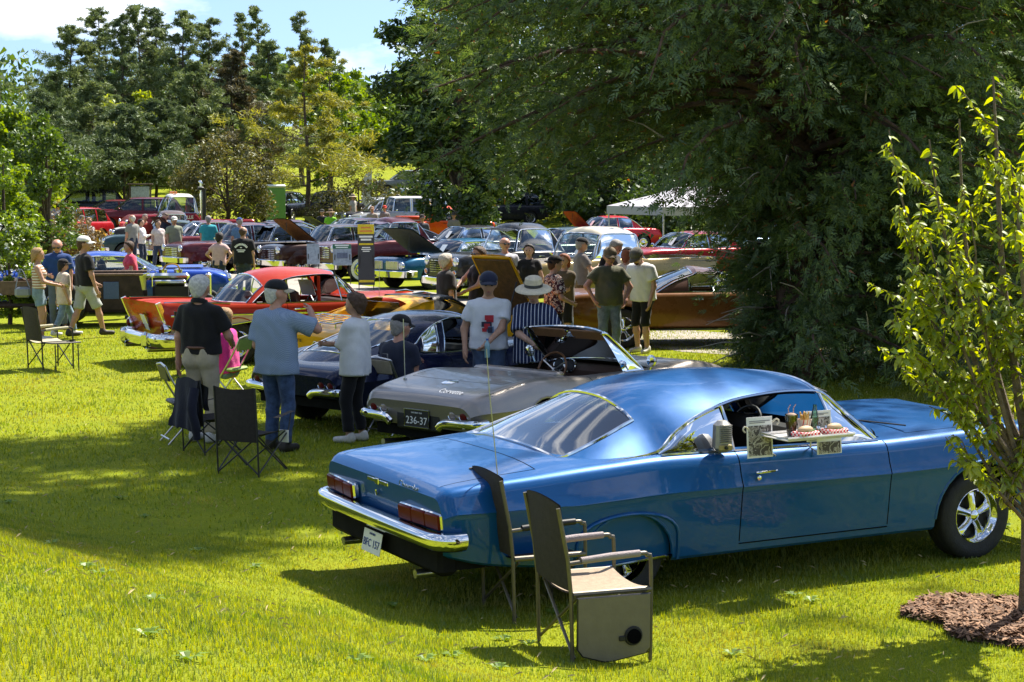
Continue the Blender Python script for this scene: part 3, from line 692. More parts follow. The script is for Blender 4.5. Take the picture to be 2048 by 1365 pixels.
def make_navy():
    P = paint('navy_paint', (0.006, 0.010, 0.040), .2, .2, .12, coat=.45)
    loc, rz = at_car(-1.0, 21.1, 48)
    r = empty('fastback_sports_coupe', loc, rz, 'navy blue fastback sports coupe parked between the yellow and the bronze sports car', 'car')
    B = corvette_lower(r, P)
    up = [(.82, .865, .52, .665, .835, .05, 'W'), (.50, 1.09, .26, .60, 1.06, .05, 'W'), (.20, 1.235, .08, .53, 1.19, .05, 'R'), (-.10, 1.268, -.15, .53, 1.205, .05, 'R'), (-.45, 1.25, -.45, .555, 1.16, .12, 'R'),
          (-.75, 1.19, -.72, .60, 1.05, .22, 'B'), (-1.05, 1.10, -.95, .66, .93, .26, 'B'), (-1.4, .985, -1.30, .64, .875, .28, 'B'), (-1.7, .88, -1.65, .52, .82, .25, 'R'), (-2.0, .765, -1.95, .25, .765, .2, 'end')]
    greenhouse(r, B, up, [(.52, .52, 'V'), (.28, .14, 'O'), (-.42, -.34, 'P'), (-.52, -.46, 'G'), (-.80, -.74, 'P'), (-.92, -.92, 'end')], P, CHROME, trim_r=.009, sub=4)
    interior(r, -.72, .70, .64, .25, .80, [(.10, True)], wheel_x=.22, wheel_y=.34)
    for s in (-1, 1):
        for y in (.62, .475): lamp(r, 'tail_lamp', (-2.155, s*y, .575), .052, LENSR, .03, (-1, 0, 0))
        b = MB(); b.tube(bez([(-1.95, s*.82, .50), (-2.17, s*.78, .50), (-2.22, s*.66, .50), (-2.23, s*.42, .49), (-2.225, s*.33, .44)], 4), .032, 8, flat=1.3); b.build('bumper', CHROME, r)
        MB().tube([(.9, s*.80, .27), (-.85, s*.80, .27)], .045, 10).build('side_exhaust', CHROME, r)
        MB().tube([(.10, s*.84, .63), (.18, s*.855, .63)], .012, 6).build('door_handle', CHROME, r)
    MB().lathe([(.045, 0), (.05, .02), (.03, .05), (.001, .055)], 14, Matrix.Translation((.40, -.76, .93)) @ Matrix.Rotation(R(-90), 4, 'Y')).tube([(.43, -.74, .80), (.43, -.76, .92)], .01, 6).build('door_mirror', CHROME, r)
    add_wheels(r, 1.245, -1.245, .755, .33, .18, 'hub')
    return r
def make_yellow():
    P = paint('yellow_paint', (0.62, 0.31, 0.006), .35, .0, .2, coat=.3)
    loc, rz = at_car(-1.3, 25.4, 44)
    r = empty('targa_sports_car', loc, rz, 'yellow sports car with luggage rack, black removable roof and tilted open hood', 'car')
    side = [(0, .88), (.05, .91), (.2, .93), (.45, .97), (.6, 1.0), (.72, .985), (.84, .955), (.93, .91), (.98, .86), (1.0, .81)]
    sp = dict(x0=-2.28, x1=2.35,
        top=[(-2.28, .74), (-2.2, .80), (-1.8, .83), (-1.2, .87), (-.5, .86), (.5, .84), (.85, .84), (1.3, .84), (1.8, .74), (2.35, .55)],
        edge=[(-2.28, .73), (-2.2, .79), (-1.8, .83), (-1.25, .90), (-.7, .83), (-.2, .79), (.5, .79), (.9, .83), (1.25, .87), (1.8, .76), (2.35, .54)],
        wid=[(-2.28, .78), (-2.2, .83), (-1.25, .88), (-.2, .78), (.3, .78), (1.25, .88), (1.9, .80), (2.35, .60)],
        sill=[(-2.28, .42), (-1.8, .26), (-1.4, .2), (1.6, .2), (2.35, .36)], q=[(-2.2, 3), (0, 3), (1.2, 4), (2.3, 2.5)], side=side,
        arch=[(1.245, .33, .375), (-1.245, .33, .375)], seams=[-.40, .60, .86], doors=[(-.40, .60, .2)], holes=[(-.62, .70, .93), (.90, 1.92, .84)], rake=(.1, .1))
    B = loft_body(r, sp, P)
    # engine bay under the raised hood
    e = MB(); e.box((1.4, 0, .60), (1.1, 1.1, .06)); e.box((1.38, 0, .72), (.55, .5, .2), .05); e.lathe([(.2, 0), (.2, .07), (.18, .09), (.001, .09)], 20, Matrix.Translation((1.4, 0, .80)), 1); e.build('engine', [BLACK, CHROME], r)
    h = empty('hood', (1.95, 0, .74), parent=r); h.rotation_euler = (0, R(58), 0)
    rows = [[(-x, y, .03+.05*math.exp(-(y/.3)**2)) for y in [i*.084-.42 for i in range(11)]] for x in (0, .2, .4, .6, .8, 1.0, 1.12)]
    MB().grid(rows).build('hood_skin', P, h); us = mat('hood_underside_brown', (.09, .045, .012), .7, 0, .35, 12, .3)
    MB().box((-.56, 0, .0), (1.04, .78, .03), .01).build('hood_underside', us, h)
    for s in (-1, 1): MB().tube([(-.02, s*.41, .01), (-1.12, s*.41, .01)], .02, 6).build('hood_rim', P, h)
    MB().tube([(-1.12, -.41, .01), (-1.12, .41, .01)], .02, 6).build('hood_rim', P, h)
    MB().tube([(1.25, -.45, .72), (1.52, -.40, 1.33)], .012, 6).build('hood_prop', BLACK, r)
    # buttress roof, targa panel, windscreen
    up = [(-.28, 1.185, -.28, .56, 1.13, .05, 'R'), (-.5, 1.19, -.5, .59, 1.12, .12, 'R'), (-.72, 1.175, -.75, .635, 1.06, .24, 'N'), (-1.1, 1.10, -1.1, .67, .97, .26, 'N'), (-1.5, .98, -1.5, .66, .89, .25, 'end')]
    greenhouse(r, B, up, [(-.34, -.28, 'P'), (-.60, -.60, 'P'), (-.85, -.82, 'P'), (-1.2, -1.2, 'P'), (-1.5, -1.5, 'end')], P, P, trim_r=.006)
    for s in (-1, 1):                                           # sail buttresses running down to the rear deck
        ro = [[(-.60-t*.98, s*(.63-.02*t)-s*.0, 1.10-.23*t-.08*t*t) for t in [i/8 for i in range(9)]], [(-.60-t*.98, s*(.53+.03*t), 1.155-.27*t-.07*t*t) for t in [i/8 for i in range(9)]],
              [(-.60-t*.98, s*(.46+.06*t), 1.14-.30*t-.03*t*t) for t in [i/8 for i in range(9)]], [(-.60-t*.98, s*(.44+.06*t), .84) for t in [i/8 for i in range(9)]]]
        MB().grid(ro, flip=s > 0).build('buttress', P, r, sharp=60)
    MB().box((-.78, 0, 1.0), (.01, .86, .26), .002, rot=Euler((0, R(-16), 0))).build('rear_window', GLASS, r)
    up = [(.86, .85, .58, .66, .81, .05, 'W'), (.52, 1.05, .32, .60, 1.02, .05, 'W'), (.20, 1.175, .10, .545, 1.14, .05, 'R'), (.12, 1.18, .05, .545, 1.145, .05, 'end')]
    greenhouse(r, B, up, [(.58, .58, 'O'), (.2, .08, 'end')], BLACK, BLACK, trim_r=.013, roof_name='windscreen_header')
    for s in (-1, 1):
        MB().grid([[(x, s*y, 1.175+.012*math.sin(y*3)-abs(x+.1)*.03) for y in (.03, .2, .4, .52)]+[(x, s*.55, 1.14)] for x in (.12, -.05, -.18, -.28)], flip=s < 0).build('roof_panel', BLACK, r, sharp=60)
    interior(r, -.62, .74, .62, .24, .78, [(.14, True)], wheel_x=.24, wheel_y=.33)
    # luggage rack and tail
    k = MB()
    for y in (-.5, -.33, -.17, 0, .17, .33, .5): k.tube([(-2.02, y, .905), (-1.45, y, .945)], .008, 5)
    k.tube(bez([(-1.45, -.55, .945), (-2.0, -.55, .905), (-2.08, -.5, .90), (-2.08, .5, .90), (-2.0, .55, .905), (-1.45, .55, .945), (-1.40, .5, .948), (-1.40, -.5, .948)], 3), .011, 6, closed=True)
    for x, z in ((-2.0, .81), (-1.5, .84)):
        for y in (-.5, -.17, .17, .5): k.tube([(x, y, z), (x, y, z+.1)], .009, 5)
    k.build('luggage_rack', CHROME, r)
    for s in (-1, 1):
        for y in (.62, .44): lamp(r, 'tail_lamp', (-2.30, s*y, .60), .06, LENSR, .02, (-1, 0, 0))
        MB().tube(bez([(-1.9, s*.86, .52), (-2.25, s*.82, .50), (-2.34, s*.62, .50), (-2.35, s*.35, .50)], 4), .035, 8).build('bumper', CHROME, r)
    link('lettering', text_mesh('CORVETTE', .06, INK, ext=.002), r, (-2.312, .0, .645), REARROT)
    add_wheels(r, 1.245, -1.245, .755, .33, .22, 'five')
    return r
def make_belair():
    P = paint('red_metallic_paint', (0.36, 0.026, 0.007), .30, .2, .2, coat=.35); CR = mat('cream_panel', (.50, .38, .24), .35, 0, .06, 8, coat=.8)
    loc, rz = at_car(-3.42, 28.4, 30)
    r = empty('tail_fin_hardtop', loc, rz, 'red hardtop with chrome trimmed tail fins and cream side spear', 'car')
    side = [(0, .90), (.04, .925), (.15, .95), (.35, .985), (.5, 1.0), (.66, .995), (.80, .98), (.90, .965), (.96, .95), (1.0, .925)]
    sp = dict(x0=-2.60, x1=2.30,
        top=[(-2.60, .74), (-2.5, .83), (-2.2, .905), (-1.6, .93), (-1.3, .935), (.6, .93), (.9, .96), (1.4, .97), (2.0, .93), (2.25, .86), (2.30, .80)],
        edge=[(-2.60, .985), (-2.5, .995), (-2.2, .985), (-1.6, .955), (-1.3, .945), (.6, .93), (.9, .95), (1.4, .97), (2.0, .97), (2.25, .93), (2.30, .86)],
        wid=[(-2.60, .885), (-2.5, .905), (-1.5, .93), (.2, .93), (1.4, .93), (2.1, .91), (2.30, .88)],
        sill=[(-2.60, .46), (-2.3, .36), (-1.9, .27), (1.9, .27), (2.3, .40)], q=[(-2.6, 7), (-2.2, 7), (-1.5, 5), (-1.1, 3), (.9, 3), (1.6, 6), (2.3, 5)], side=side,
        arch=[(1.46, .34, .40), (-1.46, .34, .40)], seams=[-.62, .62, .92, -1.55], doors=[(-.62, .62, .15)], hood=(.92, 2.25), trunk=(-2.56, -1.55), holes=[(-1.2, .72, .93)], rake=(0.05, .30))
    B = loft_body(r, sp, P)
    up = [(.95, .955, .62, .83, .93, .06, 'W'), (.70, 1.20, .46, .73, 1.17, .06, 'W'), (.42, 1.385, .28, .63, 1.335, .05, 'R'), (.1, 1.445, .05, .635, 1.355, .05, 'R'), (-.35, 1.465, -.35, .65, 1.335, .05, 'R'),
          (-.72, 1.43, -.70, .68, 1.25, .08, 'R'), (-.98, 1.36, -.92, .72, 1.13, .12, 'B'), (-1.22, 1.18, -1.06, .77, 1.03, .13, 'B'), (-1.45, .945, -1.16, .80, .95, .13, 'end')]
    greenhouse(r, B, up, [(.62, .62, 'V'), (.34, .30, 'O'), (-.55, -.55, 'O'), (-1.12, -1.12, 'end')], P, CHROME, trim_r=.013)
    interior(r, -1.18, .80, .74, .34, .90, [(.22, False), (-.52, False)], mat('black_red_upholstery', (.03, .012, .01), .5), wheel_x=.34, rim=BLACK)
    for s in (-1, 1): MB().tube([(.0, s*.72, .90), (.0, s*.69, 1.12), (.02, s*.64, 1.33)], .028, 6).build('pillar', P, r)
    for s in (-1, 1):
        # cream insert bounded by chrome spears
        xs = [-2.52+i*(1.95/14) for i in range(15)]; up_, lo_ = [], []
        for x in xs:
            f = (x+2.52)/1.95; zu = .80-.02*f; zl = .51+.245*f**.9
            up_.append(side_pt(B, x, zu, .006)); lo_.append(side_pt(B, x, min(zl, zu-.005), .006))
        md = [tuple((a+b)/2 for a, b in zip(p, q)) for p, q in zip(up_, lo_)]
        fl = lambda L: [(x, y*(1 if s < 0 else -1), z) for x, y, z in L]
        MB().grid([fl(lo_), fl(md), fl(up_)], flip=s > 0).build('cream_spear', CR, r)
        t = MB(); t.tube(fl(up_)+fl([side_pt(B, x, .78-.03*(x+.57)/2.7, .006) for x in (-.4, 0, .5, 1.0, 1.6, 2.2)]), .014, 6); t.tube(fl(lo_), .012, 6); t.build('side_trim', CHROME, r)
        f = MB(); fy = s*.845                                   # fin blade: chrome edge
        f.tube([(-1.55, s*.85, .962), (-2.2, s*.84, .992), (-2.60, s*.82, .995)], .016, 6)
        f.sweep([(-2.70, fy, 1.0), (-2.62, fy, .80), (-2.53, fy, .60)], [(-.035, -.03), (.035, -.03), (.045, .0), (.035, .03), (-.035, .03), (-.045, 0)], up=Vector((0, 1, 0)))
        f.build('tail_fin_trim', CHROME, r)
        lamp(r, 'tail_lamp', (-2.55, s*.83, .60), .075, LENSR, .10, (-1, 0, -.1))
        MB().ell((-2.56, s*.83, .50), (.12, .085, .06), 12, 6).build('exhaust_port', CHROME, r)
        MB().tube([(-2.2, s*.55, .27), (-2.78, s*.55, .28)], .042, 10).build('exhaust_pipe', STEEL, r)
        MB().tube([(-.52, s*.945, .84), (-.48, s*.965, .845), (-.30, s*.965, .85), (-.27, s*.945, .85)], .013, 6).build('door_handle', CHROME, r)
        lamp(r, 'headlight', (2.28, s*.70, .80), .09, LENSW, .05)
        MB().tube([(1.85, s*.33, .975), (2.05, s*.33, .985), (2.2, s*.33, .97)], [.02, .035, .01], 8).build('hood_ornament', CHROME, r)
    P2 = [(-2.30, -.95, .44), (-2.60, -.95, .44), (-2.72, -.86, .44), (-2.76, -.5, .44), (-2.77, 0, .44)]; P2 += [(x, -y, z) for x, y, z in P2[-2::-1]]
    bumper(r, bez(P2, 4), [(.03, -.11), (-.01, -.11), (-.035, -.06), (-.05, 0), (-.04, .06), (-.02, .085), (.03, .09), (.06, .03), (.06, -.06)])
    for s in (-1, 1): MB().box((-2.80, s*.52, .42), (.12, .14, .26), .05).build('bumper_guard', CHROME, r)
    P3 = [(2.0, -.94, .45), (2.3, -.93, .45), (2.42, -.7, .45), (2.46, 0, .45)]; P3 += [(x, -y, z) for x, y, z in P3[-2::-1]]
    bumper(r, bez(P3, 4), [(-a, b) for a, b in BLADE][::-1])
    plate(r, (-2.625, 0, .66), (R(112), 0, R(-90)), [], PLATE, frame=CHROME, w=.22, h=.26)
    MB().box((-2.56, 0, .87), (.03, .34, .03), .01).add([(-2.58, -.13, .86), (-2.58, 0, .78), (-2.58, .13, .86), (-2.58, 0, .82)], [(0, 1, 3), (1, 2, 3)]).build('trunk_emblem', CHROME, r)
    MB().tube([(1.0, -.82, .96), (1.0, -.84, 1.5)], .004, 5).build('antenna', STEEL, r)
    MB().tube([(-1.1, .0, .93), (-1.1, 0, .96)], .01, 5)
    MB().ell((.55, -.82, 1.02), (.04, .05, .045), 10, 6).tube([(.55, -.84, .93), (.55, -.82, 1.0)], .009, 5).build('door_mirror', CHROME, r)
    MB().box((.22, .30, 1.10), (.01, .40, .26), .002, rot=Euler((0, R(-18), R(10)))).build('window_sign', PAPER, r)
    add_wheels(r, 1.46, -1.46, .775, .345, .24, 'torq')
    return r
BRONZE = make_bronze(); NAVY = make_navy(); YELLOW = make_yellow(); BELAIR = make_belair()

# ------------------------------------------------------------------ simpler generic builder for the cars further off
def simple_car(name, label, pose, col, cat='car', group=None, xr=-2.4, xf=2.2, hw=.9, wb=2.9, belt=.95, hood=.97, deck=.95, roof=1.45, rhw=.6, A=.7, hd=.25, rr=-.9, C=-1.5, wr=.34, ww=.2, wk='hub', nose=.75, tail=.75,
               style='old', glass=None, roofcol=None, hoodcol=None, sill=.27, open_hood=None, bed=None, arch=.40, q=2.6, front=True, detail=0, chrome=True, fender=0.0, posts=(-.3,), visor=False, two=False, paper=True, metal=.3, wheels=True, cab=False, zoff=None):
    P = paint(name+'_'+'%02x%02x%02x' % tuple(int(min(1, c)*255) for c in col)+'_paint', col, .24, metal, .3)
    RP = P if roofcol is None else paint('roof_%02x%02x%02x_paint' % tuple(int(min(1, c)*255) for c in roofcol), roofcol, .3, .1, .3)
    x, y, h = pose; loc, rz = (x, y, gz(x, y) if zoff is None else zoff), R(h)
    r = empty(name, loc, rz, label, cat, group); fx, rx = wb/2, -wb/2
    holes = [(C+.25 if not cab else C+.05, A+.02, .93)]
    if bed: holes.append((bed[0], bed[1], .93))
    if open_hood is not None: holes.append((A+.35, xf-.25, .84))
    up_e = [(xr, tail), (xr+.12, deck-.05), (xr+.5, deck-.01), (C, deck), (A, belt), (A+.3, hood-.03), (xf-.5, hood-.04), (xf-.1, nose+.06), (xf, nose)]
    up_t = [(xr, tail), (xr+.12, deck-.02), (xr+.5, deck+.02), (C, deck+.01), (A, belt+.01), (A+.3, hood), (xf-.5, hood-.01), (xf-.1, nose+.10), (xf, nose)]
    if cab: up_e = [(xr, deck), (C-.02, deck), (C+.05, belt), (A, belt), (A+.3, hood-.04), (xf-.4, hood-.05), (xf-.08, nose+.06), (xf, nose)]; up_t = [(a, b+(.03 if a > A else 0)) for a, b in up_e]
    sp = dict(x0=xr, x1=xf, top=up_t, edge=up_e, wid=[(xr, hw*.93), (xr+.12, hw*.98), (0, hw), (xf-.3, hw*.97), (xf-.08, hw*.93), (xf, hw*.86)], sill=[(xr, sill+.15), (xr+.4, sill), (xf-.5, sill), (xf, sill+.16)],
              q=[(0, q)], arch=[(fx, wr, arch), (rx, wr, arch)], holes=holes, rake=(0, 0))
    if hoodcol is not None or open_hood is not None: pass
    B = loft_body(r, sp, P, detail)
    gl = glass or GLASSD
    if hoodcol is not None:
        HP = paint('hood_%02x%02x%02x_paint' % tuple(int(c*255) for c in hoodcol), hoodcol, .3, .1, .3)
        rows = [[(xx, yy*B['ys'](xx)*.86, (B['top'](xx)+(B['edge'](xx)-B['top'](xx))*abs(yy*.86)**q)+.012) for yy in (-1, -.6, -.2, .2, .6, 1)] for xx in [A+.32+(xf-.12-A-.32)*i/6 for i in range(7)]]
        MB().grid(rows).build('hood', HP, r)
    dz = roof-belt
    if cab: up = [(A+.12, belt+.02, A, B['ys'](A)*.97, belt, .07, 'W'), (A-.05, belt+dz*.45, A-.10, rhw*1.12, belt+dz*.42, .07, 'W'), (hd, roof-.15, hd-.08, rhw*1.04, roof-.20, .06, 'R'), (hd-.10, roof-.035, hd-.16, rhw*1.03, roof-.165, .05, 'R'), (hd-.4, roof, hd-.42, rhw*1.03, roof-.155, .05, 'R'), (rr, roof-.02, rr, rhw*1.0, roof-.17, .12, 'R'), (rr-.12, roof-.13, rr-.12, rhw*.98, roof-.22, .16, 'B'), (C+.06, belt+.12, C+.06, hw*.84, belt+.1, .16, 'R'), (C, belt, C, hw*.88, belt-.02, .1, 'end')]
    else: up = [(A+.22, belt+.03, A, B['ys'](A)*.985, belt, .07, 'W'), ((A+.22+hd)/2, belt+dz*.55, (A+hd)/2, (B['ys'](A)+rhw)/2, belt+dz*.5, .07, 'W'), (hd+.06, roof-.05, hd, rhw, roof-.10, .06, 'R'), (hd-.35, roof, hd-.4, rhw*1.02, roof-.085, .05, 'R'), ((hd+rr)/2-.15, roof+.005, (hd+rr)/2-.15, rhw*1.02, roof-.085, .05, 'R'), (rr, roof-.04, rr, rhw, roof-.13, .10, 'B'), ((rr+C)/2-.08, belt+dz*.5, (rr+C)/2, (rhw+hw*.86)/2, belt+dz*.42, .16, 'B'), (C-.12, deck+.02, C, B['ys'](C)*.97, deck, .14, 'end')]
    sd = [(A, A, 'G')]+[(p, p, 'P') if k % 2 == 0 else (p, p, 'G') for k, p in enumerate(sorted([v for q2 in posts for v in (q2+.05, q2-.05)], reverse=True))]+[(max(C+.12, rr-.1), max(C+.12, rr-.1)+.02, 'P'), (C+.02, C+.04, 'end')]
    greenhouse(r, B, up, sd, RP, CHROME if chrome else BLACK, gl, sub=2, glass_side=gl, trim_r=.014 if chrome else .01)
    interior(r, C+.3 if not cab else C+.12, A+.06, hw*.78, .36, belt-.04, [(A-.45, False)]+([] if cab else [(A-1.35, False)]), wheel_x=A-.38)
    if bed:
        b = MB(); zb = .62; b0, b1 = bed; hwb = hw*.80
        b.box(((b0+b1)/2, 0, zb), (b1-b0, 2*hwb, .03)); [b.box(((b0+b1)/2, s*hwb, (zb+deck)/2), (b1-b0, .03, deck-zb-.02)) for s in (-1, 1)]; [b.box((xx, 0, (zb+deck)/2), (.03, 2*hwb, deck-zb-.02)) for xx in (b0, b1)]
        b.build('cargo_bed', P, r)
    if open_hood is not None:
        ang, hc = open_hood; Lh = xf-.25-A-.30
        e = empty('hood', (A+.34, 0, hood+.02), parent=r); e.rotation_euler = (0, -R(ang), 0)
        rows = [[(Lh*i/6, hw*.80*k*(1-.12*(i/6)**2), .035*(1-k*k)+.03) for k in (-1, -.66, -.33, 0, .33, .66, 1)] for i in range(7)]
        MB().grid(rows).build('hood_skin', P, e); MB().grid([[(a, b, c-.03) for a, b, c in rw] for rw in rows], flip=True).build('hood_underside', mat('hood_liner_'+name, hc, .7, 0, .4, 9, .2), e)
        en = MB(); en.box((A+.9, 0, .62), (1.0, hw*1.3, .05)); en.box((A+.85, 0, .74), (.55, .46, .2), .05); en.lathe([(.19, 0), (.19, .07), (.001, .08)], 16, Matrix.Translation((A+.9, 0, .83)), 1); en.build('engine', [BLACK, CHROME], r)
        MB().tube([(xf-.3, hw*.7, hood), (xf-.35, hw*.66, hood+.95*math.sin(R(ang))*Lh)], .008, 5).build('hood_prop', BLACK, r)
    if fender:
        for xx in (fx, rx):
            for s in (-1, 1): MB().ell((xx-.02, s*(hw*.80), wr+.10), (arch+.22, hw*.26, arch+.14), 18, 10, z0=-.05).build('fender', P, r, sharp=60)
    if front:
        zl = nose+.02
        if style == 'old':
            for s in (-1, 1):
                lamp(r, 'headlight', (xf-.02, s*hw*.76, zl-.05), .095, LENSW, .06, seg=14)
                if two: lamp(r, 'headlight', (xf-.01, s*hw*.52, zl-.05), .085, LENSW, .06, seg=14)
            g = MB(); n = 6; [g.box((xf+.01, 0, zl-.32+i*.055), (.05, hw*1.1, .022), .006) for i in range(n)]; g.box((xf-.02, 0, zl-.18), (.03, hw*1.15, .36), mi=1); g.build('grille', [CHROME, BLACK], r)
        else:
            for s in (-1, 1): MB().box((xf-.06, s*hw*.68, zl-.04), (.10, .34, .12), .03).build('headlight', LENSW, r)
            MB().box((xf+.0, 0, zl-.12), (.04, hw*1.0, .2), .02).build('grille', BLACK, r)
        bm = CHROME if chrome else P
        Pp = [(xf-.18, -hw*.98, .45), (xf+.02, -hw*.95, .45), (xf+.12, -hw*.7, .45), (xf+.15, 0, .45)]; Pp += [(a, -b, c) for a, b, c in Pp[-2::-1]]
        bumper(r, bez(Pp, 3), [(-a, b) for a, b in BLADE][::-1], bm)
    Pp = [(xr+.18, -hw*.98, .48), (xr-.02, -hw*.95, .48), (xr-.10, -hw*.7, .48), (xr-.12, 0, .48)]; Pp += [(a, -b, c) for a, b, c in Pp[-2::-1]]
    bumper(r, bez(Pp, 3), BLADE, CHROME if chrome else P)
    for s in (-1, 1):
        MB().box((xr-.0, s*hw*.74, tail-.08), (.05, .2, .14), .02).build('tail_lamp', LENSR, r)
        MB().tube([(-.25, s*(hw+.005), belt-.12), (-.22, s*(hw+.02), belt-.12), (-.08, s*(hw+.02), belt-.12)], .012, 5).build('door_handle', CHROME if chrome else BLACK, r)
        MB().box((A-.12, s*(hw+.06), belt+.07), (.08, .14, .10), .03).build('door_mirror', CHROME if chrome else P, r)
    if visor: MB().grid([[(hd+.02+a*.26, k*rhw*1.05, roof-(.13 if cab else .06)-a*.05-.03*k*k) for k in (-1, -.5, 0, .5, 1)] for a in (0, .5, 1)]).build('sun_visor', RP, r)
    if paper and style == 'old': MB().box((A+.02, hw*.25, belt+.20), (.004, .22, .30), .001, rot=Euler((0, R(-40), 0))).build('window_card', PAPER, r)
    if wheels: add_wheels(r, fx, rx, hw-.12, wr, ww, wk)
    return r
# ------------------------------------------------------------------ second row, facing us across the lane
GRP = 'cars in the row across the lane'
MAR = (.085, .008, .014); BLK = (.010, .010, .014)
def g2(px, py): return gpt(px, py, 0)
OLDS = simple_car('teal_coupe', 'teal blue coupe with its hood raised and twin rectangular grilles', (-1.62, 48.5, 220), (.012, .10, .20), group=GRP, xr=-2.6, xf=2.35, hw=.97, wb=2.85, belt=.86, hood=.90, deck=.88, roof=1.33, A=.55, hd=.05, rr=-1.0, C=-1.75, nose=.72, wk='five', open_hood=(33, (.03, .03, .035)), posts=(-.6,), visor=False, detail=1, front=False)
for s in (-1, 1):
    lamp(OLDS, 'headlight', (2.36, s*.80, .66), .085, LENSW, .05)
    MB().box((2.36, s*.36, .66), (.04, .56, .24), .02).build('grille', STEEL, OLDS)
    for i in range(9): MB().box((2.385, s*(.12+i*.06), .66), (.012, .012, .22)).build('grille_bar', CHROME, OLDS)
_p = [(2.0, -.97, .44), (2.40, -.95, .44), (2.52, -.6, .44), (2.55, 0, .44)]; _p += [(a, -b, c) for a, b, c in _p[-2::-1]]
bumper(OLDS, bez(_p, 4), [(-a, b) for a, b in BLADE][::-1])
plate(OLDS, (2.60, -.25, .33), (R(90), 0, R(90)), [], PLATE)
APACHE = simple_car('apache_pickup', 'maroon fifties pickup with white wall tyres and sun visor', (-3.6, 52.6, 209), (.075, .010, .016), 'truck', GRP, xr=-2.7, xf=2.25, hw=.98, wb=2.9, belt=1.18, hood=1.17, deck=1.10, roof=1.86, rhw=.66, A=.55, hd=.42, rr=-.45, C=-.85, wr=.37, wk='white', nose=.98, arch=.44, bed=(-2.55, -1.0), cab=True, posts=(), visor=True, detail=1, sill=.38, two=False, glass=GLASS)
MB().box((2.27, 0, .98), (.04, .9, .07), .02).build('hood_badge', CHROME, APACHE)
CHEV = simple_car('black_pickup', 'satin black fifties pickup with round headlamps and wrap round visor', (0.1, 44.2, 211), (.018, .019, .021), 'truck', GRP, xr=-2.7, xf=2.15, hw=.96, wb=2.9, belt=1.16, hood=1.15, deck=1.10, roof=1.86, rhw=.66, A=.50, hd=.40, rr=-.5, C=-.9, wr=.37, wk='whitehub', nose=.96, arch=.44, bed=(-2.55, -1.05), cab=True, posts=(), visor=True, detail=1, sill=.38, glass=GLASS, fender=.1)
for s in (-1, 1): lamp(CHEV, 'parking_lamp', (2.16, s*.72, .66), .06, LENSA, .05, seg=12)
C10 = simple_car('beige_pickup', 'cream roofed beige sixties pickup with long bed behind the group of men', (1.95, 41.2, 214), (.26, .19, .075), 'truck', GRP, xr=-3.0, xf=2.2, hw=.98, wb=3.2, belt=1.10, hood=1.10, deck=1.08, roof=1.83, rhw=.72, A=.62, hd=.45, rr=-.55, C=-.80, wr=.37, wk='hub', nose=.95, arch=.43, bed=(-2.85, -.95), cab=True, posts=(), detail=1, sill=.36, roofcol=(.62, .55, .42), two=True, glass=GLASS)
HOTROD = simple_car('dark_brown_sedan', 'dark brown forties sedan with copper underside of raised hood', (-5.6, 54.8, 212), (.035, .014, .010), group=GRP, xr=-2.5, xf=2.2, hw=.90, wb=2.95, belt=1.02, hood=1.04, deck=.98, roof=1.60, A=.55, hd=.25, rr=-.9, C=-1.7, nose=.86, wk='hub', open_hood=(38, (.16, .055, .015)), posts=(-.35,), detail=1, fender=.2)
LEAD = simple_car('black_lead_sled', 'black chopped coupe with peaked visor behind the raised brown hood', (-4.35, 60.5, 211), (.014, .014, .020), group=GRP, xr=-2.6, xf=2.2, hw=.95, wb=2.95, belt=.98, hood=1.0, deck=.96, roof=1.46, A=.5, hd=.15, rr=-1.0, C=-1.9, nose=.82, visor=True, posts=(-.4,))
MER = simple_car('maroon_sedan', 'maroon fifties sedan roof showing behind the raised hood', (-5.9, 65.5, 211), (.10, .008, .018), group=GRP, belt=1.0, hood=1.02, deck=.98, roof=1.60, A=.5, hd=.15, rr=-1.0, C=-1.8, nose=.84)
MER2 = simple_car('maroon_fastback', 'dark plum forties coupe behind the man in blue', (-8.25, 61.5, 211), (.055, .006, .016), group=GRP, belt=1.02, hood=1.03, deck=.98, roof=1.62, A=.5, hd=.2, rr=-.8, C=-1.8, nose=.86, fender=.2, visor=True)
PLUM = simple_car('plum_coupe', 'plum forties coupe with chrome bumper facing the walkers', (-9.0, 57.0, 213), (.07, .007, .014), group=GRP, belt=1.0, hood=1.02, deck=.98, roof=1.60, A=.4, hd=.1, rr=-.9, C=-1.8, nose=.84, fender=.2)
TEAL = simple_car('dark_teal_sedan', 'dark teal fifties sedan with wide chrome grille behind the walkers', (-13.2, 66.0, 198), (.02, .05, .06), group=GRP, belt=.98, hood=.99, deck=.95, roof=1.52, A=.5, hd=.1, rr=-1.0, C=-1.7, nose=.80)
FORD = simple_car('black_white_pickup', 'black sixties pickup with a white hood', (-14.2, 72.0, 197), (.02, .018, .018), 'truck', GRP, xr=-2.7, xf=2.2, hw=.97, wb=2.95, belt=1.12, hood=1.13, deck=1.08, roof=1.80, rhw=.70, A=.55, hd=.30, rr=-.6, C=-.85, wr=.38, wk='five', nose=.95, arch=.44, bed=(-2.55, -1.0), cab=True, posts=(), hoodcol=(.62, .62, .60), glass=GLASS, roofcol=(.09, .06, .05))
simple_car('black_sedan', 'black forties sedan beside the dark brown one with raised hood', (-7.75, 57.2, 212), (.012, .011, .014), group=GRP, belt=1.0, hood=1.02, deck=.98, roof=1.58, A=.5, hd=.2, rr=-.9, C=-1.8, nose=.85, fender=.2, visor=True)
simple_car('burgundy_sedan', 'burgundy sedan with raised hood behind the man in turquoise', (-11.2, 63.5, 211), (.11, .008, .016), group=GRP, belt=1.0, hood=1.02, deck=.98, roof=1.56, nose=.84, open_hood=(40, (.05, .01, .012)))
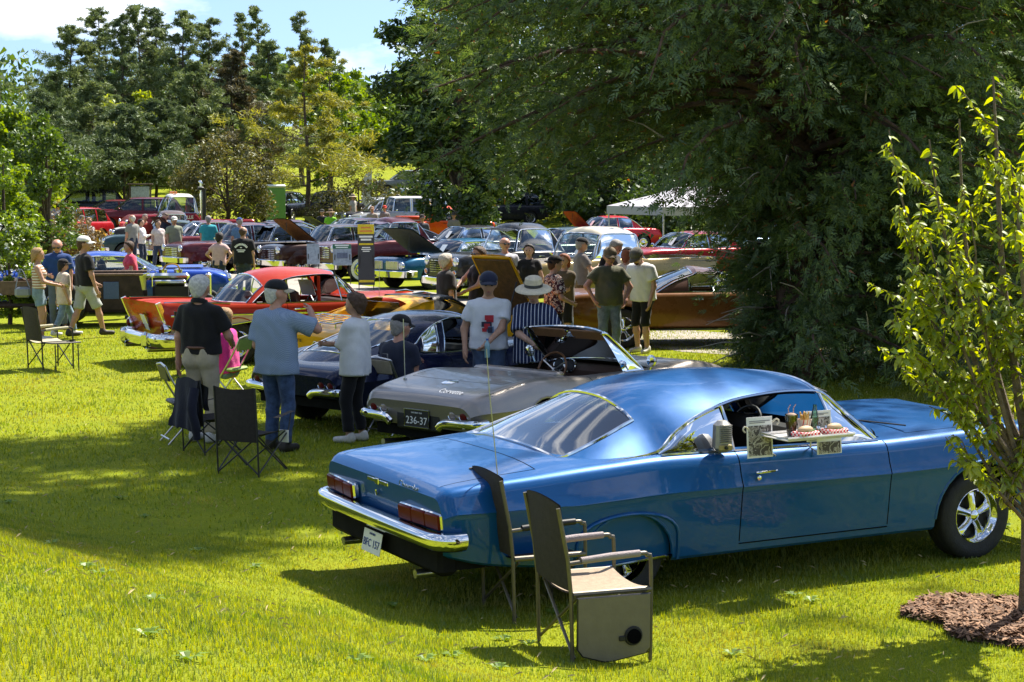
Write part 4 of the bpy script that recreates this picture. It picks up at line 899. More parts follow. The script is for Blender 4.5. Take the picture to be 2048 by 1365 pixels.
simple_car('grey_black_coupe', 'charcoal coupe behind the maroon pickup', (-1.6, 58.5, 211), (.03, .03, .035), group=GRP, belt=.98, hood=1.0, deck=.96, roof=1.48, nose=.82)
simple_car('dark_green_sedan', 'dark green sedan with raised hood behind the satin black pickup', (1.6, 55.0, 211), (.012, .035, .025), group=GRP, belt=.98, hood=1.0, deck=.96, roof=1.5, nose=.82, open_hood=(42, (.03, .03, .03)))
simple_car('cherry_coupe', 'cherry red coupe behind the cream roofed pickup', (5.2, 52.0, 211), (.28, .012, .02), group=GRP, belt=.96, hood=.98, deck=.95, roof=1.45, nose=.8)
# the tow truck with the lettered door
TOW = simple_car('tow_truck', 'dark red tow truck with white roof, amber beacons and lettered door', (-15.1, 78.5, 203), (.20, .008, .014), 'truck', xr=-3.4, xf=2.3, hw=1.06, wb=3.4, belt=1.55, hood=1.52, deck=1.25, roof=2.42, rhw=.78, A=.55, hd=.36, rr=-.62, C=-.9, wr=.48, ww=.26, wk='steel', nose=1.2, arch=.56, bed=(-3.2, -1.1), cab=True, posts=(), sill=.55, roofcol=(.62, .60, .56), glass=GLASS, fender=.1, paper=False, zoff=.05)
for i, (yy, mm) in enumerate(((-.45, LENSA), (-.2, LENSA), (.2, LENSA), (.45, LENSA))): MB().lathe([(.07, 0), (.075, .05), (.06, .10), (.001, .115)], 10, Matrix.Translation((.15-.25*abs(yy), yy, 2.40))).build('beacon', mm, TOW)
MB().tube(bez([(-1.05, .75, 1.2), (-1.05, .75, 2.75), (-1.05, .75, 2.86), (-1.0, .66, 2.95)], 4), .07, 10).build('exhaust_stack', CHROME, TOW)
MB().tube(bez([(-1.12, .98, .9), (-1.12, .98, 2.45), (-1.08, .98, 2.62), (-.85, .98, 2.64)], 5), .085, 10).build('tow_boom', BLACK, TOW)
for tx, sz, zz, sh in (('WESTVILLE', .20, 1.30, 0), ('Trucking Co.', .17, 1.07, .35), ('Phone 83', .15, .86, .3), ('WESTVILLE', .13, .68, 0), ('OKLAHOMA', .12, .53, 0)):
    link('lettering', text_mesh(tx, sz, WHITEP, shear=sh, ext=.004), TOW, (-.12, 1.075, zz), (R(90), 0, R(180)))
for s in (-1, 1): MB().box((.62, s*1.16, 1.95), (.03, .16, .32), .02).tube([(.6, s*.95, 1.75), (.6, s*1.15, 1.85)], .012, 5).build('door_mirror', CHROME, TOW)
# lane traffic and the left-hand pair
RUST = simple_car('bronze_muscle_coupe', 'rust and gold muscle coupe half hidden behind the cedar boughs', (3.25, 30.8, 6), (.16, .068, .022), xr=-2.5, xf=2.3, hw=.95, wb=2.9, belt=.95, hood=.93, deck=.94, roof=1.36, rhw=.62, A=.75, hd=.25, rr=-.2, C=-.85, nose=.78, wk='five', glass=GLASS, posts=(), detail=1, roofcol=(.10, .05, .04), paper=False, sill=.30)
MB().tube([(-1.0, -.935, .32), (1.0, -.935, .32)], .02, 6).build('rocker_trim', CHROME, RUST)
GTO = simple_car('blue_muscle_coupe', 'bright blue sixties coupe behind the rusty hot rod', (-8.75, 38.6, 12), (.012, .055, .33), xr=-2.6, xf=2.45, hw=.95, wb=2.92, belt=.93, hood=.96, deck=.92, roof=1.34, rhw=.62, A=.75, hd=.25, rr=-.75, C=-1.6, nose=.78, wk='five', glass=GLASS, posts=(-.5,), detail=1, paper=False)
MB().grid([[(x, y, .985+.05*math.exp(-(y/.25)**2)) for y in (-.4, -.25, -.1, .1, .25, .4)] for x in (1.1, 1.5, 1.9)]).build('hood_scoop', MATS['blue_muscle_coupe_030e54_paint'] if 'blue_muscle_coupe_030e54_paint' in MATS else BLACK, GTO)
# ------------------------------------------------------------------ parked behind: vans, pickups and the far lot
simple_car('panel_wagon', 'silver and white fifties panel wagon behind the orange truck', (-5.6, 84.5, 205), (.30, .31, .32), 'van', xr=-2.7, xf=2.1, hw=.96, wb=3.0, belt=1.25, hood=1.2, deck=1.2, roof=1.98, rhw=.74, A=.45, hd=.30, rr=-2.2, C=-2.5, wr=.37, nose=1.0, roofcol=(.62, .60, .58), posts=(-.5, -1.5), glass=GLASSD, sill=.36)
OR_ = simple_car('orange_pickup', 'bright orange off road pickup with roll bar by the maple trunk', (-3.05, 79.0, 14), (.62, .075, .008), 'truck', xr=-2.3, xf=2.2, hw=.92, wb=2.7, belt=1.18, hood=1.20, deck=1.14, roof=1.86, rhw=.68, A=.55, hd=.30, rr=-.55, C=-.85, wr=.42, wk='five', nose=1.02, arch=.50, bed=(-2.15, -1.0), cab=True, posts=(), sill=.48, glass=GLASSD, chrome=False, style='old', paper=False, metal=.05)
MB().box((-1.55, 0, 1.30), (1.1, 1.5, .16), .03).build('tool_rack', paint('orange_rack_paint', (.5, .05, .01)), OR_)
simple_car('grey_blue_roadster', 'grey blue car with raised hood near the man in lime green', (-7.0, 75.0, 205), (.10, .14, .18), belt=.95, roof=1.45, open_hood=(30, (.05, .06, .07)), nose=.8)
simple_car('black_coupe', 'black coupe with red seat behind the man in lime green', (-6.6, 88.5, 205), (.012, .012, .02), belt=1.0, roof=1.55, nose=.85, fender=.2)
lot = [('black_suv', 'black sport utility vehicle parked beside the pine trunk', (-12.3, 96, 75), (.012, .012, .016), 'suv'), ('dark_suv', 'dark sport utility vehicle parked left of the pine trunk', (-9.6, 97, 75), (.02, .018, .022), 'suv'),
       ('maroon_suv', 'maroon sport utility vehicle behind the black and white pickup', (-18.8, 88, 190), (.10, .006, .012), 'suv'), ('maroon_saloon', 'maroon saloon parked left of the notice board', (-21.0, 92, 200), (.12, .008, .014), 'car'),
       ('red_pickup', 'bright red modern pickup behind the left hand shrubs', (-20.3, 80, 245), (.42, .012, .02), 'truck'), ('black_truck', 'black long van under the dark pines', (-24.0, 98, 190), (.012, .012, .015), 'suv'),
       ('grey_suv', 'grey sport utility vehicle at the head of the far lot', (-7.0, 117, 190), (.16, .17, .18), 'suv'), ('silver_suv', 'silver sport utility vehicle second in the far lot', (-4.9, 108, 215), (.30, .32, .34), 'suv'),
       ('blue_grey_van', 'blue grey hatchback in the far lot beside the maple', (-3.0, 106, 215), (.10, .13, .17), 'suv'), ('dark_blue_suv', 'dark blue sport utility vehicle under the maple boughs', (-1.6, 101, 215), (.03, .035, .06), 'suv'), ('white_grey_saloon', 'pale grey saloon nearest the flowering bush', (-6.6, 105, 215), (.38, .40, .42), 'car'),
       ('charcoal_pickup', 'charcoal vehicle behind the straw hatted man', (-.6, 94, 200), (.03, .03, .04), 'suv')]
for nm, lb, ps, cl, ct in lot:
    s_ = ct != 'car'
    simple_car(nm, lb, ps, cl, 'car' if ct == 'car' else ct.replace('suv', 'suv'), 'modern cars parked at the back', xr=-2.35, xf=2.2, hw=.93, wb=2.75, belt=1.08 if s_ else .92, hood=1.06 if s_ else .9, deck=1.05 if s_ else .95, roof=1.72 if s_ else 1.42, rhw=.66, A=.95, hd=.30, rr=-1.8 if s_ else -.9, C=-2.2 if s_ else -1.7, wr=.36, wk='alloy', nose=.82 if s_ else .72, style='new', chrome=False, posts=(-.3, -1.2), glass=GLASSD, paper=False)
simple_car('yellow_coupe', 'yellow classic car behind the bronze shrub at left', (-19.3, 72.5, 200), (.62, .30, .01), belt=.95, roof=1.40, nose=.78, paper=False)
simple_car('red_sedan', 'red classic car with raised hood beside the white canopy', (4.0, 76.0, 205), (.50, .02, .03), belt=.98, roof=1.5, open_hood=(45, (.3, .02, .02)), nose=.82)
simple_car('pale_blue_sedan', 'pale blue classic beside the canopy', (8.2, 62.0, 205), (.18, .30, .40), belt=.98, roof=1.5, nose=.82)
simple_car('amber_truck', 'yellow orange car glimpsed through the cedar', (8.6, 46.0, 205), (.62, .26, .01), belt=1.0, roof=1.55, nose=.85)
simple_car('scarlet_coupe', 'scarlet classic car glimpsed beneath the canopy', (10.2, 70.0, 205), (.45, .015, .02), belt=.98, roof=1.45, nose=.8)
# ------------------------------------------------------------------ rusty hot rod
def make_rod():
    RU = mat('rust_patina', (.035, .022, .018), .7, .2, .5, 6, .2); WD = mat('weathered_plank', (.14, .09, .06), .8, 0, .3, 14, .3)
    x, y = gpt(190, 655); r = empty('rat_rod', (x+.35, y+.7, 0), R(8), 'rusty black hot rod pickup with big slick tyres and exposed engine', 'car')
    c = MB(); zt = 1.0
    prof = [(-.85, .30), (-.88, .60), (-.85, 1.02), (.42, 1.02), (.50, .60), (.48, .30)]
    for s in (-1, 1): c.prism([(a, s*.62, b) for a, b in prof], (0, -s*.05, 0))
    c.box((-.84, 0, .66), (.06, 1.24, .70), .02); c.box((-.2, 0, .32), (1.3, 1.24, .05)); c.build('cab_body', RU, r)
    MB().box((-.2, -.60, 1.03), (1.40, .07, .05), .01).build('belt_moulding', WD, r)
    MB().box((-.2, .60, 1.03), (1.40, .07, .05), .01).build('belt_moulding', WD, r)
    MB().box((-.12, -.626, .72), (.30, .012, .34), .04).build('door_window', mat('painted_blue', (.05, .09, .2), .3), r)
    b = MB(); b.box((-1.65, 0, .66), (1.35, 1.1, .04)); [b.box((-1.65, s*.55, .78), (1.35, .04, .26)) for s in (-1, 1)]; b.box((-2.32, 0, .80), (.05, 1.14, .16), .01); b.build('pickup_bed', WD, r)
    MB().tube([(-2.5, -.4, .42), (1.9, -.36, .42)], .05, 6).build('frame_rail', RU, r); MB().tube([(-2.5, .4, .42), (1.9, .36, .42)], .05, 6).build('frame_rail', RU, r)
    MB().tube([(-2.45, -.62, .36), (-2.45, .62, .36)], .05, 8).build('rear_axle_bar', BLACK, r)
    for s in (-1, 1): lamp(r, 'tail_lamp', (-2.36, s*.5, .72), .05, LENSR, .03, (-1, 0, 0), seg=12)
    e = MB(); e.box((1.0, 0, .62), (.7, .5, .4), .05); [e.box((1.0, s*.24, .86), (.62, .14, .10), .03, mi=1) for s in (-1, 1)]; [e.lathe([(.07, 0), (.09, .10), (.001, .12)], 12, Matrix.Translation((.85+.3*k, 0, 1.0)), 1) for k in (0, 1)]; e.build('engine', [BLACK, CHROME], r)
    MB().tube(bez([(.85, -.1, 1.08), (.95, -.12, 1.2), (1.15, -.12, 1.18), (1.2, -.1, .95)], 4), .018, 6).build('fuel_hose', mat('yellow_hose', (.55, .3, .02), .5), r)
    MB().box((.95, -.45, .98), (.9, .16, .14), .05).build('valve_cover', CHROME, r)
    MB().box((1.75, 0, .72), (.12, .56, .62), .03).build('radiator_shell', CHROME, r)
    for s in (-1, 1): MB().tube(bez([(.42, s*.60, .96), (.62, s*.72, 1.06), (.66, s*.74, .98)], 4), .010, 5).box((.68, s*.74, .90), (.03, .14, .22), .02).build('mirror', CHROME, r)
    MB().lathe([(.09, 0), (.11, .3), (.12, .32)], 14, Matrix.Translation((.46, -.52, .72)), 0).build('oil_can', STEEL, r)
    add_wheels(r, 1.65, -1.08, .74, .34, .16, 'steel', 0, 'five', .46, .34)
    return r
ROD = make_rod()
# ------------------------------------------------------------------ ground
def lawn_material():
    m, t, b = pbsdf('lawn'); b.inputs['Roughness'].default_value = .95; b.inputs['Specular IOR Level'].default_value = .1
    tc = N(t, 'ShaderNodeTexCoord')
    def nz(sc, det=4.0): n = N(t, 'ShaderNodeTexNoise', i_Scale=sc, i_Detail=det, i_Roughness=.62); t.links.new(tc.outputs['Object'], n.inputs['Vector']); return n
    big, mid, fine = nz(.22), nz(1.7), nz(38.0, 6)
    r = N(t, 'ShaderNodeValToRGB'); e = r.color_ramp.elements; e[0].position = .25; e[1].position = .75; e[0].color = (.095, .14, .006, 1); e[1].color = (.30, .30, .016, 1); k = e.new(.5); k.color = (.19, .225, .008, 1)
    a = N(t, 'ShaderNodeMath', operation='MULTIPLY_ADD'); a.inputs[1].default_value = .55; t.links.new(fine.outputs[0], a.inputs[0])
    a2 = N(t, 'ShaderNodeMath', operation='MULTIPLY'); a2.inputs[1].default_value = .45; t.links.new(mid.outputs[0], a2.inputs[0]); t.links.new(a2.outputs[0], a.inputs[2]); t.links.new(a.outputs[0], r.inputs[0])
    mx = N(t, 'ShaderNodeMixRGB'); mx.inputs['Color2'].default_value = (.21, .19, .035, 1); mr = N(t, 'ShaderNodeMapRange', i_1=.52, i_2=.75, i_3=0.0, i_4=.5); t.links.new(big.outputs[0], mr.inputs[0]); t.links.new(mr.outputs[0], mx.inputs[0]); t.links.new(r.outputs[0], mx.inputs[1])
    t.links.new(mx.outputs[0], b.inputs['Base Color'])
    bp = N(t, 'ShaderNodeBump', i_Strength=.9, i_Distance=.03); t.links.new(fine.outputs[0], bp.inputs['Height']); t.links.new(bp.outputs[0], b.inputs['Normal'])
    return m
LAWN = lawn_material()
def sheet(name, xs, ys, m, dz=0.0):
    X, Y = np.meshgrid(xs, ys); Z = ground_h(X, Y)+dz; nx, ny = len(xs), len(ys)
    V = np.stack([X.ravel(), Y.ravel(), Z.ravel()], 1); i = np.arange(nx*ny).reshape(ny, nx)
    F = np.stack([i[:-1, :-1].ravel(), i[:-1, 1:].ravel(), i[1:, 1:].ravel(), i[1:, :-1].ravel()], 1)
    return link(name, np_mesh(name, V, F, m))
def spaced(*segs): return np.unique(np.concatenate([np.arange(a, b, s) for a, b, s in segs]))
tag(sheet('lawn', spaced((-1600, -200, 100), (-200, -40, 8), (-40, -10, 1.5), (-10, 12, .4), (12, 40, 1.5), (40, 200, 8), (200, 1601, 100)), spaced((-60, 2, 4), (2, 26, .4), (26, 72, 2), (72, 240, 4), (240, 600, 40), (600, 2601, 200)), LAWN), kind='structure')
GRAV = mat('gravel', (.30, .27, .23), .95, 0, .35, 25, .7, 70)
def ribbon(name, pts, w, m, dz=.006):
    P = bez([(x, y, 0) for x, y in pts], 8); L, Rr = [], []
    for i in range(len(P)):
        t = (P[min(i+1, len(P)-1)]-P[max(i-1, 0)]).normalized(); n = Vector((-t.y, t.x, 0)); k = w/2*(1+.10*math.sin(i*1.7)+.06*math.sin(i*4.1))
        for arr, s in ((L, 1), (Rr, -1)): q = P[i]+n*k*s; arr.append((q.x, q.y, gz(q.x, q.y)+dz))
    return MB().grid([L, Rr], flip=True).build(name, m)
tag(ribbon('gravel_lane', [(-34, 84), (-17, 64), (-7.2, 51), (-.6, 38.5), (2.2, 32.6), (5.5, 29.4), (12, 26.5), (30, 24)], 3.4, GRAV), kind='structure')

# blades of grass: real geometry near the camera, sparser tufts further off
def blades(n, yr, xr, h, w, seed, xk=None):
    g = np.random.default_rng(seed); y = yr[0]+(yr[1]-yr[0])*g.random(n)**(0.75); half = 0.315*y+.4
    u = g.random(n)*2-1; x = u*half; o = g.random(n) < .2; x = np.where(o, np.sign(u)*(half+3.2*g.random(n)), x)
    z = ground_h(x, y); hh = h*(.45+.9*g.random(n))*(1+.4*np.sin(x*1.9+y*1.3)*np.sin(y*2.3-x)); a = g.random(n)*2*np.pi; lean = .75*hh*g.random(n)
    ww = w*(.6+.8*g.random(n)); dx, dy = np.cos(a), np.sin(a); lx, ly = np.cos(a+1.3+g.random(n)), np.sin(a+1.3+g.random(n))
    b0 = np.stack([x-dx*ww, y-dy*ww, z-.004], 1); b1 = np.stack([x+dx*ww, y+dy*ww, z-.004], 1); tp = np.stack([x+lx*lean, y+ly*lean, z+hh], 1)
    V = np.stack([b0, b1, tp], 1).reshape(-1, 3); F = np.arange(3*n).reshape(-1, 3); return V, F
GRASSM = leafmat('grass_blades', (.120, .195, .008), (.37, .375, .026), .5, .6)
_t = GRASSM.node_tree; _ra = [n for n in _t.nodes if n.type == 'VALTORGB'][0]; _gc = N(_t, 'ShaderNodeTexCoord')        # patches of lusher and drier turf
_n1 = N(_t, 'ShaderNodeTexNoise', i_Scale=.55, i_Detail=5.0, i_Roughness=.65); _t.links.new(_gc.outputs['Object'], _n1.inputs['Vector']); _n2 = N(_t, 'ShaderNodeTexNoise', i_Scale=2.6, i_Detail=4.0); _t.links.new(_gc.outputs['Object'], _n2.inputs['Vector'])
_m1 = N(_t, 'ShaderNodeMixRGB'); _m1.inputs['Color2'].default_value = (.085, .165, .012, 1); _q1 = N(_t, 'ShaderNodeMapRange', i_1=.50, i_2=.66, i_3=0.0, i_4=.75); _t.links.new(_n2.outputs[0], _q1.inputs[0]); _t.links.new(_q1.outputs[0], _m1.inputs[0]); _t.links.new(_ra.outputs[0], _m1.inputs[1])
_m2 = N(_t, 'ShaderNodeMixRGB'); _m2.inputs['Color2'].default_value = (.42, .34, .085, 1); _q2 = N(_t, 'ShaderNodeMapRange', i_1=.53, i_2=.70, i_3=0.0, i_4=.7); _t.links.new(_n1.outputs[0], _q2.inputs[0]); _t.links.new(_q2.outputs[0], _m2.inputs[0]); _t.links.new(_m1.outputs[0], _m2.inputs[1])
for _n in list(_t.nodes):
    if _n.type == 'BSDF_DIFFUSE': _t.links.new(_m2.outputs[0], _n.inputs[0])
    if _n.type == 'HUE_SAT': _t.links.new(_m2.outputs[0], _n.inputs['Color'])
_V1, _F1 = blades(260000, (4.5, 13.5), None, .028, .0037, 1); _V2, _F2 = blades(200000, (13.5, 34), None, .032, .008, 2)
_V = np.concatenate([_V1, _V2]); _F = np.concatenate([_F1, _F2+len(_V1)])
tag(link('grass', np_mesh('grass', _V, _F, GRASSM, smoothed=False)), 'short sunlit lawn grass covering the show field', 'grass', kind='stuff')
# broad-leaved weeds in the lawn
def weeds(n, seed):
    g = np.random.default_rng(seed); V = []; F = []
    for i in range(n):
        y = 7+9*g.random()**1.1; x = (g.random()*2-1)*.31*y; z = gz(x, y)
        for k in range(7):
            a = 2*math.pi*k/7+g.random(); L = .05+.05*g.random(); wv = .014; c, s = math.cos(a), math.sin(a); o = len(V)
            V += [(x, y, z), (x+c*L*.5-s*wv, y+s*L*.5+c*wv, z+.03), (x+c*L, y+s*L, z+.028), (x+c*L*.5+s*wv, y+s*L*.5-c*wv, z+.03)]; F.append((o, o+1, o+2, o+3))
    return V, F
_V, _F = weeds(45, 5)
tag(link('lawn_weeds', np_mesh('lawn_weeds', _V, _F, leafmat('weed_leaf', (.10, .18, .01), (.16, .25, .02), .4), smoothed=False)), 'broad leaved weeds scattered through the lawn', 'weeds', kind='stuff')
_n = 900; _g = np.random.default_rng(9); _y = 8.6+16*_g.random(_n)**1.2; _x = (_g.random(_n)*2-1)*.31*_y; _z = ground_h(_x, _y)+.03; _a = _g.random(_n)*6.28; _l = .012+.025*_g.random(_n)
_dx, _dy = np.cos(_a)*_l, np.sin(_a)*_l
_V = np.stack([np.stack([_x-_dx, _y-_dy, _z-.01], 1), np.stack([_x-_dy*.08, _y+_dx*.08, _z+.01], 1), np.stack([_x+_dx, _y+_dy, _z+.012], 1), np.stack([_x+_dy*.08, _y-_dx*.08, _z], 1)], 1).reshape(-1, 3)
tag(link('dry_clippings', np_mesh('dry_clippings', _V, np.arange(4*_n).reshape(-1, 4), mat('dry_straw', (.45, .36, .18), .9, 0, .3, 5), smoothed=False)), 'dry straw coloured clippings lying in the lawn', 'clippings', kind='stuff')
# ------------------------------------------------------------------ vegetation
BARK = mat('bark_grey_brown', (.075, .055, .042), .95, 0, .4, 9, .8, 30)
BARKR = mat('cedar_bark', (.10, .060, .042), .95, 0, .4, 11, .9, 40)
BARKD = mat('dead_twig', (.42, .36, .30), .9, 0, .3, 9, .4)
def quads(P, size, g, up=.35, asp=.55, droop=None, tri=False):
    """random leaf quads (rhombus) at points P"""
    n = len(P); d = g.normal(size=(n, 3)); d[:, 2] = d[:, 2]*.8+(0 if droop is None else droop); d /= np.linalg.norm(d, axis=1)[:, None]+1e-9
    u = g.normal(size=(n, 3)); u[:, 2] += up; s = np.cross(d, u); s /= np.linalg.norm(s, axis=1)[:, None]+1e-9
    L = (size*(.6+.8*g.random(n)))[:, None]; nn = np.cross(s, d)
    if tri: return np.stack([P-d*L*.5+s*L*asp*.5, P+d*L*.55, P-d*L*.4-s*L*asp*.5], 1).reshape(-1, 3), np.arange(3*n).reshape(-1, 3)
    V = np.stack([P-d*L*.5, P+s*L*asp*.5+nn*L*.1, P+d*L*.5, P-s*L*asp*.5+nn*L*.1], 1).reshape(-1, 3)
    return V, np.arange(4*n).reshape(-1, 4)
def sprays(P, D, size, g, k=5):
    """flat evergreen sprays: k narrow leaflets fanning from each twig point along D"""
    n = len(P); D = D/(np.linalg.norm(D, axis=1)[:, None]+1e-9); u = g.normal(size=(n, 3)); s = np.cross(D, u); s /= np.linalg.norm(s, axis=1)[:, None]+1e-9
    VV = []; A = (size*(.6+.8*g.random(n)))[:, None]
    for i in range(k):
        f = (i+.4*g.random())/k; a = (1 if i % 2 else -1)*(.75-.35*f)+g.normal(size=n)*.12; L = A*(.62-.25*f)
        d = D*np.cos(a)[:, None]+s*np.sin(a)[:, None]; d[:, 2] -= .10; w = np.cross(d, np.cross(D, s)); w /= np.linalg.norm(w, axis=1)[:, None]+1e-9
        nn = np.cross(d, w); b = P+D*A*f-np.array([0, 0, 1.])*A*.12*f*f
        VV.append(np.stack([b+d*L*.12+w*L*.19, b+d*L+nn*L*.08, b+d*L*.05-w*L*.17], 1))
    V = np.stack(VV, 1).reshape(-1, 3); return V, np.arange(len(V)).reshape(-1, 3)
def clumps(g, centres, radii, per, flat=.75):
    C = np.repeat(centres, per, 0); r = np.repeat(radii, per); d = g.normal(size=(len(C), 3)); d /= np.linalg.norm(d, axis=1)[:, None]
    return C+d*(r*(g.random(len(C))**.45))[:, None]*np.array([1, 1, flat])
def tree_obj(name, label, loc, trunk_mb, parts, cat='tree', group=None, bark=None):
    r = empty(name, loc, 0, label, cat, group)
    trunk_mb.build('trunk', bark or BARK, r)
    for nm, V, F, m in parts: link(nm, np_mesh(nm, V, F, m, smoothed=False), r)
    return r
NEED = {'d': leafmat('pine_needles_dark', (.050, .088, .032), (.135, .178, .062), .25, .6), 'm': leafmat('pine_needles', (.070, .112, .038), (.195, .240, .078), .3, .6),
        'y': leafmat('pine_needles_yellow', (.16, .185, .028), (.36, .34, .06), .4, .6), 'b': leafmat('pine_needles_brown', (.05, .05, .02), (.12, .095, .035), .3, .6)}
LEAF = {'bright': leafmat('leaf_bright', (.075, .15, .012), (.22, .30, .03), .5), 'mid': leafmat('leaf_mid', (.040, .085, .012), (.11, .17, .028), .42), 'dark': leafmat('leaf_maple', (.018, .042, .009), (.055, .098, .018), .36),
        'olive': leafmat('leaf_olive', (.060, .070, .018), (.16, .145, .040), .35), 'rust': leafmat('leaf_bronze', (.10, .070, .022), (.21, .135, .045), .35), 'lime': leafmat('leaf_lime', (.16, .24, .010), (.40, .44, .03), .55)}
def pine(name, label, x, y, h, rad, kind, seed, n=26, base=.25, leaf=.30, per=26, group=None, top_irreg=.5, lean=0.0, up=.25):
    g = np.random.default_rng(seed); z0 = gz(x, y); t = MB(); th = h
    tp = [(lean*k*k*h+.1*math.sin(k*7+seed), .08*math.sin(k*5+seed), h*k) for k in [i/8 for i in range(9)]]
    t.tube([(0, 0, -.3)]+tp[1:], [max(.02, h*.017*(1-.93*i/8)) for i in range(9)], 7)
    cs, rs = [], []
    for i in range(n):
        f = base+(1-base)*((i+.5)/n)**.9; zz = h*f; L = rad*(1-f)**.62*(.30+.95*g.random()**1.2)*(1.15 if f < .55 else 1.0)+rad*.16*top_irreg*g.random()
        a = g.random()*2*math.pi; bx = np.interp(f, [k/8 for k in range(9)], [p[0] for p in tp]); dx, dy = math.cos(a), math.sin(a); rise = L*(up-.22+.5*g.random())
        e = (bx+dx*L, dy*L, zz+rise); t.tube([(bx, 0, zz), (bx+dx*L*.55, dy*L*.55, zz+rise*.3), e], [max(.012, h*.0042*(1-f)+.012), .012, .006], 4, cap=False)
        m = max(2, int(2+L*1.3))
        for k in range(m):
            s = .38+.62*(k+g.random()*.6)/m; cs.append((bx+dx*L*s+g.normal()*.16*L*s, dy*L*s+g.normal()*.16*L*s, zz+rise*s*s+g.normal()*.05)); rs.append((.16+.42*g.random())*max(.6, L*.42))
    cs.append((tp[-1][0], tp[-1][1], h*.985)); rs.append(.3)
    P = clumps(g, np.array(cs), np.array(rs), per, .55); V, F = quads(P, leaf*1.5, g, asp=.17, tri=True)
    return tree_obj(name, label, (x, y, z0), t, [('crown', V, F, NEED[kind])], group=group)
def broad(name, label, x, y, h, rx, kind, seed, nb=9, trunk_h=.25, leaf=.22, per=120, ncl=60, group=None, cat='tree', ry=None, zc=.6, flat=.8, trunk_r=None, zmin=0.05, clr=.24):
    g = np.random.default_rng(seed); z0 = gz(x, y); t = MB(); ry = ry or rx; tr = trunk_r or h*.018
    t.tube([(0, 0, -.2), (.02*h, 0, h*trunk_h), (.0, .02*h, h*.6), (.01*h, 0, h*.85)], [tr*1.25, tr, tr*.6, tr*.2], 8)
    cs, rs = [], []
    for i in range(ncl):
        d = g.normal(size=3); d /= np.linalg.norm(d); k = (.35+.65*g.random()**.5); c = np.array([d[0]*rx*k, d[1]*ry*k, h*zc+d[2]*h*(1-zc)*k*(1.0 if d[2] > 0 else zc/(1-zc)*.98)])
        if c[2] < h*zmin: continue
        cs.append(c); rs.append(clr*rx*(.5+.8*g.random()))
        if i < nb*2: s = np.array([0, 0, h*(trunk_h*.8+.25*g.random())]); t.tube([tuple(s), tuple((s+c)/2+np.array([0, 0, .04*h])), tuple(c)], [tr*.35, tr*.2, tr*.06], 5, cap=False)
    P = clumps(g, np.array(cs), np.array(rs), per, flat); V, F = quads(P, leaf, g, asp=.62, tri=y > 86)
    return tree_obj(name, label, (x, y, z0), t, [('crown', V, F, LEAF[kind])], group=group, cat=cat)
# tall background pines (tops against the sky), positions by eye from left to right
PG = 'tall pines along the skyline'
for i, (px, top, Y, rad, kind, sd, lb) in enumerate([(150, 60, 128, 4.2, 'm', 1, 'tall ragged pine at the left end of the skyline row'), (205, 25, 132, 3.6, 'm', 2, 'tall pine second from the left on the skyline'), (250, 40, 126, 3.4, 'd', 3, 'dark tall pine third from the left on the skyline'),
        (285, 20, 130, 3.2, 'm', 4, 'tallest narrow pine left of the big cloud'), (322, 25, 134, 3.2, 'd', 5, 'narrow dark pine beneath the left cloud edge'), (375, 30, 128, 3.8, 'm', 6, 'broad topped pine below the middle cloud'), (425, 45, 131, 3.4, 'm', 7, 'pine with wind swept right side below the cloud'),
        (488, 35, 130, 2.3, 'm', 8, 'thin open pine left of the tall leaning one'), (520, 22, 126, 2.7, 'm', 9, 'thin leaning pine with tufted top right of the cloud'), (607, 30, 125, 2.7, 'm', 10, 'isolated slender pine with flat tufted limbs'), (655, 85, 127, 2.3, 'm', 11, 'short thin pine right of the isolated slender one'), (115, 150, 122, 3.0, 'd', 12, 'dark lower pine at the far left edge of the row')]):
    zt = CAMH+(375-top)/3500*Y; x = atd(px, Y)
    thin = px > 470
    pine('pine_tree', lb, x, Y, zt-gz(x, Y), rad, kind, sd, n=95 if not thin else 38, base=.18 if not thin else .36, leaf=.24, per=50 if not thin else 62, group=PG, top_irreg=1.3, up=.30)
# nearer, darker pines with low boughs
DG = 'dark spreading pines behind the parked vehicles'
for px, top, Y, rad, kind, sd, lb in [(190, 170, 104, 4.8, 'm', 21, 'dark spreading pine at the left with thick trunk over the lot'), (255, 215, 100, 4.0, 'd', 22, 'dark pine whose trunk rises left of the notice board'), (318, 205, 103, 4.4, 'd', 23, 'dark pine behind the tow truck cab'), (395, 130, 108, 4.6, 'm', 24, 'grey green pine right of the tow truck'), (470, 110, 110, 4.2, 'b', 25, 'brownish pine behind the round bronze shrub'), (540, 90, 114, 3.6, 'm', 26, 'green pine left of the yellow one'), (90, 185, 96, 3.6, 'd', 27, 'dark pine behind the left hand oak')]:
    zt = CAMH+(375-top)/3500*Y; x = atd(px, Y)
    pine('spreading_pine', lb, x, Y, zt-gz(x, Y), rad, kind, sd, n=85, base=.24, leaf=.22, per=76, group=DG, up=.16)
pine('white_pine', 'yellow green soft needled pine with a visible straight trunk', atd(615, 94), 94, 9.6-gz(atd(615, 94), 94)+.6, 4.6, 'y', 31, n=38, base=.2, leaf=.22, per=90, up=.16)
broad('bronze_shrub_tree', 'rounded brown green small tree beside the tow truck', atd(455, 84), 84, 4.9, 2.3, 'olive', 32, per=150, ncl=70, leaf=.16, zc=.5, clr=.3)
broad('pale_bush', 'low pale leaved flowering bush in front of the far lot', atd(718, 93), 93, 2.6, 2.7, 'olive', 33, per=110, ncl=60, leaf=.14, zc=.35, cat='bush', clr=.25)
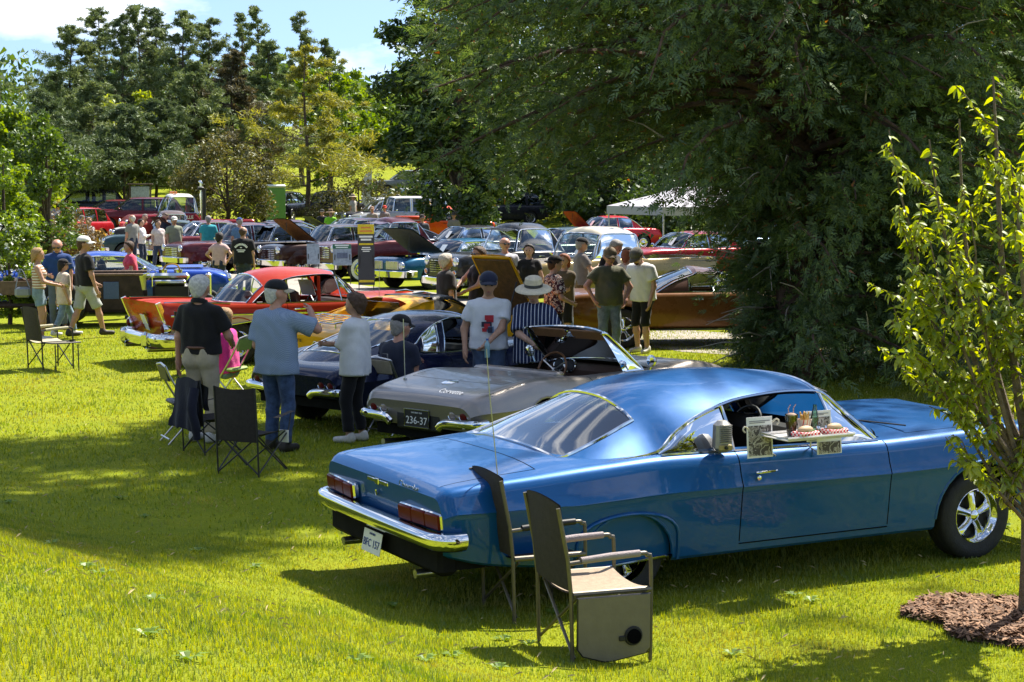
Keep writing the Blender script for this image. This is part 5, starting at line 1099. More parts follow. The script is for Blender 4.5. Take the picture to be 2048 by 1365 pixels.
# left edge: oak-like young tree, bright bush, bronze shrub
broad('young_oak', 'leafy green young tree behind the bronze shrub at left', atd(95, 50), 50, 5.0, 1.25, 'mid', 34, per=110, ncl=85, leaf=.13, zc=.5, clr=.26)
broad('roadside_tree', 'bright green leafy tree at the left margin above the blossom', atd(8, 42), 42, 3.9, .95, 'bright', 35, per=90, ncl=70, leaf=.13, zc=.52, clr=.27)
broad('blossom_bush', 'bright leafy bush with white blossom at the left margin', atd(16, 35), 35, 2.3, .62, 'bright', 36, per=90, ncl=60, leaf=.085, zc=.5, cat='bush', clr=.28)
broad('bronze_bush', 'low bronze brown shrub beside the couple at left', atd(125, 54), 54, 2.15, 1.35, 'rust', 37, per=120, ncl=70, leaf=.085, zc=.42, cat='bush', clr=.26)
broad('lime_tree', 'lime green tree top showing between the dark pines', atd(258, 112), 112, 7.4, 2.2, 'lime', 38, per=60, ncl=40, leaf=.3, zc=.7)
broad('far_maple', 'mid green tree right of the slender pines', atd(660, 118), 118, 9.0, 2.6, 'bright', 39, per=80, ncl=60, leaf=.34, zc=.62)
for px, Y, h, rx, kd, sd, lb in [(735, 150, 6.8, 3.6, 'mid', 40, 'rounded green tree left of the maple in the distance'), (790, 160, 6.8, 3.6, 'mid', 41, 'green tree touching the big maple in the distance'), (700, 145, 8.0, 3.2, 'bright', 42, 'sunlit pale green tree behind the yellow pine'), (850, 165, 4.5, 5.5, 'dark', 43, 'dark hedge-like tree along the top of the meadow'), (775, 165, 4.2, 4.5, 'dark', 44, 'dark low tree at the meadow edge'), (45, 90, 6.2, 2.2, 'bright', 45, 'pale green tree by the utility pole'), (940, 150, 6.0, 6.0, 'dark', 46, 'dark tree behind the big maple')]:
    broad('field_edge_tree', lb, atd(px, Y), Y, h-gz(atd(px, Y), Y)*.3, rx, kd, sd, per=90, ncl=70, leaf=.36, zc=.55, group='trees round the meadow')
# continuous wood further back so that no bare horizon shows
def wood(seed):
    g = np.random.default_rng(seed); cs = []
    for i in range(420):
        x = -150+300*g.random(); y = 205+40*g.random(); hh = 5+6*g.random(); cs.append((x, y, gz(x, y)+hh*(.3+.6*g.random())))
    P = clumps(g, np.array(cs), np.full(len(cs), 3.2), 90, .8); return quads(P, 1.1, g, tri=True)
_V, _F = wood(77); tag(link('distant_wood', np_mesh('distant_wood', _V, _F, LEAF['mid'], smoothed=False)), 'distant green wood closing off the meadow', 'wood', kind='stuff')
# the dark maple whose trunk stands by the orange pickup
broad('maple_tree', 'big dark leaved maple with black trunk beside the orange pickup', atd(918, 72), 72, 13.0, 3.1, 'dark', 50, nb=10, per=330, ncl=120, leaf=.24, zc=.56, trunk_r=.34, zmin=.085, clr=.26, trunk_h=.2)
broad('shade_tree', 'dark tree mass behind the right hand cedar', atd(1830, 48), 48, 15, 5.0, 'dark', 51, per=200, ncl=90, leaf=.22, zc=.52, clr=.28)
for px, Y, h, rx, sd, lb in [(985, 108, 7.5, 3.6, 53, 'dark bushy tree right of the maple trunk'), (1105, 112, 8.0, 4.0, 54, 'dark bushy tree left of the white canopy'), (1300, 100, 7.5, 4.5, 55, 'dark bushy tree behind the white canopy'), (1480, 90, 9.5, 4.5, 56, 'dark bushy tree behind the cedar trunks')]:
    broad('dark_hedge', lb.replace('tree', 'bush').replace('dark', 'low dark'), atd(px-40, Y-10), Y-10, 4.2, 4.6, 'dark', sd+20, per=120, ncl=90, leaf=.26, zc=.38, clr=.22, cat='bush', group='low dark bushes behind the far cars')
    broad('thicket_tree', lb, atd(px, Y), Y, h, rx, 'dark', sd, per=130, ncl=80, leaf=.28, zc=.45, clr=.28, group='dark trees behind the maple')
broad('back_maple', 'second dark maple behind the white canopy', atd(1240, 96), 96, 13.5, 5.5, 'dark', 52, per=190, ncl=90, leaf=.28, zc=.58, zmin=.2, clr=.28)

# ---- the big cedars on the right
CED = leafmat('cedar_sprays', (.034, .076, .020), (.135, .190, .046), .45, .6, dead=(.26, .09, .02))
def cedar(name, label, x, y, h, seed, env, nbr, per, size, leaf_z=6.4, xo=0.0):
    g = np.random.default_rng(seed); t = MB(); tw = []; tr = .30
    t.tube([(0, 0, -.2), (.05, .03, h*.2), (-.04+xo*.1, .05, h*.5), (xo, 0, h)], [tr, tr*.8, tr*.5, .03], 9)
    P, D = [], []
    for i in range(nbr):
        low = i < nbr*.72
        zb = (.25+5.6*g.random()) if low else (5.8+(h-6.2)*g.random()); a = g.random()*2*math.pi; L = env(a, zb, h)*(.62+.45*g.random())
        if L < .3: continue
        dx, dy = math.cos(a), math.sin(a); bx = xo*float(smooth(9, 13, zb)); rise = L*(.10+.28*g.random()); droop = L*(.12+.2*g.random()); pts = []
        for k in range(7):
            s = k/6; pts.append(np.array([bx+dx*L*s+math.sin(s*5+i)*.07*L, dy*L*s+math.cos(s*4+i)*.07*L, zb+rise*math.sin(s*1.9)-droop*s*s*1.3]))
        rb = .012+.013*L
        t.tube([tuple(p) for p in pts], [rb*(1-.85*k/6) for k in range(7)], 5, cap=False)
        if low and g.random() < .6:                                  # bare grey dead twigs poking out
            q = pts[4]; e = q+np.array([dx*.6+g.normal()*.35, dy*.6+g.normal()*.35-.15, g.normal()*.3]); tw.append((q, (q+e)/2+np.array([0, 0, .05]), e))
        m = int(per*L*(1 if low else (.36 if zb > 13.5 else .12)))
        s = .25+.75*g.random(m)**.75; idx = s*6; i0 = np.minimum(idx.astype(int), 5); f = (idx-i0)[:, None]; A = np.array(pts)
        C = A[i0]*(1-f)+A[i0+1]*f; off = g.normal(size=(m, 3))*np.array([.15, .15, .12])*(.45+.55*L/3)*(.5+.8*s)[:, None]; C = C+off; C[:, 2] -= .10*np.abs(g.normal(size=m))
        P.append(C); D.append(np.stack([dx*.5+off[:, 0]*1.6+g.normal(size=m)*.3, dy*.5+off[:, 1]*1.6+g.normal(size=m)*.3, -.18+g.normal(size=m)*.35], 1))
    P = np.concatenate(P); D = np.concatenate(D); ok = P[:, 2] > .06; P, D = P[ok], D[ok]
    lo = P[:, 2] < leaf_z; V, F = sprays(P[lo], D[lo], size, g, 6); V2, F2 = sprays(P[~lo], D[~lo], size*4.4, g, 4)
    V = np.concatenate([V, V2]); F = np.concatenate([F, F2+len(V)-len(V2)])
    r = tree_obj(name, label, (x, y, 0), t, [('crown', V, F, CED)], bark=BARKR)
    w = MB()
    for a, b, c in tw: w.tube([tuple(a), tuple(b), tuple(c)], [.013, .010, .004], 4, cap=False)
    if tw: tag(w.build('dead_twigs', BARKD, r), kind='stuff')
    return r
def env_a(a, z, h):
    left = -math.cos(a)                               # 1 = towards picture left
    base = 3.3 if z < 3 else 3.9
    if z < 6: k = base+1.6*max(0, left)*float(smooth(1.5, 4.0, z))
    elif z < 13.5: k = 1.5+1.2*max(0, -left)
    else: k = 3.6*min(1, (h-z)/3.0)**.6  # out of view: thin middle and wide top, shaped for the lawn shade
    if left > .05: k *= .25+.75*float(smooth(1.9, 4.0, z))
    return k
def env_b(a, z, h):
    left = -math.cos(a); k = 3.2 if z < 6 else 3.4*(1-(z-6)/(h-6))**.7
    return k
cedar('cedar_tree', 'huge dark cedar overhanging the show cars with drooping boughs', atd(1590, 25.0), 25.0, 21.0, 61, env_a, 380, 84, .145, xo=-.6)
def env_added(a, z, h): return .8 if z < 13 else 2.3*min(1, (h-z)/3.0)**.6
cedar('cedar_tree', 'unseen tall narrow cedar added for shade beyond the right margin', 8.3, 21.9, 20.0, 64, env_added, 80, 15, .13, 5.0)  # out of view; added only for the shade it casts
cedar('cedar_tree', 'second cedar close behind the young pear tree', atd(1790, 26.5), 26.5, 13.5, 62, env_b, 200, 82, .125)
cedar('cedar_tree', 'third cedar at the right margin behind the young pear tree', atd(2030, 30.5), 30.5, 14.0, 63, env_b, 180, 66, .135)
# ------------------------------------------------------------------ people: smooth-union body volumes turned into one continuous skin, clothes as shells over it
def surface_nets(d, lo, h):
    nx, ny, nz = d.shape; ins = d < 0
    c = [ins[i:nx-1+i, j:ny-1+j, k:nz-1+k] for i in (0, 1) for j in (0, 1) for k in (0, 1)]; s = sum(a.astype(np.int8) for a in c); act = (s > 0) & (s < 8)
    idx = -np.ones(act.shape, np.int32); I = np.argwhere(act); idx[act] = np.arange(len(I)); acc = np.zeros((len(I), 3)); cnt = np.zeros(len(I))
    x, y, z = I.T
    for a in range(3):
        for u in (0, 1):
            for v in (0, 1):
                o = [0, 0, 0]; o[(a+1) % 3] = u; o[(a+2) % 3] = v; p = list(o); p[a] = 1
                d0 = d[x+o[0], y+o[1], z+o[2]]; d1 = d[x+p[0], y+p[1], z+p[2]]; m = (d0 < 0) != (d1 < 0); t = np.where(m, d0/(d0-d1+1e-12), 0)
                q = np.repeat(np.array([o], float), len(I), 0); q[:, a] = t; acc += q*m[:, None]; cnt += m
    V = (I+acc/cnt[:, None])*h+lo; F = []
    for a in range(3):
        n = [nx, ny, nz]; sl0 = [slice(1, n[k]-1) for k in range(3)]; sl1 = list(sl0); sl0[a] = slice(0, n[a]-1); sl1[a] = slice(1, n[a])
        A, B = ins[tuple(sl0)], ins[tuple(sl1)]; E = np.argwhere(A != B)
        if not len(E): continue
        G = E.copy()
        for k in range(3):
            if k != a: G[:, k] += 1
        b, c2 = (a+1) % 3, (a+2) % 3; q = []
        for du, dv in ((-1, -1), (0, -1), (0, 0), (-1, 0)):
            H = G.copy(); H[:, b] += du; H[:, c2] += dv; q.append(idx[H[:, 0], H[:, 1], H[:, 2]])
        q = np.stack(q, 1); fl = A[tuple(E.T)]; q[~fl] = q[~fl][:, ::-1]; F.append(q)
    return V, np.concatenate(F)
def caps(a, b, ra, rb=None, cut=None, fl=None): return (np.array(a, float), np.array(b, float), ra, ra if rb is None else rb, cut, fl)
def sdf_mesh(prims, k, h, disp=None, keep=None):
    lo = np.min([np.minimum(p[0]-max(p[2], p[3]), p[1]-max(p[2], p[3])) for p in prims], 0)-2.5*h; hi = np.max([np.maximum(p[0]+max(p[2], p[3]), p[1]+max(p[2], p[3])) for p in prims], 0)+2.5*h
    n = np.ceil((hi-lo)/h).astype(int)+1; D = np.full(n, 1.0, np.float32); ax = [lo[i]+h*np.arange(n[i]) for i in range(3)]
    for a, b, ra, rb, cut, fl in prims:
        mr = max(ra, rb)+k+2*h; l2 = np.minimum(a, b)-mr; h2 = np.maximum(a, b)+mr; sl = tuple(slice(max(0, int((l2[i]-lo[i])/h)), min(n[i], int((h2[i]-lo[i])/h)+2)) for i in range(3))
        X = np.stack(np.meshgrid(ax[0][sl[0]], ax[1][sl[1]], ax[2][sl[2]], indexing='ij'), -1)
        f = np.ones(3) if fl is None else np.array(fl, float)
        ab = (b-a)*f; pa = (X-a)*f; t = np.clip(np.einsum('...i,i', pa, ab)/(ab@ab+1e-12), 0, 1); d = np.linalg.norm(pa-t[..., None]*ab, axis=-1)-(ra+(rb-ra)*t)
        if fl is not None: d = d/np.max(f)**.5
        if cut is not None:
            cn, cp = cut; d = np.maximum(d, np.einsum('...i,i', X-np.array(cp, float), np.array(cn, float)))
        o = D[sl]; hh = np.clip(.5+.5*(o-d)/k, 0, 1); D[sl] = o*(1-hh)+d*hh-k*hh*(1-hh)
    if keep is not None or disp is not None:
        X = np.stack(np.meshgrid(*ax, indexing='ij'), -1)
        if disp is not None: D = D+disp(X)
        if keep is not None: D = np.maximum(D, keep(X))
    return surface_nets(D, lo, h)
def ik(a, c, l1, l2, hint):
    a, c, hint = np.array(a, float), np.array(c, float), np.array(hint, float); v = c-a; L = np.linalg.norm(v)
    if L > (l1+l2)*.995: c = a+v/L*(l1+l2)*.995; v = c-a; L = np.linalg.norm(v)
    u = v/L; x = (l1*l1-l2*l2+L*L)/(2*L); hgt = math.sqrt(max(0, l1*l1-x*x)); p = hint-u*(hint@u); p /= np.linalg.norm(p)+1e-9
    return a+u*x+p*hgt, c
def rx(a): c, s = math.cos(a), math.sin(a); return np.array([[1, 0, 0], [0, c, -s], [0, s, c]])
def rzm(a): c, s = math.cos(a), math.sin(a); return np.array([[c, -s, 0], [s, c, 0], [0, 0, 1]])
SKINS = {}
def skin(tone):
    if tone not in SKINS:
        c = {'fair': (.46, .27, .19), 'tan': (.40, .22, .14), 'red': (.46, .23, .16), 'pale': (.50, .32, .24)}[tone]; m = mat('skin_'+tone, c, .5, 0, .08, 25, .05); m.node_tree.nodes['Principled BSDF'].inputs['Subsurface Weight'].default_value = .06; m.node_tree.nodes['Principled BSDF'].inputs['Subsurface Radius'].default_value = (.02, .008, .004); SKINS[tone] = m
    return SKINS[tone]
def cloth(name, c, var=.10): return mat('cloth_'+name, c, .85, 0, var, 14, .25, 60, spec=.15, sheen=.15)
def pat(name, kind, c0, c1, scale, c2=None):
    nm = 'cloth_'+name
    if nm in MATS: return MATS[nm]
    m, t, b = pbsdf(nm); MATS[nm] = m; b.inputs['Roughness'].default_value = .85; b.inputs['Specular IOR Level'].default_value = .15
    tc = N(t, 'ShaderNodeTexCoord'); r = N(t, 'ShaderNodeValToRGB'); e = r.color_ramp.elements; r.color_ramp.interpolation = 'CONSTANT'; e[0].color = c0+(1,); e[1].color = c1+(1,)
    if kind == 'stripe':
        n = N(t, 'ShaderNodeTexWave', i_Scale=scale, i_Distortion=.4); n.bands_direction = 'X'; e[1].position = .90
    elif kind == 'hstripe':
        n = N(t, 'ShaderNodeTexWave', i_Scale=scale, i_Distortion=.3); n.bands_direction = 'Z'; e[1].position = .5
    elif kind == 'check':
        n = N(t, 'ShaderNodeTexChecker', i_Scale=scale); e[1].position = .5
    else: n = N(t, 'ShaderNodeTexNoise', i_Scale=scale, i_Detail=2.0, i_Distortion=1.5); e[0].position = 0; e[1].position = .5
    if c2: k = e.new(.58); k.color = c2+(1,)
    t.links.new(tc.outputs['Object'], n.inputs['Vector']); t.links.new(n.outputs['Fac'], r.inputs[0]); t.links.new(r.outputs[0], b.inputs['Base Color']); return m
HAIRC = {'white': (.55, .52, .47), 'grey': (.26, .24, .22), 'brown': (.065, .035, .02), 'dark': (.018, .013, .010), 'blond': (.33, .20, .09), 'red': (.22, .07, .03), 'curlygrey': (.48, .43, .36)}
def hairm(c): return mat('hair_'+c, HAIRC[c], .6, 0, .3, 40, .6, 120, spec=.3)
def person(label, x, y, face, H=1.74, sk='fair', shirt=None, sleeve=.55, hem=.90, pants=None, leg=1.0, shoes=None, hair=None, hstyle='short', cap=None, capc2=None, hat=None, glasses=None, pose=None, girth=1.0, belly=0.0, female=False, loose=.02, group=None, res=None, capback=False, z=None, collar=None, beard=None, belt=None):
    """face: heading in degrees the person looks along (0 = +x, 90 = away from camera)"""
    ps = dict(hl=(-.25, .06, .80), hr=(.25, .06, .80), fl=(-.11, .03, .075), fr=(.11, -.03, .075), lean=0.0, side=0.0, yaw=0.0, pitch=0.0, pel=.94, sit=False, el=(-.5, -.8, 0), er=(.5, -.8, 0))
    ps.update(pose or {}); sc = H/1.75; h = (res or (.0185 if y < 23 else .025 if y < 36 else .036))/sc
    pel = np.array([0, 0, ps['pel']]); R0 = rx(-R(ps['lean'])); c_, s_ = math.cos(R(ps['side'])), math.sin(R(ps['side'])); RS = np.array([[c_, 0, s_], [0, 1, 0], [-s_, 0, c_]]); RU = R0 @ RS
    U = lambda p: pel+RU @ (np.array(p, float)-np.array([0, 0, .94])); nb = np.array([0, -.01, 1.48]); RH = rzm(R(ps['yaw'])) @ rx(-R(ps['pitch'])); Hd = lambda p: U(nb+np.array([0, 0, -.032])+RH @ ((np.array(p, float)-nb)*1.06)); HR = RU @ RH
    sw = (.165 if female else .185)*(1+.3*(girth-1)); tx = (.078 if female else .086)*girth; tr = .090*(1+.55*(girth-1))
    sh = {-1: U((-sw, -.005, 1.372)), 1: U((sw, -.005, 1.372))}; hp = {-1: pel+np.array([-.085, 0, -.02]), 1: pel+np.array([.085, 0, -.02])}
    hnd = {-1: np.array(ps['hl'], float), 1: np.array(ps['hr'], float)}; ft = {-1: np.array(ps['fl'], float), 1: np.array(ps['fr'], float)}
    el, wr, kn, an = {}, {}, {}, {}
    for s in (-1, 1):
        el[s], wr[s] = ik(sh[s], hnd[s], .285, .265, ps['el'] if s < 0 else ps['er'])
        kn[s], an[s] = ik(hp[s], ft[s], .43, .425, (s*.12, 1, .2))
    B = [caps(Hd((0, .012, 1.668)), Hd((0, -.022, 1.672)), .091, .093), caps(Hd((0, .048, 1.588)), Hd((0, .02, 1.635)), .053, .074), caps(Hd((0, .098, 1.628)), Hd((0, .088, 1.655)), .013, .009), caps(Hd((0, .085, 1.69)), Hd((0, .08, 1.70)), .012),
         caps(U((0, -.02, 1.42)), Hd((0, -.01, 1.60)), .056*girth**.5, .052)]
    for s in (-1, 1):
        B += [caps(Hd((s*.085, -.01, 1.622)), Hd((s*.088, -.015, 1.655)), .013, .017), caps(Hd((s*.04, .072, 1.615)), Hd((s*.045, .06, 1.63)), .022)]
        B += [caps(U((s*.085, -.01, 1.33)), U((s*tx, 0, 1.02)), tr, tr), caps(U((0, -.015, 1.45)), U((s*(sw-.03), -.012, 1.38)), .048, .052), caps(hp[s]+np.array([0, -.015, .03]), hp[s]+np.array([0, -.02, -.05]), .100*girth**.5)]
        B += [caps(sh[s], el[s], .056*girth**.4, .042*girth**.3), caps(el[s], wr[s], .041*girth**.3, .029)]
        d = (wr[s]-el[s]); d /= np.linalg.norm(d); pm = wr[s]+d*.075; B.append(caps(wr[s], pm, .028, .030, fl=None))
        m = (kn[s]*.66+an[s]*.34); B += [caps(hp[s], kn[s], .082*girth**.5, .056), caps(kn[s], m, .052, .057), caps(m, an[s], .057, .038)]
        B += [caps(an[s]+np.array([0, -.03, -.03]), an[s]+np.array([s*.02, .15, -.042]), .036, .030)]
    B.append(caps(U((0, .0, 1.34)), U((0, .01, 1.0)), .098*girth**.6, .10*girth**.6))
    if belly: B.append(caps(U((0, .05, 1.10)), U((0, .05, 1.02)), .10+belly*.5))
    if female: [B.append(caps(U((s*.075, .085, 1.27)), U((s*.07, .08, 1.24)), .055)) for s in (-1, 1)]
    V, F = sdf_mesh(B, .03, h); F = F.tolist(); V = V.tolist()
    for s in (-1, 1):                                             # fingers rooted in the palm
        d = (wr[s]-el[s]); d /= np.linalg.norm(d); inw = np.array([-s, .25, 0.]); inw -= d*(inw@d); inw /= np.linalg.norm(inw); ac = np.cross(d, inw); fb = MB()
        for q, L in ((-1.5, .060), (-.5, .074), (.5, .078), (1.5, .070)):
            p0 = wr[s]+d*.085+ac*q*.018; p1 = p0+d*L*.55+inw*.006; p2 = p1+d*L*.35+inw*L*.35; fb.tube([p0, p1, p2], [.0095, .0088, .006], 5, cap=False)
        t0 = wr[s]+d*.03+ac*.025; fb.tube([t0, t0+d*.03+ac*.022+inw*.012, t0+d*.065+ac*.020+inw*.028], [.011, .010, .007], 5, cap=False)
        o = len(V); V += [tuple(p) for p in fb.v]; F += [tuple(i+o for i in f) for f in fb.f]
    zz = gz(x, y) if z is None else z
    me = np_mesh('person', np.array(V)*sc, F, skin(sk)); ob = link('person', me, None, (x, y, zz+.0), (0, 0, R(face-90))); tag(ob, label, 'person', group)
    def part(nm, prims, k, m, disp=None, keep=None):
        v, f = sdf_mesh(prims, k, h, disp, keep); return link(nm, np_mesh(nm, np.array(v)*sc, f, m), ob)
    wr_d = lambda X: .006*np.sin(X[..., 0]*17+5*np.sin(X[..., 2]*6.5+x)+X[..., 1]*8)*np.sin(X[..., 2]*11+3.5*np.sin(X[..., 0]*8+y)+X[..., 1]*6)
    if shirt:
        dn = -(RU @ np.array([0, 0, 1.])); hm = U((0, 0, hem)); S = []
        for s in (-1, 1):
            S += [caps(U((s*.085, -.008, 1.345)), U((s*(tx+.008), .002, hem-.06)), tr+loose*.8, tr+loose*1.1+(.012 if female else 0), (dn, hm)), caps(U((s*.03, -.018, 1.43)), sh[s]+RU @ np.array([-s*.02, 0, .0]), .050, .056+loose*.4)]
            if sleeve > 0:
                if sleeve <= 1: e = sh[s]+(el[s]-sh[s])*sleeve; dd = (el[s]-sh[s]); dd /= np.linalg.norm(dd); S.append(caps(sh[s], e+dd*.05, .056+loose*.6, .058+loose*1.1, (dd, e)))
                else: S += [caps(sh[s], el[s], .056+loose*.6, .050+loose*.8), caps(el[s], wr[s], .050+loose*.8, .040+loose*.5)]
        S.append(caps(U((0, .0, 1.33)), U((0, .008, hem-.06)), .104*girth**.6+loose*.8, .104*girth**.6+loose*1.1, (dn, hm)))
        if belly: S.append(caps(U((0, .055, 1.10)), U((0, .055, 1.0)), .115+belly*.5+loose*.5, None, (dn, hm)))
        if female: [S.append(caps(U((s*.075, .085, 1.27)), U((s*.07, .08, 1.24)), .06+loose*.6)) for s in (-1, 1)]
        o = part('shirt', S, .028, shirt, wr_d)
        if collar:
            cpts = [U((.075*math.cos(a), -.02+.075*math.sin(a), 1.475-.022*math.sin(a))) for a in [2*math.pi*i/16 for i in range(16)]]; MB().tube([tuple(p*sc) for p in cpts], .017, 6, closed=True, flat=1.7).build('collar', collar, ob)
    if pants:
        S = []
        for s in (-1, 1):
            S.append(caps(hp[s]+np.array([0, -.012, .055 if not ps['sit'] else .03]), hp[s]+np.array([0, -.018, -.04]), .108*girth**.5, .112*girth**.5))
            if leg > .5:
                e = kn[s]+(an[s]-kn[s])*(leg-.5)*2; dd = an[s]-kn[s]; dd /= np.linalg.norm(dd); S += [caps(hp[s], kn[s], .098*girth**.5, .074), caps(kn[s], e+dd*.05, .074, .066, (dd, e))]
            else: e = hp[s]+(kn[s]-hp[s])*leg*2; dd = kn[s]-hp[s]; dd /= np.linalg.norm(dd); S.append(caps(hp[s], e+dd*.05, .098*girth**.5, .092*girth**.4, (dd, e)))
        if belly and not ps['sit']: S.append(caps(pel+np.array([0, .03, .0]), pel+np.array([0, .03, -.03]), .11+belly*.3))
        part('trousers' if leg > .8 else 'shorts', S, .022, pants, wr_d)
    if belt:
        q = [pel+np.array([(.165*girth)*math.cos(a), .118*girth**.5*math.sin(a)-.005, .062]) for a in [2*math.pi*i/20 for i in range(20)]]; MB().tube([tuple(p*sc) for p in q], .017, 6, closed=True, flat=1.0).build('belt', belt, ob)
    if shoes:
        for s in (-1, 1): part('shoe', [caps(an[s]+np.array([0, -.035, -.032]), an[s]+np.array([s*.022, .165, -.04]), .046, .040), caps(an[s]+np.array([0, -.02, .01]), an[s]+np.array([0, 0, -.02]), .05)], .02, shoes)
    nrm = lambda v: HR @ np.array(v, float)
    if hair:
        fn, fp = nrm((0, .80, -.60)), Hd((0, .045, 1.69)); dz = {'short': .104, 'curly': .118, 'long': .108, 'bob': .110, 'balding': .0985, 'bun': .106}[hstyle]
        S = [caps(Hd((0, .010, 1.678)), Hd((0, -.030, 1.675)), dz, dz*.99)]
        if hstyle in ('short', 'curly', 'balding'): S.append(caps(Hd((0, -.045, 1.60)), Hd((0, -.035, 1.64)), .070, .078))
        if hstyle in ('bob', 'curly'): S += [caps(Hd((s*.055, -.03, 1.56)), Hd((s*.05, -.02, 1.66)), .062, .07) for s in (-1, 1)]
        if hstyle == 'long': S += [caps(Hd((s*.05, -.04, 1.40)), Hd((s*.05, -.03, 1.64)), .045, .066) for s in (-1, 1)]+[caps(Hd((0, -.075, 1.36)), Hd((0, -.055, 1.62)), .05, .075)]
        if hstyle == 'bun': S.append(caps(Hd((0, -.06, 1.58)), Hd((0, -.10, 1.60)), .05))
        amp = .016 if hstyle == 'curly' else .005
        kp = lambda X: np.einsum('...i,i', X-fp, fn)
        if hstyle == 'balding': kb, kn2 = Hd((0, 0, 1.68)), nrm((0, .35, 1)); kp0 = kp; kp = lambda X: np.maximum(kp0(X), np.einsum('...i,i', X-kb, kn2/np.linalg.norm(kn2)))
        part('hair', S, .03, hairm(hair), lambda X: amp*np.sin(X[..., 0]*85+x)*np.sin(X[..., 1]*77)*np.sin(X[..., 2]*80), kp)
    if beard: part('beard', [caps(Hd((0, .062, 1.578)), Hd((0, .05, 1.60)), .048, .058)], .01, hairm(beard), None, lambda X: np.einsum('...i,i', X-Hd((0, 0, 1.612)), nrm((0, 0, 1))))
    if cap:
        f = -1 if capback else 1; kn2, kp2 = nrm((0, -f*.10, -1)), Hd((0, 0, 1.690)); kn2 = kn2/np.linalg.norm(kn2)
        part('cap', [caps(Hd((0, .012, 1.685)), Hd((0, -.022, 1.685)), .110, .111)], .01, cap, None, lambda X: np.einsum('...i,i', X-kp2, kn2))
        rows = [[tuple(Hd((math.sin(a)*(.100 if k == 0 else .092), f*(math.cos(a)*(.098 if k == 0 else .185)+(-.0 if k else 0)), 1.695-(.0 if k == 0 else .022)-.028*abs(math.sin(a))**2))*sc) for a in [(-1.15+2.3*i/8) for i in range(9)]] for k in (0, 1)]
        b = MB(); b.grid(rows); b.grid([[tuple(np.array(p)+np.array([0, 0, .008])) for p in r] for r in rows], flip=True); b.build('cap_bill', capc2 or cap, ob)
    if hat:
        M = Matrix([list(HR[i]) for i in range(3)]).to_4x4(); M.translation = Vector(Hd((0, -.005, 1.70))*sc)
        MB().lathe([(.215, -.028), (.20, -.012), (.15, .0), (.105, .008), (.103, .06), (.095, .105), (.07, .122), (.03, .112), (.001, .108)], 26, M, cap=False).lathe([(.213, -.034), (.15, -.008), (.10, .0)], 26, M, cap=False).build('hat', hat, ob)
        MB().lathe([(.1075, .01), (.107, .045)], 26, M, cap=False).build('hat_band', cloth('hat_band', (.05, .05, .05), .8), ob)
    if glasses:
        for s in (-1, 1): MB().ell(Hd((s*.035, .104, 1.655))*sc, (.030*sc, .012*sc, .020*sc), 10, 6, M=Matrix([list(HR[i]) for i in range(3)])).build('lens', glasses, ob)
        MB().tube([tuple(Hd(p)*sc) for p in ((-.09, .0, 1.66), (-.078, .082, 1.662), (0, .114, 1.662), (.078, .082, 1.662), (.09, .0, 1.66))], .004, 5).build('glasses_frame', BLACK, ob)
    elif y < 40:
        for s in (-1, 1): MB().ell(Hd((s*.034, .100, 1.653))*sc, (.014*sc, .011*sc, .009*sc), 8, 5, M=Matrix([list(HR[i]) for i in range(3)])).build('eye', mat('dark_eye', (.03, .02, .015), .25), ob)
    if y < 40: MB().ell(Hd((0, .104, 1.583))*sc, (.023*sc, .009*sc, .007*sc), 8, 5, M=Matrix([list(HR[i]) for i in range(3)])).build('mouth', mat('lips', (.32, .11, .09), .5), ob)
    ob['_hand_l'] = list(wr[-1]*sc); ob['_hand_r'] = list(wr[1]*sc); return ob
def world_of(ob, p):
    a = ob.rotation_euler[2]; return Vector((ob.location.x+math.cos(a)*p[0]-math.sin(a)*p[1], ob.location.y+math.sin(a)*p[0]+math.cos(a)*p[1], ob.location.z+p[2]))
DEN = cloth('denim', (.055, .085, .15), .3); DEND = cloth('dark_denim', (.025, .035, .065), .3); DENL = cloth('light_denim', (.17, .24, .32), .25); KHAKI = cloth('khaki', (.44, .37, .26)); CBLK = cloth('black', (.012, .012, .014)); CWHT = cloth('white', (.66, .66, .66), .05)
NAVYC = cloth('navy', (.016, .02, .045)); SHW = mat('white_shoe', (.6, .58, .55), .6); SHB = mat('dark_shoe', (.03, .025, .02), .6); SUNG = mat('dark_lens', (.01, .01, .012), .08, coat=1)
def P(px, feet=None, Y=None):
    if Y is None: x, y = gpt(px, feet)
    else: y = Y; x = atd(px, Y)
    return x, y
hip = dict(hl=(-.20, .12, .98), hr=(.20, .12, .98), el=(-1, -.4, 0), er=(1, -.4, 0)); fold = dict(hl=(.12, .22, 1.12), hr=(-.12, .24, 1.16), el=(-.6, -.2, -.8), er=(.6, -.2, -.8))
walk = dict(fl=(-.09, .26, .08), fr=(.09, -.28, .11), hl=(-.27, -.08, .84), hr=(.27, .16, .86)); relax = {}
# --- the trio in front of the navy coupe
x, y = P(405, 884); person('white haired man in black polo and khaki trousers seen from behind', x, y, 70, 1.80, 'red', cloth('black_polo', (.014, .013, .013)), .75, .93, KHAKI, .97, SHW, 'white', 'short', pose=dict(hr=(.20, .30, 1.02), hl=(-.29, .02, .80)), girth=1.16, loose=.026, collar=cloth('black_polo', (.014, .013, .013)), belt=mat('brown_belt', (.12, .05, .025), .5))
x, y = P(556, 902); person('man in blue checked shirt and black cap raising his right forearm', x, y, 62, 1.77, 'red', pat('blue_check', 'check', (.16, .22, .32), (.26, .32, .42), 95), .85, .80, cloth('worn_denim', (.045, .075, .15), .5), .98, SHB, 'white', 'balding', CBLK, KHAKI, pose=dict(hr=(.22, .30, 1.42), er=(.8, .1, -.6), hl=(-.10, .20, 1.05), yaw=-35), girth=1.15, loose=.045, glasses=None)
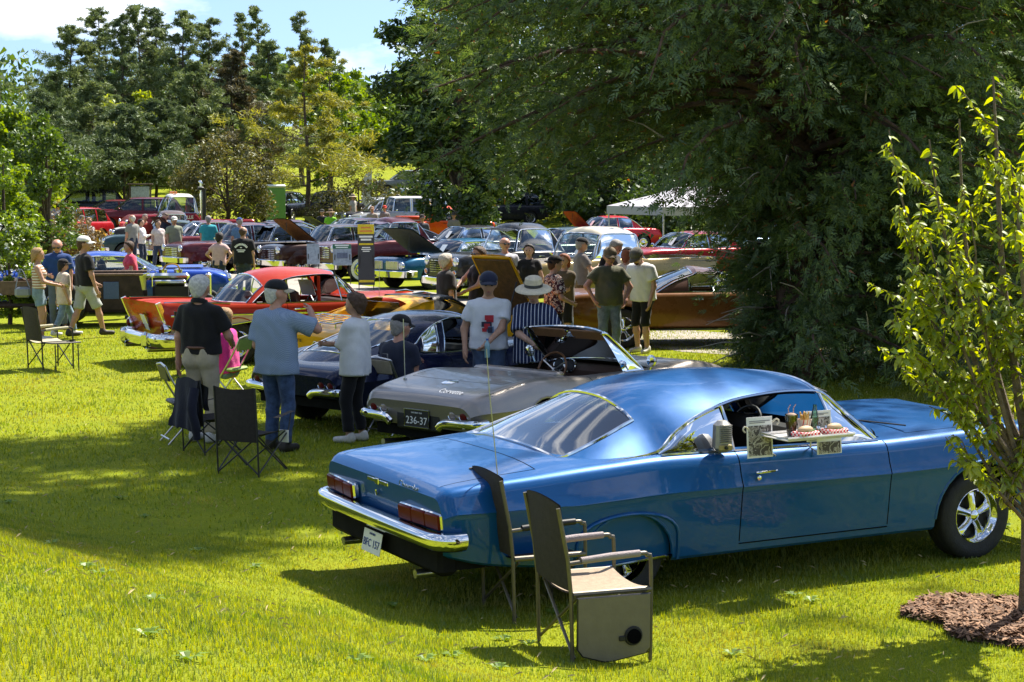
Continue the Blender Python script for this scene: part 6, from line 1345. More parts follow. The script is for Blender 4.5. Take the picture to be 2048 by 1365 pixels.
x, y = P(712, 884); person('dark haired woman in white hooded shirt and black leggings with folded arms', x, y, 158, 1.60, 'tan', cloth('white_linen', (.60, .60, .60), .05), .95, .80, CBLK, .93, SHW, 'brown', 'curly', pose=dict(fold, yaw=12, hl=(.10, .27, 1.12), hr=(-.12, .29, 1.16)), girth=1.08, loose=.045, female=True)
FOLDX, FOLDY = P(790, Y=19.55)
SEATED = person('seated man in navy graphic tee and black cap on a folding chair', FOLDX, FOLDY, 55, 1.74, 'red', cloth('navy_tee', (.018, .022, .04)), .6, .90, DEND, .97, SHB, 'grey', 'short', CBLK, pose=dict(pel=.50, sit=True, fl=(-.13, .46, .08), fr=(.13, .46, .08), hl=(-.02, .30, .74), hr=(.05, .32, .74), lean=8, yaw=-15), girth=1.22, loose=.03, beard='grey')
PX, PY = P(452, Y=22.2)
person('person in a hot pink jacket seated behind the white haired man', PX, PY, 160, 1.62, 'fair', cloth('hot_pink', (.62, .035, .24)), 1.8, .86, DENL, .97, SHW, 'blond', 'short', pose=dict(pel=.50, sit=True, fl=(-.12, .45, .08), fr=(.12, .45, .08), hl=(-.20, .30, .72), hr=(.20, .30, .72), lean=4), female=True, loose=.035)
# --- couple between the sports cars
x, y = P(977, Y=20.1); WT = person('man in white graphic tee and navy cap holding a water bottle', x, y, 272, 1.76, 'tan', cloth('white_tee', (.58, .59, .62), .04), .62, .88, DEN, .97, SHB, 'grey', 'short', NAVYC, pose=dict(hr=(.27, .06, .86), hl=(.02, .26, .97), el=(-.8, -.3, -.4), pitch=8), girth=1.1, loose=.03)
x, y = P(1068, Y=20.0); person('woman in straw hat and navy striped blouse beside the open roadster', x, y, 264, 1.68, 'fair', pat('navy_stripe', 'stripe', (.014, .022, .062), (.45, .47, .55), 7.5), .9, .76, DEND, .97, SHB, 'blond', 'bob', None, None, mat('straw', (.58, .50, .36), .8, 0, .12, 40, .3), pose=dict(hl=(-.10, .24, 1.02), hr=(-.03, .26, 1.0), el=(-.9, -.2, -.3), er=(.9, -.2, -.3), pitch=14), girth=1.22, loose=.045, female=True, glasses=SUNG)
# --- behind the yellow car
x, y = P(893, Y=28.3); person('woman with curly grey hair in black printed tee', x, y, 25, 1.66, 'tan', cloth('black_tee', (.022, .018, .018)), .8, .84, DEND, .97, SHB, 'curlygrey', 'curly', pose=dict(hr=(.27, .02, .82)), girth=1.15, loose=.04, female=True)
x, y = P(957, Y=28.9); person('woman in sunglasses and long black sleeveless dress', x, y, 215, 1.76, 'tan', CBLK, 0, .55, CBLK, .85, SHB, 'brown', 'long', pose=dict(hl=(-.02, .30, 1.02), hr=(.30, .24, 1.08), el=(-.9, -.2, -.3), er=(.9, -.3, -.3)), girth=1.02, loose=.025, female=True, glasses=SUNG)
x, y = P(1010, Y=33.0); person('bald man in sunglasses, pale grey tee and shorts', x, y, 290, 1.80, 'red', cloth('pale_grey', (.42, .42, .47)), .6, .86, cloth('grey_shorts', (.22, .22, .25)), .46, SHW, 'grey', 'balding', pose=dict(hl=(-.27, .1, .84)), girth=1.02, loose=.03, glasses=SUNG)
x, y = P(1058, Y=33.0); person('long haired woman in cropped black tee behind the tilted hood', x, y, 262, 1.67, 'fair', CBLK, .5, 1.02, DENL, .97, SHW, 'dark', 'long', pose=dict(hl=(-.24, .08, .86)), female=True, loose=.02)
# --- the huddle by the cedar
x, y = P(1108, Y=27.0); person('young man in floral shirt and backwards black cap', x, y, 20, 1.68, 'fair', pat('floral', 'noise', (.06, .02, .03), (.62, .55, .50), 14, (.35, .10, .05)), .8, .84, CBLK, .48, SHB, 'brown', 'short', CBLK, pose=dict(hr=(.15, .25, 1.0), pitch=6), loose=.045, capback=True)
x, y = P(1128, Y=29.5); person('red haired young woman behind the man in the floral shirt', x, y, 245, 1.62, 'fair', cloth('olive_brown', (.10, .075, .045)), .6, .86, CBLK, .5, SHB, 'red', 'long', pose=dict(hl=(.02, .28, 1.1), hr=(.05, .28, 1.08)), female=True)
x, y = P(1162, 659); person('bearded man in grey tee, black cap and camouflage shorts', x, y, 15, 1.76, 'tan', cloth('taupe_tee', (.15, .13, .12)), .65, .86, pat('camo', 'noise', (.075, .045, .02), (.17, .11, .05), 9, (.04, .03, .015)), .50, SHB, 'grey', 'short', CBLK, pose=dict(hr=(.14, .30, 1.20), hl=(-.05, .30, 1.16), pitch=4), girth=1.12, loose=.03, beard='white')
x, y = P(1214, Y=31.5); person('grey haired man in glasses and black tee bending over', x, y, 325, 1.84, 'red', CBLK, .7, .86, DEND, .97, SHB, 'grey', 'short', pose=dict(lean=10, pitch=22, hl=(-.12, .30, 1.0)), girth=1.18, loose=.03)
x, y = P(1254, Y=31.2); person('red haired person in cream printed tee and black cap', x, y, 60, 1.66, 'fair', cloth('cream', (.58, .50, .40)), .6, .84, cloth('cream_shorts', (.50, .42, .30)), .42, SHW, 'red', 'long', CBLK, pose=dict(pitch=10), female=True, loose=.03)
x, y = P(1218, Y=27.9); person('stocky man in olive tee, sunglasses and tan cap with hands at his pockets', x, y, 283, 1.78, 'red', cloth('olive_tee', (.105, .105, .065)), .62, .85, cloth('faded_denim', (.14, .18, .22), .3), .97, SHB, 'grey', 'short', cloth('tan_cap', (.16, .12, .075)), pose=dict(hl=(-.24, .12, .92), hr=(.28, .16, .94), el=(-1, -.5, 0), er=(1, -.4, .1), pitch=14), girth=1.2, belly=.03, loose=.03, glasses=SUNG)
x, y = P(1286, Y=29.0); person('man in plain white tee and black shorts looking down under a grey cap', x, y, 232, 1.78, 'fair', CWHT, .62, .86, CBLK, .55, SHW, 'brown', 'short', cloth('grey_cap', (.12, .11, .095)), pose=dict(lean=8, pitch=30, hl=(-.22, .12, .84), hr=(.24, .2, .86)), girth=1.06, loose=.045, beard='brown', glasses=SUNG)
# --- left group by the hot rod
x, y = P(80, 682); person('woman in striped tank top and denim shorts with a grey shoulder bag', x, y, 12, 1.66, 'tan', pat('tan_stripe', 'hstripe', (.60, .55, .48), (.32, .17, .09), 6.5), 0, .99, DENL, .30, SHW, 'blond', 'long', pose=dict(hr=(.16, .34, 1.06), hl=(-.12, .30, 1.08), er=(.6, -.6, -.5)), female=True, loose=.016)
x, y = P(116, Y=33.8); person('bald man in sunglasses and royal blue polo looking down', x, y, 275, 1.76, 'red', cloth('royal_blue', (.018, .05, .17)), .75, .86, cloth('grey_blue_jeans', (.10, .12, .16)), .97, SHB, 'grey', 'balding', pose=dict(hr=(.12, .28, 1.05), pitch=24), girth=1.18, loose=.03, glasses=SUNG, collar=cloth('royal_blue', (.018, .05, .17)))
x, y = P(130, 674); person('child in black cap, beige tee and pale jeans', x, y, 30, 1.42, 'fair', cloth('beige_tee', (.56, .46, .36)), .8, .74, DENL, .96, SHW, 'dark', 'long', CBLK, pose=dict(walk, hr=(.24, .02, .86)), loose=.05)
x, y = P(172, 676); person('tall man striding in black tee, white cap and pale grey shorts', x, y, 35, 1.84, 'tan', CBLK, .7, .90, cloth('pale_shorts', (.34, .36, .35)), .50, SHB, 'brown', 'short', cloth('white_cap', (.62, .60, .56)), pose=dict(fl=(-.09, -.26, .10), fr=(.09, .30, .075), hr=(.28, .10, .84), hl=(-.2, .25, .95), yaw=-25), girth=1.08, loose=.035)
x, y = P(264, Y=36.6); person('woman with dark bob in bright pink tee leaning at the hot rod', x, y, 205, 1.62, 'fair', cloth('pink_tee', (.60, .055, .11)), .6, .82, DEND, .97, SHB, 'brown', 'bob', pose=dict(hl=(-.08, .30, 1.08), hr=(.08, .32, 1.05), lean=6), girth=1.08, female=True, loose=.03)
x, y = P(438, Y=43.5); person('woman in pale pink top seen from behind with hands on hips', x, y, 75, 1.62, 'fair', cloth('pale_pink', (.55, .36, .33)), .55, .86, DEND, .97, SHB, 'dark', 'long', pose=dict(hip, lean=6), female=True)
x, y = P(487, Y=43.0); HM = person('cropped haired man in black back printed tee behind the red hardtop', x, y, 80, 1.78, 'tan', CBLK, .7, .84, DEND, .97, SHB, 'brown', 'balding', girth=1.25, loose=.035)
# --- walkers crossing the field
G3 = 'walkers in front of the tow truck'
x, y = P(266, 538); person('bald man in grey tee at the left of the walkers', x, y, 140, 1.82, 'red', cloth('grey_tee', (.24, .24, .22)), .7, .86, DEND, .97, SHB, 'white', 'balding', group=G3)
x, y = P(284, 536); person('dark haired woman in white blouse with lilac cardigan at her waist', x, y, 345, 1.66, 'fair', cloth('white_blouse', (.62, .60, .62)), 1.8, .86, DEND, .97, SHB, 'dark', 'bob', pose=fold, female=True, group=G3)
x, y = P(318, 541); person('brown haired woman in pale floral top carrying a bottle', x, y, 300, 1.66, 'fair', pat('pale_floral', 'noise', (.60, .50, .48), (.66, .58, .55), 12), .5, .86, cloth('blue_jeans', (.04, .06, .12)), .97, SHB, 'brown', 'long', pose=walk, girth=1.15, female=True, group=G3)
x, y = P(350, 543); person('man in sage green tee and white cap striding forward', x, y, 300, 1.78, 'tan', cloth('sage', (.22, .24, .17)), .65, .86, cloth('slate_jeans', (.06, .08, .10)), .97, SHB, 'brown', 'short', cloth('white_cap', (.62, .60, .56)), pose=walk, girth=1.2, loose=.035, group=G3)
x, y = P(292, Y=63); person('man in red plaid shirt half hidden among the walkers', x, y, 290, 1.78, 'red', cloth('red_plaid', (.30, .04, .03)), .8, .86, DEND, .97, SHB, 'grey', 'short', group=G3)
x, y = P(332, Y=62.5); person('bearded young man in navy tee behind the man in sage green', x, y, 250, 1.82, 'fair', NAVYC, .7, .86, DEND, .97, SHB, 'brown', 'short', beard='brown', group=G3)
x, y = P(418, 540); person('man in turquoise tee and black shorts seen from behind', x, y, 100, 1.80, 'red', cloth('turquoise', (.035, .30, .34)), .65, .84, CBLK, .48, SHW, 'grey', 'short', girth=1.16, loose=.035)
x, y = P(480, Y=56); person('man in steel blue tee and blue cap seen from behind', x, y, 115, 1.76, 'red', cloth('steel_blue', (.09, .17, .30)), .7, .84, cloth('grey_shorts', (.22, .22, .25)), .6, SHW, 'grey', 'short', cloth('blue_cap', (.02, .06, .25)), girth=1.12)
x, y = P(166, Y=62); person('man in dark tee and grey cap behind the bronze shrub', x, y, 300, 1.74, 'red', cloth('charcoal', (.05, .045, .05)), .7, .84, DEND, .97, SHB, 'grey', 'short', cloth('grey_cap', (.12, .11, .095)), glasses=None)
x, y = P(180, Y=60); person('blond woman in sunglasses and sleeveless patterned top', x, y, 310, 1.70, 'tan', pat('grey_print', 'noise', (.45, .42, .42), (.28, .25, .27), 12), 0, .84, DENL, .97, SHW, 'blond', 'bob', female=True, glasses=SUNG)
# --- far visitors
G4 = 'visitors among the farthest cars'
for px, Y, lb, c, ht, hr in [(662, 76, 'man in lime green tee and brown hat', (.26, .62, .03), (.25, .17, .09), 'brown'), (645, 77, 'person in black beside the man in lime green', (.02, .02, .022), (.03, .03, .03), 'dark'), (857, 84, 'man in pale blue tee and straw hat behind the orange pickup', (.36, .42, .55), (.55, .38, .16), 'brown'),
                             (707, 90, 'man in pale hat by the flowering bush', (.42, .38, .32), (.46, .36, .26), 'grey'), (745, 80, 'man in tan cap before the panel wagon', (.30, .26, .22), (.32, .19, .13), 'brown'), (770, 81, 'man in red cap before the panel wagon', (.2, .18, .18), (.55, .05, .03), 'brown'), (796, 90, 'man in black cap behind the panel wagon', (.3, .3, .3), (.02, .02, .02), 'dark'), (908, 70, 'person in brown cap by the maple trunk', (.22, .19, .14), (.05, .04, .035), 'brown'), (845, 64, 'seated dark haired person behind the raised teal hood', (.05, .05, .06), (.03, .02, .02), 'dark')]:
    nm = '%02x%02x%02x' % tuple(int(v*255) for v in c); hm = cloth('hat_%02x%02x%02x' % tuple(int(v*255) for v in ht), ht)
    x = atd(px, Y); person(lb, x, Y, 250+px % 90, 1.74, 'red', cloth(nm, c), .7, .86, DEND, .97, SHB, hr, 'short', None if 'hat' in lb else hm, None, hm if 'hat' in lb else None, group=G4, res=.042)
# ------------------------------------------------------------------ chairs
TAUPE = mat('taupe_tube', (.13, .115, .09), .38, .5, .12, 20); CANVB = mat('dark_canvas', (.030, .024, .022), .85, 0, .25, 30, .5, 200); CANVT = mat('tan_canvas', (.30, .23, .16), .85, 0, .15, 30, .4, 200); PADG = mat('mauve_pad', (.26, .215, .215), .7, 0, .08, 40, .3)
PANEL = mat('taupe_plastic', (.155, .135, .085), .55, 0, .08, 12, .1); GUN = mat('dark_tube', (.05, .05, .052), .4, .6, .15, 20)
def director_chair(label, x, y, hd, tube=TAUPE, back=CANVB, seat=CANVT, pad=PADG, table=None, group=None):
    """faces local +x; right side is -y"""
    r = empty('camp_chair', (x, y, gz(x, y)), R(hd), label, 'chair', group); w, d = .28, .23
    for s in (-1, 1):
        MB().tube([(-d, s*w, 0), (-d-.01, s*w, .42), (-d-.03, s*w, .62), (-d-.09, s*w, .92)], .0125, 8).build('leg', tube, r)
        MB().tube(bez([(d+.02, s*w, 0), (d+.02, s*w, .56), (d-.005, s*w, .615), (d-.06, s*w, .63), (-d-.02, s*w, .60)], 5), .0125, 8).build('leg', tube, r)
        MB().tube([(d-.05, s*w, .632), (0, s*w, .625), (-d+.05, s*w, .612)], [.020, .022, .020], 10).build('armrest', pad, r)
        MB().tube([(-d, s*w, .42), (d+.02, s*w, .42)], .017, 8).build('seat_rail', tube, r)
    for s in (-1, 1):
        MB().tube([(-d+.01, s*w, .05), (-d+.03, -s*w, .40)], .010, 7).build('cross_brace', tube, r); MB().tube([(d, s*w, .05), (d-.02, -s*w, .40)], .010, 7).build('cross_brace', tube, r)
    rows = [[(-d-.015-(z-.40)*.13-(.012+.02*math.sin((z-.4)*6))*(1-(k/.26)**2), k, z+(.02*(1-(k/.27)**2) if z > .9 else 0)) for k in [(-.27+.54*i/8) for i in range(9)]] for z in (.44, .55, .66, .77, .86, .91, .935)]
    b = MB(); b.grid(rows); b.grid([[(a+.012, k, c) for a, k, c in q] for q in rows], flip=True); b.build('backrest', back, r)
    rows = [[(xx, k, .435-.03*(1-(k/.27)**2)) for k in [(-.27+.54*i/8) for i in range(9)]] for xx in (-.22, -.1, .02, .14, .235)]
    b = MB(); b.grid(rows); b.grid([[(a, k, c-.012) for a, k, c in q] for q in rows], flip=True); b.build('seat', seat, r)
    if table:
        t = empty('side_table', (0, -w-.022, .40), parent=r)
        pts = [(-d+.02, 0), (d-.0, 0), (d-.0, -.31), (d-.03, -.34), (.0, -.37), (-.05, -.37), (-d+.05, -.33), (-d+.02, -.29)]
        MB().prism([(a, 0, b) for a, b in pts], (0, -.018, 0)).build('table_panel', PANEL, t, sharp=30)
        MB().tube([(a, -.009, b) for a, b in pts], .009, 6, closed=True).build('table_rim', GUN, t)
        MB().tube([(.125+.045*math.cos(a), -.022, -.235+.045*math.sin(a)) for a in [2*math.pi*k/20 for k in range(20)]], .012, 6, closed=True).box((.062, -.022, -.245), (.05, .012, .03), .004).build('cup_holder', BLACK, t)
        MB().lathe([(.044, 0), (.042, .03), (.001, .031)], 18, Matrix.Translation((.125, -.012, -.235)) @ Matrix.Rotation(R(90), 4, 'X')).build('cup_well', GAP, t)
        if table == 'flat': t.rotation_euler = (R(-92), 0, 0); t.location = (0, -w-.02, .41); [MB().tube([(xx, -w-.34, .40), (xx, -w-.36, 0)], .010, 6).build('table_leg', tube, r) for xx in (-d+.05, d-.05)]
    return r
director_chair('camp chair with side table panel and cup holder nearest the camera', .47, 10.08, 19, table='hang')
director_chair('dark backed camp chair behind the nearest one beside the blue car', .13, 11.12, 21, seat=CANVB, pad=BLACK)
_x, _y = gpt(88, 742); director_chair('black camp chair with pale arms and a flat side table on the left lawn', _x, _y+.35, 38, GUN, CANVB, mat('cream_canvas', (.38, .34, .22), .8), mat('cream_pad', (.45, .42, .28), .7), table='flat')
def quad_chair(label, x, y, hd, fabric, name='folding_camp_chair', arms=True, k=1.0):
    r = empty(name, (x, y, gz(x, y)), R(hd), label, 'chair'); w, d = .26*k, .24*k; zs, za, zb = .43*k, .62*k, .93*k
    for s in (-1, 1):
        MB().tube([(-d, s*w, 0), (-d-.02, s*w, .45), (-d-.05, s*w, zb)], .009, 6).build('back_pole', GUN, r)
        MB().tube([(-d, s*w, .03), (d+.03, s*w*1.05, zs), (d+.06, s*w*1.1, za)], .008, 6).build('leg', GUN, r); MB().tube([(d+.02, s*w, .02), (-d, s*w, zs)], .008, 6).build('leg', GUN, r)
        if arms: MB().grid([[(-d-.03, s*(w+.02)-.03, za+.02), (-d-.03, s*(w+.02)+.03, za+.02)], [(0, s*(w+.04)-.035, za-.025), (0, s*(w+.04)+.035, za-.025)], [(d+.08, s*w*1.1-.03, za+.01), (d+.08, s*w*1.1+.03, za+.01)]]).build('armrest', fabric, r)
    for xx in (-d, d): 
        for s in (-1, 1): MB().tube([(xx, s*w, .02), (xx, -s*w, zs)], .008, 6).build('cross_brace', GUN, r)
    rows = [[(-d-.015-(z-.42)*.06-.05*(1-(q/.26)**2)*(1-abs(z-.68)*1.6), q*k, z*k-.02*(1-(q/.26)**2)*(z > .9)) for q in [(-.26+.52*i/8) for i in range(9)]] for z in (.36, .48, .6, .72, .84, .93)]
    MB().grid(rows).build('backrest', fabric, r)
    rows = [[(xx, q*k, (.44-.07*(1-(q/.26)**2)*(1-abs(xx)*1.5))*k) for q in [(-.26+.52*i/8) for i in range(9)]] for xx in (-.24, -.12, 0, .12, .26)]
    MB().grid(rows).build('seat', fabric, r); return r
_x, _y = gpt(500, 950); QC = quad_chair('empty black folding camp chair with crossed legs and a paper tag', _x, _y+.15, 62, CANVB, k=.92)
MB().box((.22, -.22, .34), (.004, .11, .12), .001).build('paper_tag', PAPER, QC)
_x, _y = gpt(418, 908); quad_chair('folding camp chair with a navy jacket draped over it', _x, _y+.15, 40, CANVB, k=.84)
def jacket():
    g = np.random.default_rng(4); rows = []
    for i in range(13):                                           # draped over the chair back: front fall, ridge, rear fall
        t = (i-5)/7.0; row = []
        for k in range(13):
            s = (k-6)/6.0
            if t < 0: xx, z = -.23+.03, .97+t*.50
            else: xx, z = -.31-.03*t, .97-t*.62+(.05*abs(s)**2 if t > .8 else 0)
            row.append((xx+.025*math.sin(s*7+t*3)*abs(t)-.05*abs(t)*(t > 0), s*(.25+.05*abs(t))+.015*math.sin(t*9), z+.02*math.cos(s*3)+.012*math.sin(s*11)*abs(t)))
        rows.append(row)
    b = MB(); b.grid(rows); b.grid([[(a+.02, c, d-.01) for a, c, d in r] for r in rows], flip=True)
    b.tube(bez([(-.33, -.20, .86), (-.40, -.26, .62), (-.38, -.30, .42), (-.36, -.30, .26)], 5), [.06]*6+[.055]*6+[.045]*4, 10)
    o = b.build('jacket', cloth('navy_jacket', (.012, .013, .024)), None); return o
_j = jacket(); _j.location = (_x, _y+.15, -.03); _j.scale = (.88, .88, .84); _j.rotation_euler = (0, 0, R(40)); tag(_j, 'navy jacket draped over the back of a folding chair', 'jacket')
_x, _y = gpt(400, 752); quad_chair('bare framed black chair standing beside the red car rear wheel', _x, _y+.1, 75, CANVB, k=1.02)
def folding_chair(label, x, y, hd, frame, seatm):
    r = empty('metal_folding_chair', (x, y, gz(x, y)), R(hd), label, 'chair')
    for s in (-1, 1):
        MB().tube(bez([(.26, s*.20, 0), (-.05, s*.20, .42), (-.22, s*.20, .70), (-.28, s*.19, .84)], 4), .012, 7).build('leg', frame, r); MB().tube([(-.26, s*.18, 0), (.14, s*.18, .43)], .011, 7).build('leg', frame, r)
    MB().tube([(-.28, -.19, .84), (-.285, 0, .865), (-.28, .19, .84)], .012, 7).build('top_rail', frame, r); MB().tube([(-.25, -.18, .06), (-.25, .18, .06)], .009, 6).build('stretcher', frame, r); MB().tube([(.25, -.2, .03), (.25, .2, .03)], .009, 6).build('stretcher', frame, r)
    MB().box((.0, 0, .44), (.40, .38, .045), .018).build('seat', seatm, r); MB().box((-.255, 0, .76), (.03, .36, .17), .014, rot=Euler((0, R(-14), 0))).build('backrest', seatm, r); return r
_x, _y = gpt(368, 890); folding_chair('grey metal folding chair with dark padded seat on the lawn', _x, _y+.25, 25, STEEL, mat('dark_vinyl', (.035, .038, .045), .5))
folding_chair('beige backed folding chair under the seated man', FOLDX-.02, FOLDY-.05, 55, STEEL, mat('beige_vinyl', (.30, .26, .19), .5))
folding_chair('folding chair under the person in pink', PX, PY, 160, STEEL, mat('green_vinyl', (.25, .36, .10), .5))
# ------------------------------------------------------------------ things carried
_h = world_of(WT, Vector(WT['_hand_l'])); b = empty('water_bottle', (_h.x-.0, _h.y-.06, _h.z-.16), 0, 'half empty clear water bottle held by the man in white', 'bottle')
MB().lathe([(.001, 0), (.032, .0), (.033, .05), (.031, .09), (.033, .13), (.028, .16), (.013, .185), (.013, .20)], 16).build('bottle_body', mat('blue_plastic', (.18, .34, .38), .1, coat=1), b); MB().lathe([(.016, .195), (.016, .215), (.001, .216)], 12).build('bottle_cap', mat('blue_cap_plastic', (.03, .1, .35), .4), b)
_x, _y = P(66, 682); sb = empty('shoulder_bag', (_x-.13, _y-.12, .78), R(15), 'grey leather bag on the shoulder of the woman in shorts', 'bag')
MB().box((0, 0, .10), (.28, .10, .20), .045).build('bag_body', mat('grey_leather', (.20, .22, .26), .5, 0, .1, 20, .2), sb); MB().tube(bez([(-.12, 0, .18), (-.02, .08, .5), (.12, 0, .18)], 6), .010, 6).build('strap', mat('grey_leather', (.20, .22, .26), .5), sb)
# printed marks on shirts (flat prints lying on the cloth)
def shirt_print(ob, verts, m, nm='shirt_print'): return MB().add(verts[0], verts[1]).build(nm, m, ob)
def print_patch(ob, y0, z0, z1, w, mats, seed, n=5, front=True):
    g = np.random.default_rng(seed); s = 1 if front else -1
    for i in range(n):
        za = z0+(z1-z0)*g.random()*.75; hh = (z1-z0)*(.15+.2*g.random()); xa = (g.random()-.5)*w*.5; ww = w*(.2+.35*g.random()); K = 7
        rows = [[(xa+ww*(k/(K-1)-.5), s*(y0-.20*(xa+ww*(k/(K-1)-.5))**2*4.0+.002*i), zz) for k in range(K)] for zz in (za, za+hh*.6, za+hh)]
        MB().grid(rows, flip=not front).build('shirt_print', mats[i % len(mats)], ob)
_pr = [cloth('print_red', (.36, .03, .04)), cloth('print_blue', (.10, .16, .26)), cloth('print_red', (.36, .03, .04)), cloth('print_dark', (.03, .03, .05))]
print_patch(WT, .170, 1.08, 1.30, .22, _pr, 3, 8); print_patch(SEATED, .172, .70, .92, .24, [_pr[0], cloth('print_grey', (.3, .3, .3)), _pr[3]], 8, 7, front=False)
for _i in range(11): _a = R(-58+116*_i/10); MB().box((.17*math.sin(_a), -.172, 1.20+.15*math.cos(_a)), (.024, .004, .05), 0, rot=Euler((0, _a, 0))).build('shirt_print', WHITEP, HM)
for _w, _z in ((.05, 1.27), (.22, 1.21), (.16, 1.17)): MB().box((0, -.175, _z), (_w, .004, .022)).build('shirt_print', WHITEP, HM)
# ------------------------------------------------------------------ drive-in display on the blue car
def on_car(name, label, cat, p, car=IMPALA, rz=0.0, group=None):
    c, s = math.cos(R(car[2])), math.sin(R(car[2])); return empty(name, (car[0]+c*p[0]-s*p[1], car[1]+s*p[0]+c*p[1], p[2]), R(car[2])+rz, label, cat, group)
sp_ = on_car('drive_in_speaker', 'ribbed grey metal drive-in speaker hung on the blue car window', 'speaker', (-.76, -.93, .955), rz=R(-12))
MB().box((0, 0, .105), (.125, .12, .215), .03, taper=.88).build('speaker_case', mat('cast_grey', (.30, .29, .27), .4, .6, .1, 20), sp_)
for i in range(9): MB().box((.0, -.066, .075+i*.014), (.09, .012, .006), .002).build('grille_slat', mat('cast_dark', (.12, .115, .105), .4, .6), sp_)
MB().box((0, -.062, .035), (.10, .02, .045), .008).build('control_panel', mat('gold_label', (.30, .25, .12), .4, .5), sp_); MB().lathe([(.013, 0), (.011, .016), (.001, .017)], 10, Matrix.Translation((0, -.072, .035)) @ Matrix.Rotation(R(90), 4, 'X')).build('volume_knob', BLACK, sp_)
tr_ = on_car('serving_tray', 'white carhop tray hooked on the blue car door', 'tray', (-.17, -1.10, 1.045))
MB().box((0, 0, 0), (.56, .30, .010), .004).build('tray_base', mat('white_enamel', (.72, .70, .66), .3, coat=.5), tr_); MB().tube([(-.28, -.15, .015), (.28, -.15, .015), (.28, .15, .015), (-.28, .15, .015)], .010, 6, closed=True).build('tray_rim', mat('white_enamel', (.72, .70, .66), .3), tr_)
for s in (-1, 1): MB().tube([(s*.18, .13, -.01), (s*.18, .2, .0), (s*.18, .2, -.12), (s*.18, .12, -.14)], .006, 5).build('tray_hook', STEEL, tr_)
sh_ = on_car('milkshake', 'chocolate milkshake in a tall glass with two straws', 'drink', (-.31, -1.10, 1.052))
MB().lathe([(.001, .004), (.026, .004), (.028, .02), (.036, .10), (.040, .135), (.001, .14)], 18).build('shake', mat('chocolate', (.12, .045, .02), .4), sh_); MB().lathe([(.028, 0), (.030, .02), (.040, .10), (.045, .150), (.043, .150), (.038, .10)], 18, cap=False).build('glass', GLASS, sh_)
MB().ell((0, 0, .142), (.038, .038, .018), 12, 6).build('froth', mat('froth', (.42, .28, .20), .7), sh_)
for dx in (-.01, .012): MB().tube([(dx, 0, .05), (dx*2, .01, .19), (dx*2+.02, .012, .215)], .004, 6).build('straw', pat('straw_stripe', 'hstripe', (.7, .68, .66), (.5, .06, .08), 30), sh_)
fr_ = on_car('fries_cone', 'red and white striped paper cone of fries', 'food', (-.20, -1.10, 1.052))
MB().lathe([(.030, 0), (.052, .11), (.050, .11), (.03, .01)], 14).build('paper_cone', pat('candy_stripe', 'stripe', (.70, .66, .62), (.55, .05, .05), 14), fr_)
for i in range(16): a = i*2.4; MB().box((.025*math.cos(a), .025*math.sin(a), .115+.012*math.sin(i*3)), (.009, .009, .07), .001, rot=Euler((.25*math.sin(a), .25*math.cos(a), 0))).build('fry', mat('fried_potato', (.60, .36, .10), .6), fr_)
bo_ = on_car('soda_bottle', 'green tinted glass soda bottle on the tray', 'bottle', (-.09, -1.07, 1.052))
MB().lathe([(.001, 0), (.028, .0), (.029, .02), (.025, .06), (.029, .10), (.022, .14), (.012, .185), (.013, .20)], 16).build('bottle_glass', glassmat('green_glass', (.45, .68, .55)), bo_)
for i, (lx, lb) in enumerate(((-.26, 'burger in a red checked paper tray at the left of the serving tray'), (.0, 'burger in a red checked paper tray at the right of the serving tray'))):
    bu = on_car('burger_basket', lb, 'food', (lx, -1.19 if i == 0 else -1.17, 1.052), rz=.2)
    MB().box((0, 0, .022), (.17, .10, .04), .01, taper=1.18).build('paper_tray', pat('red_check', 'check', (.68, .62, .58), (.55, .04, .05), 60), bu); MB().ell((0, 0, .05), (.07, .038, .03), 14, 8).build('bun', mat('bun', (.55, .38, .22), .6), bu); MB().ell((.01, 0, .045), (.078, .045, .010), 12, 5).build('lettuce', LEAF['bright'], bu)
for i, (lx, lb) in enumerate(((-.13, 'glass salt shaker left of the soda bottle'), (-.06, 'glass pepper shaker in front of the soda bottle'))):
    ss = on_car('shaker', lb, 'shaker', (lx, -1.16, 1.052)); MB().lathe([(.001, 0), (.018, 0), (.016, .05), (.001, .05)], 10).build('shaker_glass', GLASS, ss); MB().lathe([(.017, .05), (.014, .066), (.001, .068)], 10).build('shaker_cap', CHROME, ss)
def card(label, p, w, h, tilt, seed, clips=True):
    e = on_car('photo_card', label, 'card', p); e.rotation_euler = (R(tilt), 0, R(IMPALA[2]))
    MB().box((0, 0, h/2), (w, .004, h), .001).build('card_sheet', PAPER, e); g = np.random.default_rng(seed)
    MB().box((0, -.0035, h*.42), (w*.88, .002, h*.74), .0).build('photo_print', pat('photo_grey_%d' % seed, 'noise', (.10, .09, .085), (.42, .40, .37), 22, (.25, .22, .19)), e)
    if h > .2: MB().box((0, -.0035, h*.90), (w*.8, .0015, .006)).build('caption_line', mat('grey_ink', (.25, .25, .27), .7), e); MB().box((-.02, -.0035, h*.86), (w*.6, .0015, .006)).build('caption_line', MATS['grey_ink'], e)
    if clips:
        for s, z in ((-1, h*.72), (1, h*.86)): MB().tube(bez([(s*w*.46, -.012, z), (s*w*.62, -.02, z+.02), (s*w*.70, -.02, z), (s*w*.62, -.02, z-.02)], 3), .006, 6).build('clip', mat('cream_clip', (.60, .55, .42), .4), e)
card('printed photo card of carhops clipped on the rear of the door window', (-.46, -.955, .895), .215, .28, -4, 1)
card('black and white photo card behind the soda bottle', (.06, -.93, .97), .215, .215, -4, 2, False); card('small photo card hanging below the front of the tray', (.11, -.985, .885), .215, .11, -4, 3, False)
